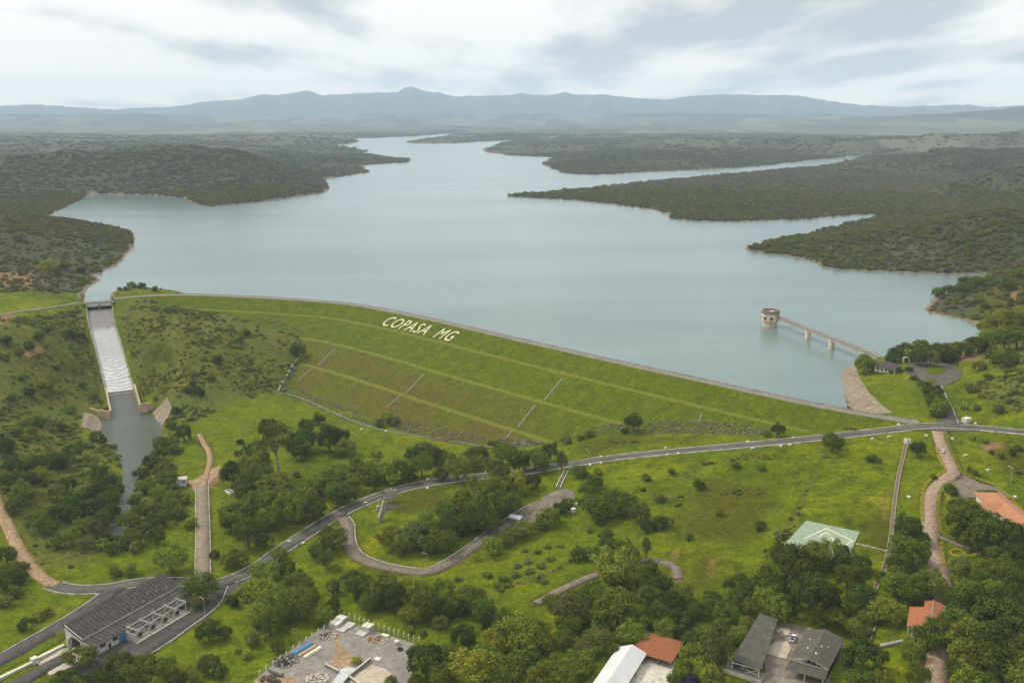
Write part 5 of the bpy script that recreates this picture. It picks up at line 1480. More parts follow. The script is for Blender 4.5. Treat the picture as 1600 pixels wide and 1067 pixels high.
# white posts of the steps between road and turning place
A = hit1(884.5, 737, 0, HG); B = hit1(872, 763, 0, HG)
o = thing('steps', A, 0, 'narrow pale steps with rails from the road to the turning place', 'steps'); d = B - A; nn = np.array([-d[1], d[0]]) / np.hypot(d[0], d[1])
tread = MB(); n_ = 22
for k in range(n_):
    q = A + d * (k + .5) / n_; tread.box(Vector((q[0], q[1], gz(q[0], q[1]) + .12)) - Vector(A), (1.9, .8, .3), math.atan2(d[1], d[0]) + math.pi / 2)
tread.build('treads', M['laneconc'], o)
for s in (-1, 1):
    mb = MB(); pr = None
    for k in range(12):
        q = A + d * k / 11; q = Vector((q[0] + nn[0] * s * 1.2, q[1] + nn[1] * s * 1.2, float(gz(q[0], q[1])) + .55)) - Vector(A)
        if pr: mb.bar(pr, q, .22, .4)
        pr = q
    mb.build('rail', M['paint'], o)

# monument: two pointed stone slabs
mo = hit1(602, 797, 0, HG); o = thing('monument', mo, 0, 'monument of pointed leaning stone slabs on the lawn below the road', 'monument')
M['stone'] = surf('stone', (0.40, 0.36, 0.29), (0.22, 0.195, 0.16), 0.6, 0.9, .5, 2, stains=(0.14, 0.12, 0.10))


def slab(o, poly3, thick, mat, name):
    P = [Vector(p) for p in poly3]; n = Vector((0, 0, 0))
    for i in range(len(P)): n += (P[i] - P[0]).cross(P[(i + 1) % len(P)] - P[0])
    n = n.normalized() * thick; k = len(P)
    return MB().poly([p - n / 2 for p in P] + [p + n / 2 for p in P], [tuple(range(k - 1, -1, -1)), tuple(range(k, 2 * k))] + [(i, (i + 1) % k, k + (i + 1) % k, k + i) for i in range(k)]).build(name, mat, o)


def on_plane(o, base_px, dirang, pts):
    """pixels projected on the vertical plane through a ground point with the given heading"""
    b_ = hit1(*base_px, 0, HG); n = np.array([-math.sin(dirang), math.cos(dirang), 0]); out = []
    for (x, y) in pts:
        d = rays(x, y); t = np.dot(b_ - np.array([0, 0, CAMZ]), n) / np.dot(d, n); out.append(Vector(np.array([0, 0, CAMZ]) + d * t - np.array(o.location)))
    return out


A = hit1(591.5, 816.5, 0, HG); B = hit1(602, 801, 0, HG); h_ = math.atan2(B[1] - A[1], B[0] - A[0])
slab(o, on_plane(o, (591.5, 816.5), math.radians(64), [(591, 818), (591, 809), (595, 795), (599, 781), (601, 789), (602.5, 800)]), 1.0, M['stone'], 'pointed_slab')
slab(o, on_plane(o, (607, 785), math.radians(8), [(603.5, 784), (603, 776), (600, 763), (603.5, 768), (606, 765.5), (609, 769), (612, 763), (615, 767), (619, 763), (620, 771), (616, 779), (612.5, 785)]), 1.1, M['stone'], 'jagged_slab')
slab(o, on_plane(o, (597, 788), math.radians(60), [(596.5, 788), (595.5, 772), (598, 778), (599, 786)]), .8, M['stone'], 'thin_slab')
MB().box(Vector(hit1(590.5, 797, 0, HG)) - Vector(mo) + Vector((0, 0, 1.3)), (1.8, 1.8, 2.6), .5).build('plinth', M['stone'], o)
MB().box(Vector(hit1(611, 792, 0, HG)) - Vector(mo) + Vector((0, 0, .12)), (6.5, 6.0, .3), .3).build('paved_base', M['asphalt'], o)

# white warehouse
e0 = PZ(1010, 1020, 8.5); e1 = PZ(974, 1077, 8.5); wa = math.atan2(e1[1] - e0[1], e1[0] - e0[0]); l0 = PZ(968, 1007, 8.5)
o = thing('warehouse', (e0[0], e0[1], 5.5), wa, 'long white-roofed warehouse at the bottom edge', 'building')
q = local(o, l0); W_ = -abs(float(q[1])) if q[1] < 0 else abs(float(q[1])); Lw = 34.0; print('ware width', q)
s_ = 1 if W_ > 0 else -1
gable(o, .4, Lw, min(0, W_) + .4, max(0, W_) - .4, 3.1, 5.2, M['whiteroof'], 'roof', .6)
walls(o, .6, Lw, min(0, W_) + .7, max(0, W_) - .7, 3.0, surf('ochre', (0.50, 0.36, 0.17), (0.40, 0.28, 0.13), .4, .85), 'wall', 4.8)
for k in range(5): MB().box((3 + k * 4.2, (.64 if s_ > 0 else -.64), 1.3 if k % 2 else 1.1), (1.3, .12, 1.1 if k % 2 else 2.2)).build('window' if k % 2 else 'door', M['dark'], o)
# terracotta open building
c0 = PZ(1008, 986, 10.5); c1 = PZ(1068, 1003, 10.5); ra = math.atan2(c1[1] - c0[1], c1[0] - c0[0])
o = thing('tiled_pavilion', (c0[0], c0[1], 5.5), ra, 'open pavilion with an orange tiled roof beside the white warehouse', 'building')
Lr = float(np.hypot(*(c1 - c0)[:2]))
ribbed(o, 'roof', (-.3, -12.3, 2.8), (Lr + .3, -12.3, 2.8), (Lr + .3, 0.2, 5.0), (-.3, .2, 5.0), M['terracotta'], 44, .09, .2, .6)
for x_ in (.3, Lr * .33, Lr * .66, Lr - .3):
    for y_ in (-11.6, -.4): MB().box((x_, y_, 1.2 if y_ < -5 else 2.2), (.3, .3, 2.6 if y_ < -5 else 4.6)).build('post', M['concrete'], o)
MB().box((Lr / 2, -.2, 2.2), (Lr, .2, 4.6)).build('back_wall', M['concrete'], o)

# left grey shed (single slope)
c0 = PZ(1187, 959, 18); c1 = PZ(1214, 967, 18); a0 = PZ(1143, 1032, 18); sa_ = math.atan2(a0[1] - c0[1], a0[0] - c0[0])
o = thing('open_shed', (a0[0], a0[1], 13.5), sa_ + math.pi, 'long grey-roofed open shed left of the muddy yard', 'shed')
Ls = float(np.hypot(*(a0 - c0)[:2]))
ribbed(o, 'roof', (0, -10.5, 4.2), (Ls, -7.0, 4.2), (Ls, 0, 5.0), (0, 0, 5.0), M['roofgrey'], 30, .1, .15, .6)
for k in range(6):
    x_ = .4 + (Ls - .8) * k / 5
    for y_ in (-.3, -9.6 + 3.2 * k / 5): MB().box((x_, y_, 2.1), (.3, .3, 4.5)).build('post', M['white'], o)
MB().box((Ls / 2, -.15, 1.8), (Ls, .2, 3.8)).build('back_wall', M['concrete'], o)
mb = MB().box((.3, -5, 3.8), (.25, 9.6, .25)); mb.bar((.3, -9, 1.2), (.3, -5, 2.6), .14); mb.bar((.3, -5, 1.0), (.3, -9, 3.4), .14); mb.build('end_truss', M['white'], o)
for k in range(7):
    x_ = 3 + k * (Ls - 6) / 6
    MB().box((x_, -8.2 + 2.4 * x_ / Ls, .8), (RNG.uniform(1.5, 3), 1.6, RNG.uniform(.8, 1.8))).build('stored_material', [M['timber'], M['sand'], M['concrete'], M['rust']][k % 4], o)
A = PZ(1128, 1046, 13.5); B = PZ(1190, 1067, 13.5); d = B - A; Ln = float(np.hypot(*d[:2]))
o = thing('loading_dock', A, math.atan2(d[1], d[0]), 'pale loading platform below the left grey shed', 'platform')
MB().box((Ln / 2, 2.4, .35), (Ln, 6.0, 1.0)).build('platform', M['concrete'], o); MB().box((Ln / 2, -.7, .5), (Ln, .6, 1.3)).build('kerb_wall', M['sand'], o)
# right grey shed (gable with a lower front roof)
r0 = PZ(1262, 980, 19); r1 = PZ(1235, 1024, 19); ra = math.atan2(r0[1] - r1[1], r0[0] - r1[0]); Lg = float(np.hypot(*(r0 - r1)[:2]))
o = thing('workshop_shed', (r1[0], r1[1], 13.5), ra, 'weathered grey gabled shed with a lower front roof', 'shed')
gable(o, 0, Lg, -13.0, 0, 4.4, 6.6, M['roofgrey'], 'roof', .4)
ribbed(o, 'front_roof', (-5.2, -13.4, 2.9), (-5.2, .2, 2.9), (-.5, .2, 4.1), (-.5, -13.4, 4.1), M['roofgrey'], 24, .09, .12, .6)
tr = MB()
for y_ in np.linspace(-12.8, -.2, 8): tr.bar((-.35, y_, 4.2), (-.35, y_, 4.5 + 1.9 * (1 - abs(y_ + 6.5) / 6.5)), .12)
tr.bar((-.35, -13.2, 4.25), (-.35, .2, 4.25), .22); tr.bar((-.35, -13.2, 4.4), (-.35, -6.5, 6.4), .18); tr.bar((-.35, .2, 4.4), (-.35, -6.5, 6.4), .18); tr.build('truss', M['block'], o)
for x_ in (-5, .3, Lg / 2, Lg - .3):
    for y_ in (-12.7, -6.5, -.3):
        if not (y_ == -6.5 and x_ > 1 and x_ < Lg - 1): MB().box((x_, y_, 1.6 if x_ > -1 else 1.2), (.3, .3, 5.4 if x_ > -1 else 3.2)).build('post', M['block'], o)
MB().box((Lg - .2, -6.5, 2.0), (.2, 12.6, 4.6)).build('back_wall', M['concrete'], o)
MB().box((Lg / 2, -12.9, 2.0), (Lg, .15, 3.6)).build('side_wall', M['dark'], o)
for (x_, y_, w_) in [(8, -4, 1.2), (11, -8, 1.0), (5, -7.5, 1.5), (15, -3, .9), (13, -10, .8)]:
    zr_ = 6.6 - abs(y_ + 6.5) / 6.5 * 2.2; MB().box((x_, y_, zr_ + .06), (w_, w_ * .5, .05), RNG.uniform(0, 1)).build('roof_patch', M['block'], o)
heap('timber_heap', 1318, 1022, 13.5, 'brown timber and rubble heaped right of the gabled shed', 'heap', 60, 6.0, [M['bark'], M['sand'], M['concrete']], .4, 2.5)
heap('plaster_heap', 1224, 966 + 22, 13.6, 'small pale heap at the top of the muddy shed yard', 'heap', 40, 2.6, [M['white'], M['sand']])

# terracotta house, L shaped
o = thing('tiled_house', (211, 385, 33.6), 0, 'house with an L-shaped terracotta tile roof at the right edge', 'house')
hip(o, 0, 10.5, -14, 39.5, 3.4, 5.7, M['terracotta_pale'], .7); walls(o, 0.3, 10.2, -13.6, 39.2, 3.3, M['poster'])
V = [(-12.6, 17.2, 3.36), (4, 17.2, 3.36), (4, 29.4, 3.36), (-12.6, 29.4, 3.36), (-8, 23.3, 5.3), (5.2, 23.3, 5.45)]
MB().poly(V + [(x, y, z - .18) for x, y, z in V[:4]], [(0, 1, 5, 4), (1, 2, 5), (2, 3, 4, 5), (3, 0, 4), (0, 6, 7, 1), (3, 9, 6, 0), (2, 8, 9, 3), (9, 8, 7, 6)]).build('wing_roof', M['terracotta_pale'], o)
walls(o, -11.9, .2, 17.9, 28.7, 3.3, M['poster'], 'wing_wall')
MB().box((-2.5, 28.78, 1.6), (1.6, .1, 1.2)).build('window', M['glass'], o); MB().box((-5.5, 17.82, 1.4), (2.2, .1, 2.0)).build('window', M['glass'], o); MB().box((-9.2, 17.82, 1.1), (1.1, .1, 2.1)).build('door', M['timber'], o)
for y_ in (-6, 4, 12): MB().box((.22, y_, 1.6), (.1, 1.6, 1.2)).build('window', M['glass'], o)

# gatehouse over the lower driveway
g0 = PZ(1459, 938, 30.5); g1 = PZ(1455, 976, 30.5); ga_ = math.atan2(g1[1] - g0[1], g1[0] - g0[0])
o = thing('gatehouse', (g0[0], g0[1], float(gz(g0[0] - 3, g0[1] - 8))), ga_, 'gatehouse with a terracotta roof standing over the lower driveway', 'building')
zt = 30.5 - o.location[2]; print('gatehouse', g0, g1, zt)
Lg = float(np.hypot(*(g1 - g0)[:2])); zt = max(3.4, min(zt, 6))
ribbed(o, 'roof', (-.3, 3.4, zt - 1.0), (Lg, 3.4, zt - 1.0), (Lg, 0, zt), (-.3, 0, zt), M['terracotta'], 30, .07, .15, .6)
ribbed(o, 'left_roof', (-.3, -3.0, zt - .8), (5.6, -3.0, zt - .8), (5.6, 0, zt), (-.3, 0, zt), M['terracotta'], 12, .07, .15, .6)
ribbed(o, 'porch_roof', (5.5, -7.8, zt - 1.5), (Lg + 1.5, -7.8, zt - 1.5), (Lg + 1.5, 0, zt - .05), (5.5, 0, zt - .05), M['terracotta'], 26, .07, .15, .6)
MB().bar((-.3, 0, zt + .08), (Lg, 0, zt + .08), .4, .2).build('ridge', M['concrete'], o)
for (x_, y_) in [(.4, 3.1), (.4, -2.7), (6, -7.3), (Lg + 1, -7.3), (Lg - .4, 3.1), (8, 3.1)]: MB().box((x_, y_, (zt - 1.4) / 2 - .4), (.35, .35, zt - .9)).build('post', M['white'], o)
walls(o, 6.5, Lg + .8, -6.4, -2.0, zt - 1.6, M['poster'])

# ------------------------------------------------------------------ intake tower, footbridge, bridge house
tc = PZ(1205.5, 511.5, ZW); tc = tc + np.array([0, 5.4, 0])
tw = thing('intake_tower', tc, 0, 'round cream intake tower standing in the reservoir', 'tower')
MB().tube((0, 0, -14), (0, 0, 3.6), 5.7, n=48).build('shaft', M['tower'], tw, smooth=False)
MB().tube((0, 0, 3.6), (0, 0, 4.4), 5.7, 7.1, n=48).build('corbel', M['tower'], tw)
MB().tube((0, 0, 4.4), (0, 0, 10.6), 7.1, n=48).build('drum', M['tower'], tw)
mb = MB(); n_ = 48
def ring(mb, r0, r1, z0, z1, n=48):
    V = []
    for i in range(n):
        a_ = 2 * math.pi * i / n; c_, s_ = math.cos(a_), math.sin(a_); V += [(r0 * c_, r0 * s_, z0), (r1 * c_, r1 * s_, z0), (r1 * c_, r1 * s_, z1), (r0 * c_, r0 * s_, z1)]
    F = []
    for i in range(n):
        for j in range(4): F.append((i * 4 + j, ((i + 1) % n) * 4 + j, ((i + 1) % n) * 4 + (j + 1) % 4, i * 4 + (j + 1) % 4))
    return mb.poly(V, F)


ring(MB(), 6.55, 7.35, 10.6, 13.4).build('parapet', M['towertop'], tw)
MB().tube((0, 0, 10.6), (0, 0, 11.6), 6.5, 6.5, n=48).build('roof', M['towertop'], tw)
MB().tube((0.5, -1.5, 11.6), (0.5, -1.5, 12.8), 2.0, 1.6, n=20).build('roof_hatch', M['tower'], tw)
for k in range(8):
    a_ = -math.pi / 2 + (k - .15) * math.pi / 4
    if k in (1,): continue
    R_ = Matrix.Rotation(a_, 4, 'Z'); c_ = Vector((7.1 * math.cos(a_), 7.1 * math.sin(a_), 7.3))
    w_ = MB().box(c_, (.3, 2.5, 1.9), M=R_).build('window', M['dark'], tw)
    MB().box(c_ + Vector((math.cos(a_) * .12, math.sin(a_) * .12, -1.1)), (.4, 3.0, .25), M=R_).build('sill', M['tower'], w_)
b0 = np.array([tc[0] + 5.2, tc[1] - 5.0, 43.3]); bE = PZ(1352, 551, 43.3)
mb = MB().box((7.1 * math.cos(-.77), 7.1 * math.sin(-.77), 8.6), (.5, 2.4, 2.6), -.77); mb.build('doorway', M['dark'], tw)
fb = thing('footbridge', (b0[0], b0[1], 43.3), math.atan2(bE[1] - b0[1], bE[0] - b0[0]), 'long grey truss footbridge linking the shore to the intake tower', 'bridge')
Lb = float(np.hypot(*(bE - b0)[:2])); print('bridge', Lb)
stp = [local(fb, PZ(x, y, ZW))[0] for x, y in ((1255.5, 531), (1300.5, 545.5))]
stp = [float(s) for s in stp]; xs_ = [0.0] + stp + [Lb, Lb + 16]
print('spans', xs_)
for i in range(len(xs_) - 1):
    xa, xb = xs_[i] + .5, xs_[i + 1] - .5
    MB().box(((xa + xb) / 2, 0, 0), (xb - xa, 2.6, .35)).build('deck', M['concrete'], fb)
    for s in (-1, 1):
        t_ = MB(); n_ = max(6, int((xb - xa) / 2.2)); H_ = 2.5
        top = [(xa + (xb - xa) * k / n_, s * 1.35, H_ * min(1, .55 + 2.2 * min(k, n_ - k) / n_)) for k in range(n_ + 1)]
        for k in range(n_):
            t_.bar(top[k], top[k + 1], .5); t_.bar((top[k][0], s * 1.35, 0), top[k], .26)
            t_.bar((top[k][0], s * 1.35, 0), top[k + 1], .15) if k % 2 else t_.bar(top[k], (top[k + 1][0], s * 1.35, 0), .15)
        t_.bar((top[-1][0], s * 1.35, 0), top[-1], .2); t_.bar((xa, s * 1.35, -.25), (xb, s * 1.35, -.25), .5, 1.2); t_.build('truss', M['steel'], fb)
for x_ in stp + [Lb]:
    p_ = MB().tube((x_, 0, -16 if x_ < Lb else -9), (x_, 0, -.8), 2.1, n=24).build('pier', M['tower'], fb)
    MB().box((x_, 0, -.5), (3.0, 4.6, .7)).build('pier_cap', M['tower'], p_)
p = hit1(1384, 577, 0, HG); bh = thing('bridge_house', (247, 633, 40.2), math.radians(-38), 'small bridge house with a dark hipped roof and white walls', 'house')
hip(bh, -7, 7, -5.5, 5.5, 3.6, 6.2, surf('plumroof', (0.075, 0.055, 0.05), (0.045, 0.034, 0.032), .5, .9), .8); walls(bh, -6.6, 6.6, -5.1, 5.1, 3.5, M['white'])
for x_ in (-4.2, -1.6, 1.0): MB().box((x_, -5.14, 1.7), (1.1, .12, 1.8)).build('window', M['dark'], bh)
MB().box((4.2, -5.14, 1.2), (1.3, .12, 2.3)).build('door', M['dark'], bh)
o = thing('entrance_gate', hit1(1416, 566, 0, HG), .4, 'white gateway beside the bridge house', 'gate')
for x_ in (-2.6, 2.6): MB().box((x_, 0, 1.6), (.9, .9, 3.6)).build('post', M['white'], o)
MB().box((0, 0, 3.5), (6.4, 1.2, .5)).build('lintel', M['white'], o)

# ------------------------------------------------------------------ sports court
co_ = thing('sports_court', (PLATES['court'][0].mean(0)[0], PLATES['court'][0].mean(0)[1], PLATES['court'][1]), 0, 'faded green sports court with cream line markings', 'court')
cz = PLATES['court'][1]; print('court z', cz)
drape('playing_surface', [(1260, 813), (1343.5, 831), (1331, 858), (1322, 880), (1224, 851)], M['court'], '', 0.12, z=cz, parent=co_)
def line3(pts, w, z, name, parent, mat, hgt=.05):
    mb = MB(); Q = PZ([p[0] for p in pts], [p[1] for p in pts], z) - np.array(parent.location)
    for a, b in zip(Q[:-1], Q[1:]): mb.bar(a, b, w, hgt)
    return mb.build(name, mat, parent)


line3([(1258, 840.5), (1291, 825), (1333, 844.5), (1312, 857), (1296, 864)], .45, cz + .16, 'boundary_line', co_, M['paint'])
line3([(1280, 838), (1287, 833), (1292, 831.5), (1297, 835.5)], .4, cz + .16, 'goal_arc', co_, M['paint'])
line3([(1298, 839), (1302, 842), (1305, 846)], .5, cz + .16, 'goal_arc', co_, M['paint'])
line3([(1279, 838), (1290, 843), (1298, 840)], .35, cz + .16, 'centre_line', co_, M['block'])
o = thing('court_kerb', hit1(1338, 850, 0, HG), 0, 'thin white kerb running right from the sports court', 'kerb'); Q = spline(hit([1338, 1352, 1368, 1387], [850, 853, 857, 862], 0, HG), 3) - np.array(o.location)
mb = MB()
for a, b in zip(Q[:-1], Q[1:]): mb.bar(a + [0, 0, .2], b + [0, 0, .2], .55, .5)
mb.build('kerb', M['kerb'], o)
# brown water channel across the right meadow
o = thing('water_channel', hit1(1417, 694, 0, HG), 0, 'long straight brown concrete channel crossing the right meadow', 'channel'); O0 = np.array(o.location)
Q = spline(hit([1416, 1411, 1404, 1398, 1393, 1388, 1383, 1375, 1366, 1357], [694, 715, 745, 785, 830, 864, 884, 905, 925, 942], 0, HG), 3) - O0
for s, nm in ((-.75, 'side_wall'), (.75, 'side_wall')):
    K = offset_line(Q, s); mb = MB()
    for a, b in zip(K[:-1], K[1:]): mb.bar(a + [0, 0, .25], b + [0, 0, .25], .3, .8)
    mb.build(nm, surf('channelwall', (0.36, 0.27, 0.18), (0.22, 0.15, 0.10), .3, .9) if s < 0 else bpy.data.materials['channelwall'], o)
mb = MB()
for a, b in zip(Q[:-1], Q[1:]): mb.bar(a + [0, 0, .12], b + [0, 0, .12], 1.3, .3)
mb.build('bed', M['laneconc'], o)
o = box_thing('valve_box', 1417.5, 692, float(hit1(1417.5, 692, 0, HG)[2]), (2.6, 2.6, 2.2), .3, M['white'], 'white valve box at the upper end of the brown channel', 'box', 'body')
MB().box((0, 0, 2.25), (1.3, 1.3, .12)).build('hatch', M['dark'], o)
for (a, b, lab) in [((1354, 1016), (1412, 1003), 'pale concrete retaining wall between lawn and dark tree at lower right'), ((1357, 1012), (1372, 968), 'thin pale kerb wall climbing the lawn left of the gatehouse')]:
    A = hit1(*a, 0, HG); B = hit1(*b, 0, HG); o = thing('retaining_wall', A, 0, lab, 'wall'); wdt = 1.5 if 'concrete' in lab else .5
    mb = MB(); Q = [A + (B - A) * k / 8 for k in range(9)]
    for q in Q: q[2] = gz(q[0], q[1]) + .4
    for q, r_ in zip(Q[:-1], Q[1:]): mb.bar(Vector(q - A), Vector(r_ - A), wdt, 1.2)
    mb.build('wall', M['concrete'], o)

# ------------------------------------------------------------------ lamps and white drain blocks
LAMP = None


def lamp(px, py, label, h=8.0, rz=0.0):
    global LAMP
    p = hit1(px, py, 0, HG)
    if LAMP is None:
        o = thing('street_lamp', p, rz, label, 'street lamp', 'street lamps'); LAMP = o
        MB().tube((0, 0, -.3), (0, 0, h), .11, .07, 8).build('pole', M['block'], o); MB().bar((0, 0, h), (1.6, 0, h + .5), .12).build('arm', M['white'], o); MB().box((1.9, 0, h + .5), (.9, .35, .18)).build('lamp_head', M['block'], o)
        return
    o = LAMP.copy(); COL.objects.link(o); o.location = p; o.rotation_euler = (0, 0, rz); o['label'] = label
    for c_ in LAMP.children:
        d_ = c_.copy(); COL.objects.link(d_); d_.parent = o


lamp(919, 725, 'street lamp on the near side of the main road above the turning place', rz=2.2)
lamp(320, 962, 'street lamp at the right end of the power house', rz=2.6)
lamp(1508, 652, 'street lamp beside the junction, left of the large white block', rz=3.0)
lamp(668, 891, 'street lamp under the trees at the bend of the loop road', rz=2.7)
lamp(1579, 757, 'street lamp on the lawn above the terracotta house', rz=2.0)
lamp(863, 718, 'street lamp half hidden by bushes above the main road', rz=-1.0)
lamp(112, 1046, 'street lamp near the round green tree by the white boundary wall', rz=1.0)
ORD = ['first', 'second', 'third', 'fourth', 'fifth', 'sixth', 'seventh', 'eighth', 'ninth', 'tenth', 'eleventh', 'twelfth', 'thirteenth', 'fourteenth', 'fifteenth', 'sixteenth', 'seventeenth', 'eighteenth', 'nineteenth', 'twentieth'] + ['twenty-' + q for q in ['first', 'second', 'third', 'fourth', 'fifth', 'sixth', 'seventh', 'eighth', 'ninth']] + ['thirtieth'] + ['thirty-' + q for q in ['first', 'second', 'third', 'fourth', 'fifth', 'sixth', 'seventh', 'eighth', 'ninth']] + ['fortieth'] + ['forty-' + q for q in ['first', 'second', 'third', 'fourth', 'fifth', 'sixth', 'seventh', 'eighth', 'ninth']]
DB = None
for phrase, pts in [('along the lower edge of the main road', [(922, 727), (939, 724), (1043, 711), (1060, 709), (1176, 701), (1220, 697), (1234, 695), (1363, 686), (1389, 683), (1447, 681), (571, 786), (668, 763), (452, 846), (474, 849)]),
                    ('along the upper edge of the main road', [(939, 714), (1040, 700), (1168, 690.5), (1239, 684.5), (669, 749), (760, 738)]), ('on the grass between dam toe and road', [(603, 674), (565, 671), (1404, 664)]),
                    ('on the lawn right of the driveway', [(1488, 686), (1509, 712), (1544, 735), (1586, 777)]), ('at the right side of the junction', [(1524, 662)]), ('on the lawn left of the driveway', [(1420, 777)])]:
    pts = sorted(pts)
    for i, (x, y) in enumerate(pts):
        p = hit1(x, y, 0, HG); lab = ('%s small white drain block from the left ' % ORD[i] if len(pts) > 1 else 'small white drain block ') + phrase
        if DB is None:
            o = thing('drain_block', p, 0.4, lab, 'drain block', 'white drain blocks by the roads'); DB = o
            MB().box((0, 0, .2), (1.8, 1.1, .9)).build('block', M['white'], o); MB().box((0, -.58, .25), (.9, .08, .5)).build('grate', M['dark'], o)
        else:
            o = DB.copy(); COL.objects.link(o); o.location = p; o.rotation_euler = (0, 0, RNG.uniform(0, 3)); o['label'] = lab
            for c_ in DB.children: d_ = c_.copy(); COL.objects.link(d_); d_.parent = o
o = box_thing('concrete_block', 1510, 659, float(hit1(1510, 659, 0, HG)[2]), (4.4, 3.2, 2.2), .5, M['white'], 'large white concrete block at the right side of the junction', 'block', 'block', M['white'])
o = thing('water_tank', hit1(1525, 913, 0, HG), 0, 'flat round white tank on the shaded lawn right of the driveway', 'tank')
MB().tube((0, 0, 0), (0, 0, 1.2), 2.0, n=24).build('body', M['white'], o); MB().tube((0, 0, 1.2), (0, 0, 1.7), 2.0, .7, n=24).build('lid', M['white'], o)
for (x, y, lab, s) in [(896, 800, 'white pump box on the grass below the turning place', 2.0), (900, 790, 'small white pump box at the edge of the turning place', 1.4)]:
    o = box_thing('pump_box', x, y, float(hit1(x, y, 0, HG)[2]), (s, s, s), .5, M['white'], lab, 'box', 'body', M['white'])
# ------------------------------------------------------------------ trees
def crown_mesh(name, seed, mat, nl=20, nleaf=2600, leaf=0.05, rx=0.5, rz=0.36, zc=0.5, lob=(0.15, 0.25), squash=1.0, wob=.16):
    g = np.random.default_rng(seed); sd0 = seed * 1.7
    V, T = [], []
    per = nleaf // nl
    d = g.normal(size=(nl * 4, 3)); d /= np.linalg.norm(d, axis=1)[:, None]; d = d[d[:, 2] > -0.62][:nl]
    q = g.uniform(0.3, 1.0, len(d)) ** 0.4
    for i in range(len(d)):
        R = g.uniform(*lob); c = d[i] * q[i] * np.array([rx - R * .8, rx - R * .8, max(rz - R * .6, .02)]) * (1 + wob * np.sin(3 * math.atan2(d[i][1], d[i][0]) + sd0) + .5 * wob * np.sin(5 * math.atan2(d[i][1], d[i][0]) + 2 * sd0))
        u = g.normal(size=(per * 3, 3)); u /= np.linalg.norm(u, axis=1)[:, None]
        keep = (u @ d[i] + 0.55 * u[:, 2]) > -0.45; u = u[keep][:per]; n = len(u)
        rad = R * np.where(g.random(n) < .82, g.uniform(.82, 1.08, n), g.uniform(.2, .8, n))
        rad *= 1 + 0.22 * np.sin(u[:, 0] * 9 + i) * np.sin(u[:, 1] * 9 + 2 * i) + .12 * g.normal(size=n)
        p = c + u * rad[:, None] * np.array([1, 1, .85 * squash])
        nn = u * 1.0 + g.normal(size=(n, 3)) * .42 + np.array([0, 0, .2]); nn /= np.linalg.norm(nn, axis=1)[:, None]
        t = np.cross(nn, g.normal(size=(n, 3))); t /= np.linalg.norm(t, axis=1)[:, None]; b = np.cross(nn, t)
        s = leaf * g.uniform(.55, 1.25, n)[:, None]
        V.append(np.stack([p - t * s * .5, p + b * s * .42, p + t * s * .5, p - b * s * .42], 1).reshape(-1, 3))
        T.append(np.repeat(np.clip(.30 * g.random() + .55 * g.random(n) + .1, 0, 1), 4))
    V = np.vstack(V); V[:, 2] += zc; T = np.concatenate(T)
    me = mesh_np(name, V, np.arange(len(V)).reshape(-1, 4), mat); attr(me, 'tint', T)
    return me


def trunk_mesh(name, seed, mat, h=0.5, r=0.035, limbs=5, lean=0.03, spread=.24):
    g = np.random.default_rng(seed); mb = MB()
    top = Vector((lean * g.normal(), lean * g.normal(), h * .55)); mb.tube((0, 0, -.05), top * .5, r * 1.25, r, 8, False); mb.tube(top * .5, top, r, r * .75, 8, False)
    for i in range(limbs):
        a = 2 * math.pi * i / limbs + g.uniform(-.4, .4); e = top + Vector((math.cos(a) * spread, math.sin(a) * spread, h * .5 * g.uniform(.7, 1.2)))
        m_ = top.lerp(e, .5) + Vector((0, 0, .03)); mb.tube(top, m_, r * .6, r * .4, 6, False); mb.tube(m_, e, r * .4, r * .12, 6, False)
    return mb.mesh(name, mat)


LEAF = dict(d='leaf_dark', m='leaf_mid', y='leaf_yellow', o='leaf_olive', b='leaf_bright', f='leaf_mid', p='leaf_purple', t='leaf_mid', c='leaf_olive', s='leaf_yellow')
LOOK = dict(d='dark green', m='mid green', y='yellow-green', o='grey olive', b='bright yellow-green', f='yellow-blossomed', p='purple-leaved', t='tall pale-trunked', c='narrow upright olive', s='pale-stemmed young')
MESHES = {}


def meshes(kind, shrub, v):
    key = (kind, shrub, v)
    if key in MESHES: return MESHES[key]
    mat = M['leaf_pale' if kind == 'o' and shrub else LEAF[kind]]; sd = 100 + v * 17 + ord(kind)
    if kind == 't': c = crown_mesh('crown', sd, mat, 22, 2300, .055, .5, .62, 1.0, (.14, .22)); t = trunk_mesh('trunk', sd, M['barkpale'], 1.1, .035, 5, .05, .2)
    elif kind == 'c': c = crown_mesh('crown', sd, mat, 20, 1800, .07, .42, .85, .95, (.14, .24)); t = trunk_mesh('trunk', sd, M['bark'], .9, .04, 4, .02, .12)
    elif kind == 's': c = crown_mesh('crown', sd, mat, 9, 420, .09, .5, .42, 1.0, (.13, .22)); t = trunk_mesh('trunk', sd, M['barkpale'], 1.0, .03, 4, .04, .2)
    elif shrub: c = crown_mesh('crown', sd, mat, 11, 560, .115, .5, .34, .30, (.17, .28)); t = trunk_mesh('stem', sd, M['bark'], .3, .035, 5, .02, .18)
    else:
        sh = [(52, .37, .42), (64, .33, .40), (44, .40, .44), (58, .35, .39)][v % 4]; asym = None
        c = crown_mesh('crown', sd, mat, sh[0], 3600, .048, .5, sh[1], sh[2], (.085, .165)); t = trunk_mesh('trunk', sd, M['bark'], .46, .03, 6, .03)
    if kind == 'f':
        g = np.random.default_rng(sd); b_ = crown_mesh('blossom', sd + 1, M['leaf_bright'], 14, 420, .05, .5, .36 if not shrub else .34, .54 if not shrub else .33, (.05, .09))
    else: b_ = None
    MESHES[key] = (c, t, b_)
    return MESHES[key]


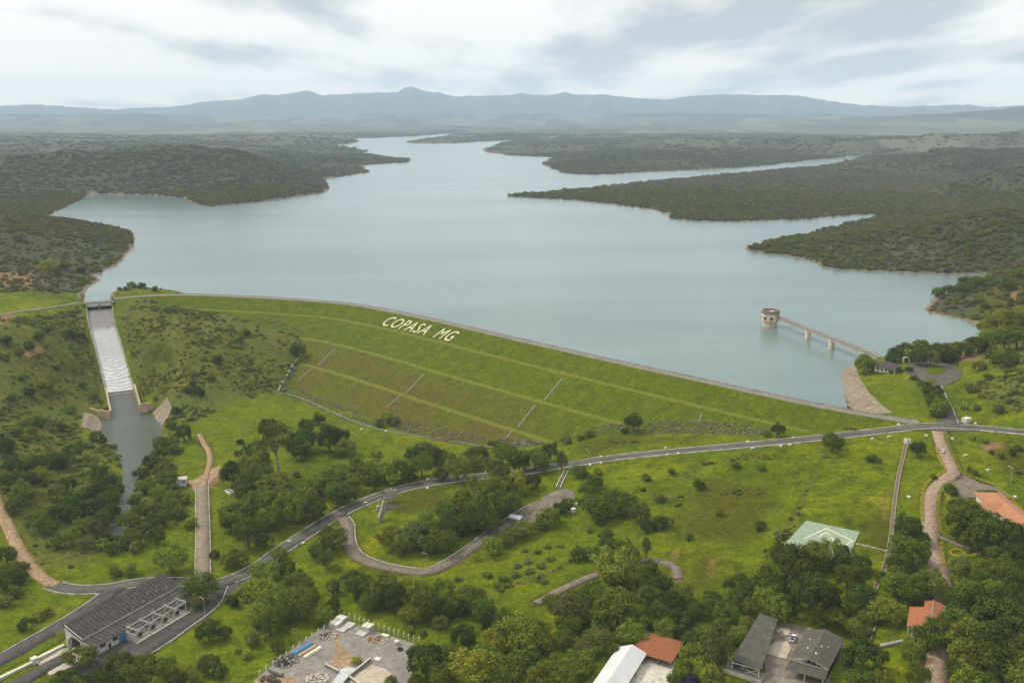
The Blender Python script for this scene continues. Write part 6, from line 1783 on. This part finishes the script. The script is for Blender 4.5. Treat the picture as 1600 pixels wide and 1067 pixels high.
TREES = [
 ('in the thicket left of the river pool', 's', """20,666,14,y;45,658,15,y;50,672,17,y;42,683,15,y;28,672,18,d;63,660,18,d;92,665,24,d;115,705,28,d;98,717,28,d;80,712,30,d;60,722,32,d;40,716,30,m;20,727,30,d;15,747,34,d;40,752,34,d;35,767,36,m;60,740,28,m;22,785,30,d;105,755,30,d;88,767,28,m;105,787,38,d;125,775,20,m;85,802,28,d;110,803,26,m;60,812,34,d;76,822,26,m;8,700,26,d;5,680,24,o"""),
 ('on the left bank of the narrowing stream', 's', """150,680,22,d;160,687,14,d;178,697,11,o;184,714,11,o;186,726,9,o;155,735,30,d;165,752,30,d;180,764,30,d;150,764,26,d;170,778,34,d;181,747,20,m;174,795,28,d;140,792,26,o;162,808,26,m;130,818,30,m;150,828,30,o;110,838,26,m;135,846,26,o;90,848,24,m;158,850,24,m;181,846,22,d;190,852,24,m;172,857,24,m;198,845,18,d;168,842,20,d"""),
 ('on the right bank of the stream', 's', """252,690,26,m;248,706,26,m;236,721,24,d;220,737,24,d;256,730,30,m;229,757,26,m;246,767,28,m;262,748,30,m;213,780,24,d;202,806,34,d;217,800,28,m;240,792,30,o;206,836,30,m;225,826,28,o;266,777,26,m;256,806,28,d;236,816,26,d;272,790,30,m;280,801,24,o;285,778,24,m;243,838,26,m;215,852,24,o;287,676,28,d;268,690,26,m;272,702,20,o;298,817,21,m;270,765,22,d"""),
 ('between lane and main road', 'm', """420,672,38,d;436,690,48,t;473,685,40,d;470,704,28,d;376,690,12,d;395,705,34,d;372,707,13,d;365,734,46,d;400,727,54,m;402,748,58,m;463,741,13,d;432,757,56,y;475,771,42,m;410,782,56,d;375,804,52,d;418,806,50,m;455,795,52,m;445,779,54,d;386,832,46,d;412,842,30,d;515,684,46,d;498,656,22,d;480,664,30,d;500,747,48,m;520,752,40,m;385,765,40,d;488,790,44,d;360,815,30,m"""),
 ('beside the lane near the main road junction', 'm', """355,873,27,y;372,869,33,d;335,866,16,d;268,873,46,m;313,909,54,d;308,938,24,o;248,868,22,m"""),
 ('between main road and dam toe', 'm', """540,698,30,m;588,708,18,m;597,659,22,o;616,657,22,o;606,653,22,m;531,677,32,d;530,736,40,m;545,752,36,m;561,731,36,d;576,737,34,m;601,736,36,m;626,729,38,m;650,707,36,d;667,701,42,o;682,709,36,d;660,726,42,m;701,719,26,d;715,731,44,m;690,739,26,m;740,722,28,m;746,706,40,o;776,693,22,d;788,697,24,m;526,768,42,d;770,727,42,d;545,772,30,d;585,753,26,d;617,747,24,m;640,742,28,d"""),
 ('around the dam toe by the main road', 'm', """836,711,50,d;812,721,36,d;860,707,30,d;878,715,22,c;904,734,24,d;885,688,17,d;921,677,17,o;990,662,31,d;975,673,11,d;907,684,13,o;1215,671,24,d;1198,677,14,o;1300,690,31,m;785,712,30,m;800,700,18,o"""),
 ('in the grove inside the loop road', 'm', """770,765,56,m;742,777,60,m;757,797,60,m;700,797,42,d;702,820,46,d;722,792,42,m;665,809,26,m;612,836,46,y;650,831,52,o;690,841,46,m;735,812,40,d;785,746,42,m;787,766,48,m;806,757,42,y;792,781,50,d;832,751,26,d;718,815,36,d;765,815,40,d;630,845,40,y;672,850,34,m"""),
 ('beside the turning place of the loop road', 'm', """858,803,40,y;876,791,26,d;887,786,22,d;905,781,17,m;822,823,32,m;805,833,28,m;770,851,36,m;788,842,26,m;843,818,24,m;916,741,12,m"""),
 ('in the clump right of the turning place', 'm', """935,736,15,m;930,753,31,d;935,786,54,m;960,776,28,d;983,779,32,d;1001,797,36,o;1030,778,19,o;1013,819,26,d;1036,812,30,d;945,833,26,d;963,801,8,d;923,826,15,o;938,816,13,o;915,765,26,m;950,795,32,m;975,795,26,d;1010,746,15,d;1005,764,9,d"""),
 ('scattered over the open right meadow', 'm', """1092,757,20,d;1050,736,14,d;1186,821,20,d;1075,839,13,d;1365,714,21,d;1434,701,25,d;1457,744,12,d;1060,787,11,m;1220,838,22,o;1125,802,12,m;1150,727,16,m;1190,730,14,m"""),
 ('on the shrubby slope below the loop road', 's', """808,881,15,o;825,874,16,o;845,881,17,o;860,870,14,o;827,889,17,o;845,897,18,o;805,896,16,o;788,902,18,m;795,912,17,o;856,852,12,o;715,902,15,o;760,896,19,m;780,912,22,m;820,858,11,o;840,860,12,m;876,850,12,o;743,861,14,s;850,905,14,o"""),
 ('in the wood behind the white warehouse', 'm', """905,863,28,d;925,861,27,d;950,848,28,d;975,854,31,m;985,866,34,m;1010,856,18,c;960,886,62,m;963,907,30,f;1015,886,32,d;1031,907,42,d;996,902,42,m;925,926,46,m;892,946,62,o;865,935,34,d;890,972,42,m;965,946,72,d;991,967,52,d;1032,957,44,m;935,955,17,b;935,1001,46,o;985,986,46,m;910,1008,32,o;940,975,34,m;915,960,36,m;880,1000,36,d;1015,930,44,d;1048,935,44,d;1060,966,52,d;1040,985,40,m;955,1015,24,d"""),
 ('in the bottom centre wood', 'm', """812,986,72,y;836,981,46,y;850,1011,28,f;825,1021,32,y;800,1042,62,d;862,1050,62,m;905,1031,52,m;820,1066,32,b;832,1036,42,d;740,1041,72,y;776,1002,52,y;785,1061,52,m;700,1022,46,d;760,1025,46,m;882,1065,44,m;725,990,46,d;665,1031,58,d;650,1061,26,m;690,1050,44,m;790,965,40,m;755,965,36,d;610,1067,22,m"""),
 ('in the grove above the storage yard', 'm', """560,906,46,d;566,922,32,d;601,911,52,m;574,941,32,m;621,931,48,d;646,926,52,m;666,946,46,d;691,926,42,m;642,956,36,m;731,931,48,m;756,946,42,d;722,946,26,f;689,971,25,o;640,984,15,m;658,988,17,m;585,925,40,d;705,950,36,d;545,905,26,m"""),
 ('between power house and storage yard', 'm', """437,863,25,y;446,886,32,d;416,891,40,m;406,921,52,m;465,913,46,m;466,941,52,m;431,931,52,m;406,951,42,m;421,971,46,m;495,856,32,d;520,838,44,d;505,961,28,m;520,946,26,d;520,916,25,o;362,941,22,d;440,960,36,d;385,925,26,d;480,930,34,m;510,875,26,o"""),
 ('on the power house lawn', 'm', """325,981,38,d;351,986,26,d;367,997,10,s;393,996,25,o;433,1008,23,m;372,1016,13,m;386,1021,19,y;463,986,16,s;325,1036,32,o;346,1041,18,m;298,1053,28,m;338,1050,22,m;557,1032,15,b"""),
 ('in the trees in front of the power house', 'm', """186,1040,40,d;224,1034,38,d;212,1057,48,m;256,1050,40,m;150,1060,40,d;100,1062,42,d;258,1034,30,d;270,1059,40,d;126,1021,40,m;240,1068,40,m;180,1065,40,d;125,1072,36,d"""),
 ('on the lawns at the left edge', 's', """40,974,23,d;180,893,19,m;204,892,20,m;10,866,30,d;10,906,30,d;32,900,24,d;36,884,17,o;15,885,26,d;8,940,20,o;60,962,18,m;75,955,16,m;25,925,18,m"""),
 ('in the wood behind the two grey sheds', 'm', """1066,926,38,d;1115,936,42,d;1155,916,52,d;1160,931,38,m;1135,956,42,m;1091,951,32,d;1206,906,52,m;1201,931,52,m;1215,955,40,m;1240,866,62,d;1215,868,32,d;1271,863,54,m;1296,862,44,m;1318,868,30,o;1266,921,62,d;1250,903,52,d;1291,926,52,d;1306,961,32,y;1280,966,26,m;1252,962,14,y;1325,905,40,d;1315,880,30,d;1330,945,40,d;1232,940,34,d;1180,950,34,m;1345,881,32,d;1346,931,42,d;1336,906,26,m"""),
 ('between warehouse and left grey shed', 'm', """1126,1001,42,c;1105,991,42,o;1086,1001,38,m;1120,1021,46,o;1096,1031,52,m;1071,1046,42,m;1110,1051,42,m;1080,1064,26,p;1155,986,32,m;1140,1000,26,d;1165,972,26,m;1060,1060,30,m"""),
 ('around the lower driveway and gatehouse', 'm', """1420,861,52,d;1412,881,48,d;1381,901,28,d;1405,911,52,m;1425,921,46,m;1455,911,42,m;1387,946,52,m;1336,976,32,m;1351,986,26,o;1351,1026,62,d;1340,1051,40,m;1376,1056,32,m;1440,981,32,y;1461,991,48,m;1425,1016,34,m;1446,1009,22,m;1435,1056,36,m;1420,825,46,d;1436,838,30,d;1360,960,28,m;1410,840,30,d;1330,1045,36,d"""),
 ('in front of the terracotta house', 'm', """1487,767,19,d;1497,790,30,d;1511,801,46,d;1501,816,52,d;1526,816,52,d;1546,826,62,d;1571,831,56,d;1592,836,40,d;1530,838,44,d;1497,832,24,m"""),
 ('in the lower right wood', 'm', """1500,886,32,o;1545,886,38,m;1561,866,42,d;1586,861,42,d;1576,891,42,d;1591,911,52,d;1491,931,36,d;1521,921,46,m;1501,951,42,d;1541,941,62,d;1501,971,52,d;1561,961,62,d;1592,971,62,d;1521,991,62,m;1556,996,62,d;1591,1011,52,d;1516,1026,52,m;1551,1036,62,d;1591,1051,52,m;1516,1061,52,m;1500,1046,42,d;1560,920,40,m;1535,905,36,d;1575,1040,44,d;1540,1068,46,d;1575,935,40,d"""),
 ('on the hillside right of the junction', 's', """1523,635,15,o;1558,638,19,o;1507,637,10,o;1520,684,9,m;1549,706,9,m;1564,712,11,m;1583,707,13,d;1591,700,12,d;1515,733,9,d;1521,737,11,m;1530,572,19,o;1545,588,14,d;1518,606,19,o;1587,611,11,o;1552,560,24,d;1595,590,14,o;1575,625,12,o;1540,690,9,m;1590,735,12,m"""),
 ('in the row along the tower road', 'm', """1443,602,19,d;1458,613,27,d;1463,624,31,d;1470,635,28,m;1430,590,12,d;1421,576,13,d;1466,643,22,m"""),
 ('around the small bridge house', 'm', """1351,566,32,m;1391,578,13,o;1405,576,14,o;1400,550,26,d;1415,545,28,d;1440,540,30,d;1456,546,24,d;1472,548,28,d;1490,553,24,m;1510,542,28,d;1530,534,30,d;1436,555,30,o;1392,560,20,d;1423,556,22,m;1363,572,20,m;1455,560,24,o"""),
 ('on the wooded point across the right cove', 'm', """1466,456,21,m;1484,452,22,m;1503,447,24,d;1526,438,26,d;1509,440,20,d;1492,463,18,o;1548,436,22,m;1560,500,42,y;1545,522,30,m;1571,526,42,d;1591,521,42,d;1571,556,32,d;1585,500,34,m;1575,440,24,m;1590,432,22,m;1540,508,24,m;1515,472,14,o;1540,478,14,d"""),
 ('on the far bank left of the spillway bridge', 'm', """77,413,31,y;98,415,20,d;127,421,16,d;64,418,16,m;205,445,14,d;222,447,12,d;243,451,11,d;196,450,10,o"""),
 ('on the hillsides beside the spillway chute', 's', """60,525,16,d;75,515,14,d;110,520,20,d;125,523,14,d;45,540,16,d;30,550,14,d;50,505,11,d;10,530,16,d;465,546,26,d;300,600,14,d;310,612,18,d;295,610,14,d;340,560,16,d;375,530,14,d;385,520,14,d;270,485,12,d;330,590,13,d;20,620,16,d;45,612,18,d;68,600,18,b;70,614,14,y;130,600,14,m;145,618,16,m;110,640,18,m;35,590,14,m;90,575,12,d;268,665,16,d;275,640,16,d"""),
]
TCOUNT = {}
ROOTS = {}
GOLD = {}
SHR = []
nt_, ns_ = 0, 0
for ci, (where, mode, txt) in enumerate(TREES):
    rows = []
    for s in txt.replace('\n', '').split(';'):
        a, b, c, k = s.split(','); rows.append((float(a), float(b), float(c), k.strip()))
    px = np.array([r[0] for r in rows]); py = np.array([r[1] for r in rows]); wp = np.array([r[2] for r in rows])
    P = hit(px, py, 0); dist = np.linalg.norm(P - np.array([0, 0, CAMZ]), axis=1); Wd = wp * dist / FPX * 1.08
    shrub = (wp < 23) | ((mode == 's') & (wp < 26))
    shrub &= np.array([r[3] not in 'tcs' for r in rows])
    lf = np.where(shrub, .30, .44) * Wd
    lf = np.where([r[3] in 'tcs' for r in rows], .98 * Wd, lf)
    P = hit(px, py, lf)
    dist = np.linalg.norm(P - np.array([0, 0, CAMZ]), axis=1); Wd = wp * dist / FPX * 1.08
    order = np.argsort(px); seen = {}; tot = {}
    for i in range(len(rows)): key = (rows[i][3], bool(shrub[i])); tot[key] = tot.get(key, 0) + 1
    for i in order:
        k = rows[i][3]; sh = bool(shrub[i]); key = (k, sh); seen[key] = seen.get(key, 0) + 1
        noun = 'shrub' if sh else 'tree'
        lab = ('%s %s %s from left %s' % (ORD[seen[key] - 1], LOOK[k], noun, where)) if tot[key] > 1 else '%s %s %s' % (LOOK[k], noun, where)
        v = int(RNG.integers(0, 7 if not sh else 4)) if k in 'dmyo' else 0
        c, t, b_ = meshes(k, sh, v)
        nm = 'shrub' if sh else {'c': 'cypress_tree', 't': 'tall_tree', 's': 'sapling'}.get(k, 'broadleaf_tree')
        wv = float(Wd[i]); p = P[i]
        key2 = (k, sh, v); rz = float(RNG.uniform(0, 6.28)); sc = (wv * float(RNG.uniform(.88, 1.1)), wv * float(RNG.uniform(.88, 1.1)), wv * float(RNG.uniform(.85, 1.2)))
        grp = noun + 's ' + where
        if 'shrubby slope' in where: sc = (sc[0], sc[1], sc[2] * .65)
        if key2 not in GOLD:
            o = empty(nm, p, rz); cr = link('crown', c, o); GOLD[key2] = o
            link('stem' if sh else 'trunk', t, o)
            if b_: link('blossom', b_, o)
            if sh and k in 'mdo': SHR.append(cr)
        else:
            o = GOLD[key2].copy(); COL.objects.link(o)
            for ch in GOLD[key2].children:
                q = ch.copy(); COL.objects.link(q); q.parent = o
        o.location = (float(p[0]), float(p[1]), float(p[2]) - .1); o.rotation_euler = (0, 0, rz); o.scale = sc
        tag(o, lab, noun, grp)
        nt_ += not sh; ns_ += sh
print('trees', nt_, 'shrubs', ns_)

# ------------------------------------------------------------------ masses nobody could count: woodland and undergrowth
def scatter(name, label, P, size, mats, flat=0.8):
    me = bpy.data.meshes.new(name); me.vertices.add(len(P)); me.vertices.foreach_set('co', np.asarray(P, np.float32).ravel())
    a = me.attributes.new('scl', 'FLOAT_VECTOR', 'POINT'); s = np.asarray(size)[:, None] * np.column_stack([np.ones(len(P)), RNG.uniform(.8, 1.2, len(P)), RNG.uniform(.75, 1.2, len(P)) * flat])
    a.data.foreach_set('vector', s.astype(np.float32).ravel())
    a = me.attributes.new('rot', 'FLOAT_VECTOR', 'POINT'); r = np.zeros((len(P), 3)); r[:, 2] = RNG.uniform(0, 6.28, len(P)); a.data.foreach_set('vector', r.astype(np.float32).ravel())
    me.update()
    o = link(name, me); tag(o, label, kind='stuff')
    ng = bpy.data.node_groups.new(name, 'GeometryNodeTree')
    ng.interface.new_socket('Geometry', in_out='INPUT', socket_type='NodeSocketGeometry'); ng.interface.new_socket('Geometry', in_out='OUTPUT', socket_type='NodeSocketGeometry')
    N, Lk = ng.nodes, ng.links; gi = N.new('NodeGroupInput'); go = N.new('NodeGroupOutput')
    jn = N.new('GeometryNodeJoinGeometry')
    for src, mt in zip(SHR[:4], (mats * 4)[:4]):
        oi = N.new('GeometryNodeObjectInfo'); oi.transform_space = 'ORIGINAL'; oi.inputs['Object'].default_value = src
        sm = N.new('GeometryNodeSetMaterial'); sm.inputs['Material'].default_value = mt; Lk.new(oi.outputs['Geometry'], sm.inputs['Geometry'])
        ti = N.new('GeometryNodeGeometryToInstance'); Lk.new(sm.outputs[0], ti.inputs[0]); Lk.new(ti.outputs[0], jn.inputs[0])
    ip = N.new('GeometryNodeInstanceOnPoints'); ip.inputs['Pick Instance'].default_value = True
    for nm_, sock in (('scl', 'Scale'), ('rot', 'Rotation')):
        na = N.new('GeometryNodeInputNamedAttribute'); na.data_type = 'FLOAT_VECTOR'; na.inputs['Name'].default_value = nm_; Lk.new(na.outputs[0], ip.inputs[sock])
    Lk.new(gi.outputs[0], ip.inputs['Points']); Lk.new(jn.outputs[0], ip.inputs['Instance']); Lk.new(ip.outputs[0], go.inputs[0])
    md = o.modifiers.new('scatter', 'NODES'); md.node_group = ng
    return o


def height(x, y, s):
    z = ground_raw(x, y, s); g = (x > GX0 + 4) & (x < GX1 - 4) & (y > GY0 + 4) & (y < GY1 - 4)
    z[g] = bil(HG, x[g], y[g]); return z


def polar_pts(r0, r1, spacing, amax=0.6):
    n = int((r1 ** 2 - r0 ** 2) * amax / spacing ** 2); r = np.sqrt(RNG.uniform(r0 ** 2, r1 ** 2, n)); a = RNG.uniform(-amax, amax, n)
    return r * np.sin(a), r * np.cos(a)


for (nm, lab, r0, r1, sp_, w0, w1, flat, side) in [('woodland', 'dense low woodland on the near left hills above the water', 620, 2300, 4.9, 2.6, 7.5, .85, -1), ('woodland', 'dense low woodland covering the right-hand hills above the water', 620, 2300, 4.9, 2.8, 8.5, .9, 1),
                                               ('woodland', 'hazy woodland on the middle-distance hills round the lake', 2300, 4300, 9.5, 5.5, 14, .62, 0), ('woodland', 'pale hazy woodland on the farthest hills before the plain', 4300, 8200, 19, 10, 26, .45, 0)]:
    x, y = polar_pts(r0, r1, sp_)
    if side: k = (x * side) > (40 if side > 0 else -60000); x, y = x[k], y[k]
    if side < 0: k = x <= 40; x, y = x[k], y[k]
    s = lake_sd(x, y); zd = poly_sd(ZONE, x, y)
    den = .55 * fbm(x / 140 + 9, y / 140, 4) + .45 * fbm(x / 520 + 4, y / 520, 3)
    den = den + .16 * np.clip(1 - 5.5 * np.abs(fbm(x / 300 + 2.2, y / 300 + 8.8, 3) - 0.5), 0, 1) - .04
    if r0 > 2200: den = den - (.20 if r0 > 4000 else .05) + .25 * (fbm(x / 700 + 3, y / 400, 3) - .5)
    k = (s > 2.5 + .15 * sp_) & (zd > 12) & (RNG.random(len(x)) < np.clip(.3 + 3.2 * (den - .30), .12 if r0 < 2200 else .03, 1) * np.where((x < -300) & (y < 1250), .35, 1) * np.where((x > 300) & (y < 1010), .3, 1))
    x, y, s = x[k], y[k], s[k]
    z = height(x, y, s); px_, py_ = project(np.column_stack([x, y, z])); k = (px_ > -160) & (px_ < 1760) & (py_ < 700)
    x, y, z = x[k], y[k], z[k]
    w_ = w0 + (w1 - w0) * RNG.random(len(x)) ** 1.8; w_ *= np.where(RNG.random(len(x)) < .03, 1.5, 1)
    scatter(nm, lab, np.column_stack([x, y, z - w_ * .06]), w_, [M['leaf_wood'], M['leaf_wood'], M['leaf_wood'], M['leaf_scrub']] if r0 < 2200 else [M['leaf_hazed']], flat)
    print(nm, len(x))


def free(x, y, m=1.0):
    ok = np.ones(len(x), bool)
    for R_ in ROADS: ok &= line_dist(R_[1][::2, :2], x, y)[0] > R_[2] / 2 + m
    for B in PADS:
        near = (np.abs(x - B[:, 0].mean()) < 80) & (np.abs(y - B[:, 1].mean()) < 80)
        if near.any(): q = poly_sd(B, x[near], y[near]) > m; ok[np.where(near)[0][~q]] = False
    ok &= poly_sd(RIVER, x, y) > 1.5
    ok &= line_dist(CHUTE[:, :2], x, y)[0] > CHUTE_HW + 4
    ok &= bil(DAMG, x, y) < bil(HG, x, y)
    for b, l_, w_, d0, d1 in ((ph_, LP_, 0, -13, 11), (sb, LS_, 0, -6, 1)):
        q = local(b, np.column_stack([x, y, x * 0])); ok &= ~((q[:, 0] > -2) & (q[:, 0] < l_ + 2) & (q[:, 1] > d0) & (q[:, 1] < d1))
    return ok


def lookup(A):
    from_az = (len(az) - 1) / (az[-1] - az[0])
    def f(x, y):
        a = np.arctan2(x, y); r = np.hypot(x, y); i = np.clip(np.round((a - az[0]) * from_az).astype(int), 0, len(az) - 1); j = np.clip(np.searchsorted(rr, r), 0, len(rr) - 1)
        return A[i, j]
    return f


scr_f, lush_f, earth_f, dry_f = map(lookup, (scrub, lush, earth, dry))
x, y = polar_pts(330, 1000, 2.6, .56)
k = (poly_sd(ZONE, x, y) < 2); x, y = x[k], y[k]
k = (scr_f(x, y) > .45) & (RNG.random(len(x)) < np.clip(3.2 * (fbm(x / 28, y / 28, 3) - .36), .05, .95) * (1 - .9 * earth_f(x, y))); x, y = x[k], y[k]
k = free(x, y); x, y = x[k], y[k]; z = bil(HG, x, y); px_, py_ = project(np.column_stack([x, y, z])); k = (px_ > -120) & (px_ < 1720) & (py_ < 1150); x, y, z = x[k], y[k], z[k]
w_ = RNG.uniform(1.0, 3.4, len(x)) * (0.6 + fbm(x / 15, y / 15, 2))
scatter('undergrowth', 'low scrub and bushes covering the hillsides round the spillway', np.column_stack([x, y, z - .1]), w_, [M['leaf_scrub'], M['leaf_scrub'], M['leaf_yellow'], M['leaf_olive']], .7); print('undergrowth', len(x))
x, y = polar_pts(300, 900, 3.4, .56)
k = (poly_sd(ZONE, x, y) < -2); x, y = x[k], y[k]
k = (scr_f(x, y) < .5) & (RNG.random(len(x)) < np.clip(3.0 * (fbm(x / 34 + 5, y / 34, 3) - .50), .02, .7)); x, y = x[k], y[k]
k = free(x, y, 1.2); x, y = x[k], y[k]; z = bil(HG, x, y); px_, py_ = project(np.column_stack([x, y, z])); k = (px_ > -100) & (px_ < 1700) & (py_ < 1120); x, y, z = x[k], y[k], z[k]
scatter('weeds', 'tufts of weeds and tall grass dotting the meadows', np.column_stack([x, y, z - .05]), RNG.uniform(.4, 1.4, len(x)), [M['leaf_yellow'], M['leaf_mid'], M['leaf_scrub'], M['leaf_yellow']], .45); print('weeds', len(x))

# ------------------------------------------------------------------ hedges
def hedge(px, label, wd=1.3, h=1.0, closed=False):
    P = hit([p[0] for p in px], [p[1] for p in px], 0, HG)
    if closed: P = np.vstack([P, P[:1]])
    Q = spline(P, 1.0); O0 = Q[0].copy(); Q = Q - O0
    g = RNG; n = int(len(Q) * 34); i = g.integers(0, len(Q), n)
    t = np.gradient(Q[:, :2], axis=0); t /= np.maximum(np.linalg.norm(t, axis=1), 1e-6)[:, None]
    off = g.uniform(-wd / 2, wd / 2, n); zz_ = g.uniform(0.05, 1, n) ** .6 * h
    p = np.column_stack([Q[i, 0] + t[i, 0] * g.uniform(-.6, .6, n) + t[i, 1] * off, Q[i, 1] + t[i, 1] * g.uniform(-.6, .6, n) - t[i, 0] * off, gz(Q[i, 0] + O0[0], Q[i, 1] + O0[1]) - O0[2] + .15 + zz_])
    nn = g.normal(size=(n, 3)) * .6 + [0, 0, .7]; nn /= np.linalg.norm(nn, axis=1)[:, None]; tt = np.cross(nn, g.normal(size=(n, 3))); tt /= np.linalg.norm(tt, axis=1)[:, None]; b = np.cross(nn, tt); s = g.uniform(.25, .5, n)[:, None]
    V = np.stack([p - tt * s * .5, p + b * s * .45, p + tt * s * .5, p - b * s * .45], 1).reshape(-1, 3)
    me = mesh_np('hedge', V, np.arange(len(V)).reshape(-1, 4), M['hedge']); attr(me, 'tint', np.repeat(g.random(n), 4))
    tag(link('hedge', me, None, tuple(O0)), label, 'hedge')


hedge([(1463, 702), (1468, 720), (1477, 735)], 'yellow-green hedge along the left side of the upper driveway')
hedge([(1476, 737), (1462, 747), (1448, 757), (1442, 772), (1440, 795), (1441, 815)], 'long curved yellow-green hedge on the left side of the driveway bend')
hedge([(1443, 840), (1444, 868), (1446, 896)], 'yellow-green hedge along the left side of the lower driveway')
hedge([(1475, 679), (1484, 702), (1496, 728), (1500, 737)], 'yellow-green hedge along the right side of the upper driveway')
hedge([(1502, 739), (1525, 749), (1552, 759), (1570, 772), (1588, 790), (1602, 806)], 'darker yellow-green hedge edging the paved apron above the house')
hedge([(1482, 755), (1472, 763), (1467, 778), (1466, 800), (1469, 822), (1472, 834), (1490, 844), (1515, 853), (1542, 860)], 'yellow-green hedge round the garden right of the driveway bend')
hedge([(1476, 766), (1481, 778), (1484, 790)], 'short thick yellow-green hedge inside the garden by the dark tree', 1.8)
hedge([(1487, 756), (1492, 762)], 'tiny yellow-green hedge at the top tip of the garden')
hedge([(1471, 850), (1473, 866), (1475, 884), (1482, 882), (1500, 874), (1530, 868)], 'yellow-green hedge round the lower garden lawn')
hedge([(1485, 864), (1490, 860), (1497, 860), (1504, 863), (1506, 867), (1501, 870), (1492, 870), (1486, 868)], 'ring-shaped yellow-green hedge on the garden lawn', 1.0, .8, True)
hedge([(1497, 898), (1496, 908), (1495, 914)], 'short yellow-green hedge right of the lowest driveway bend')
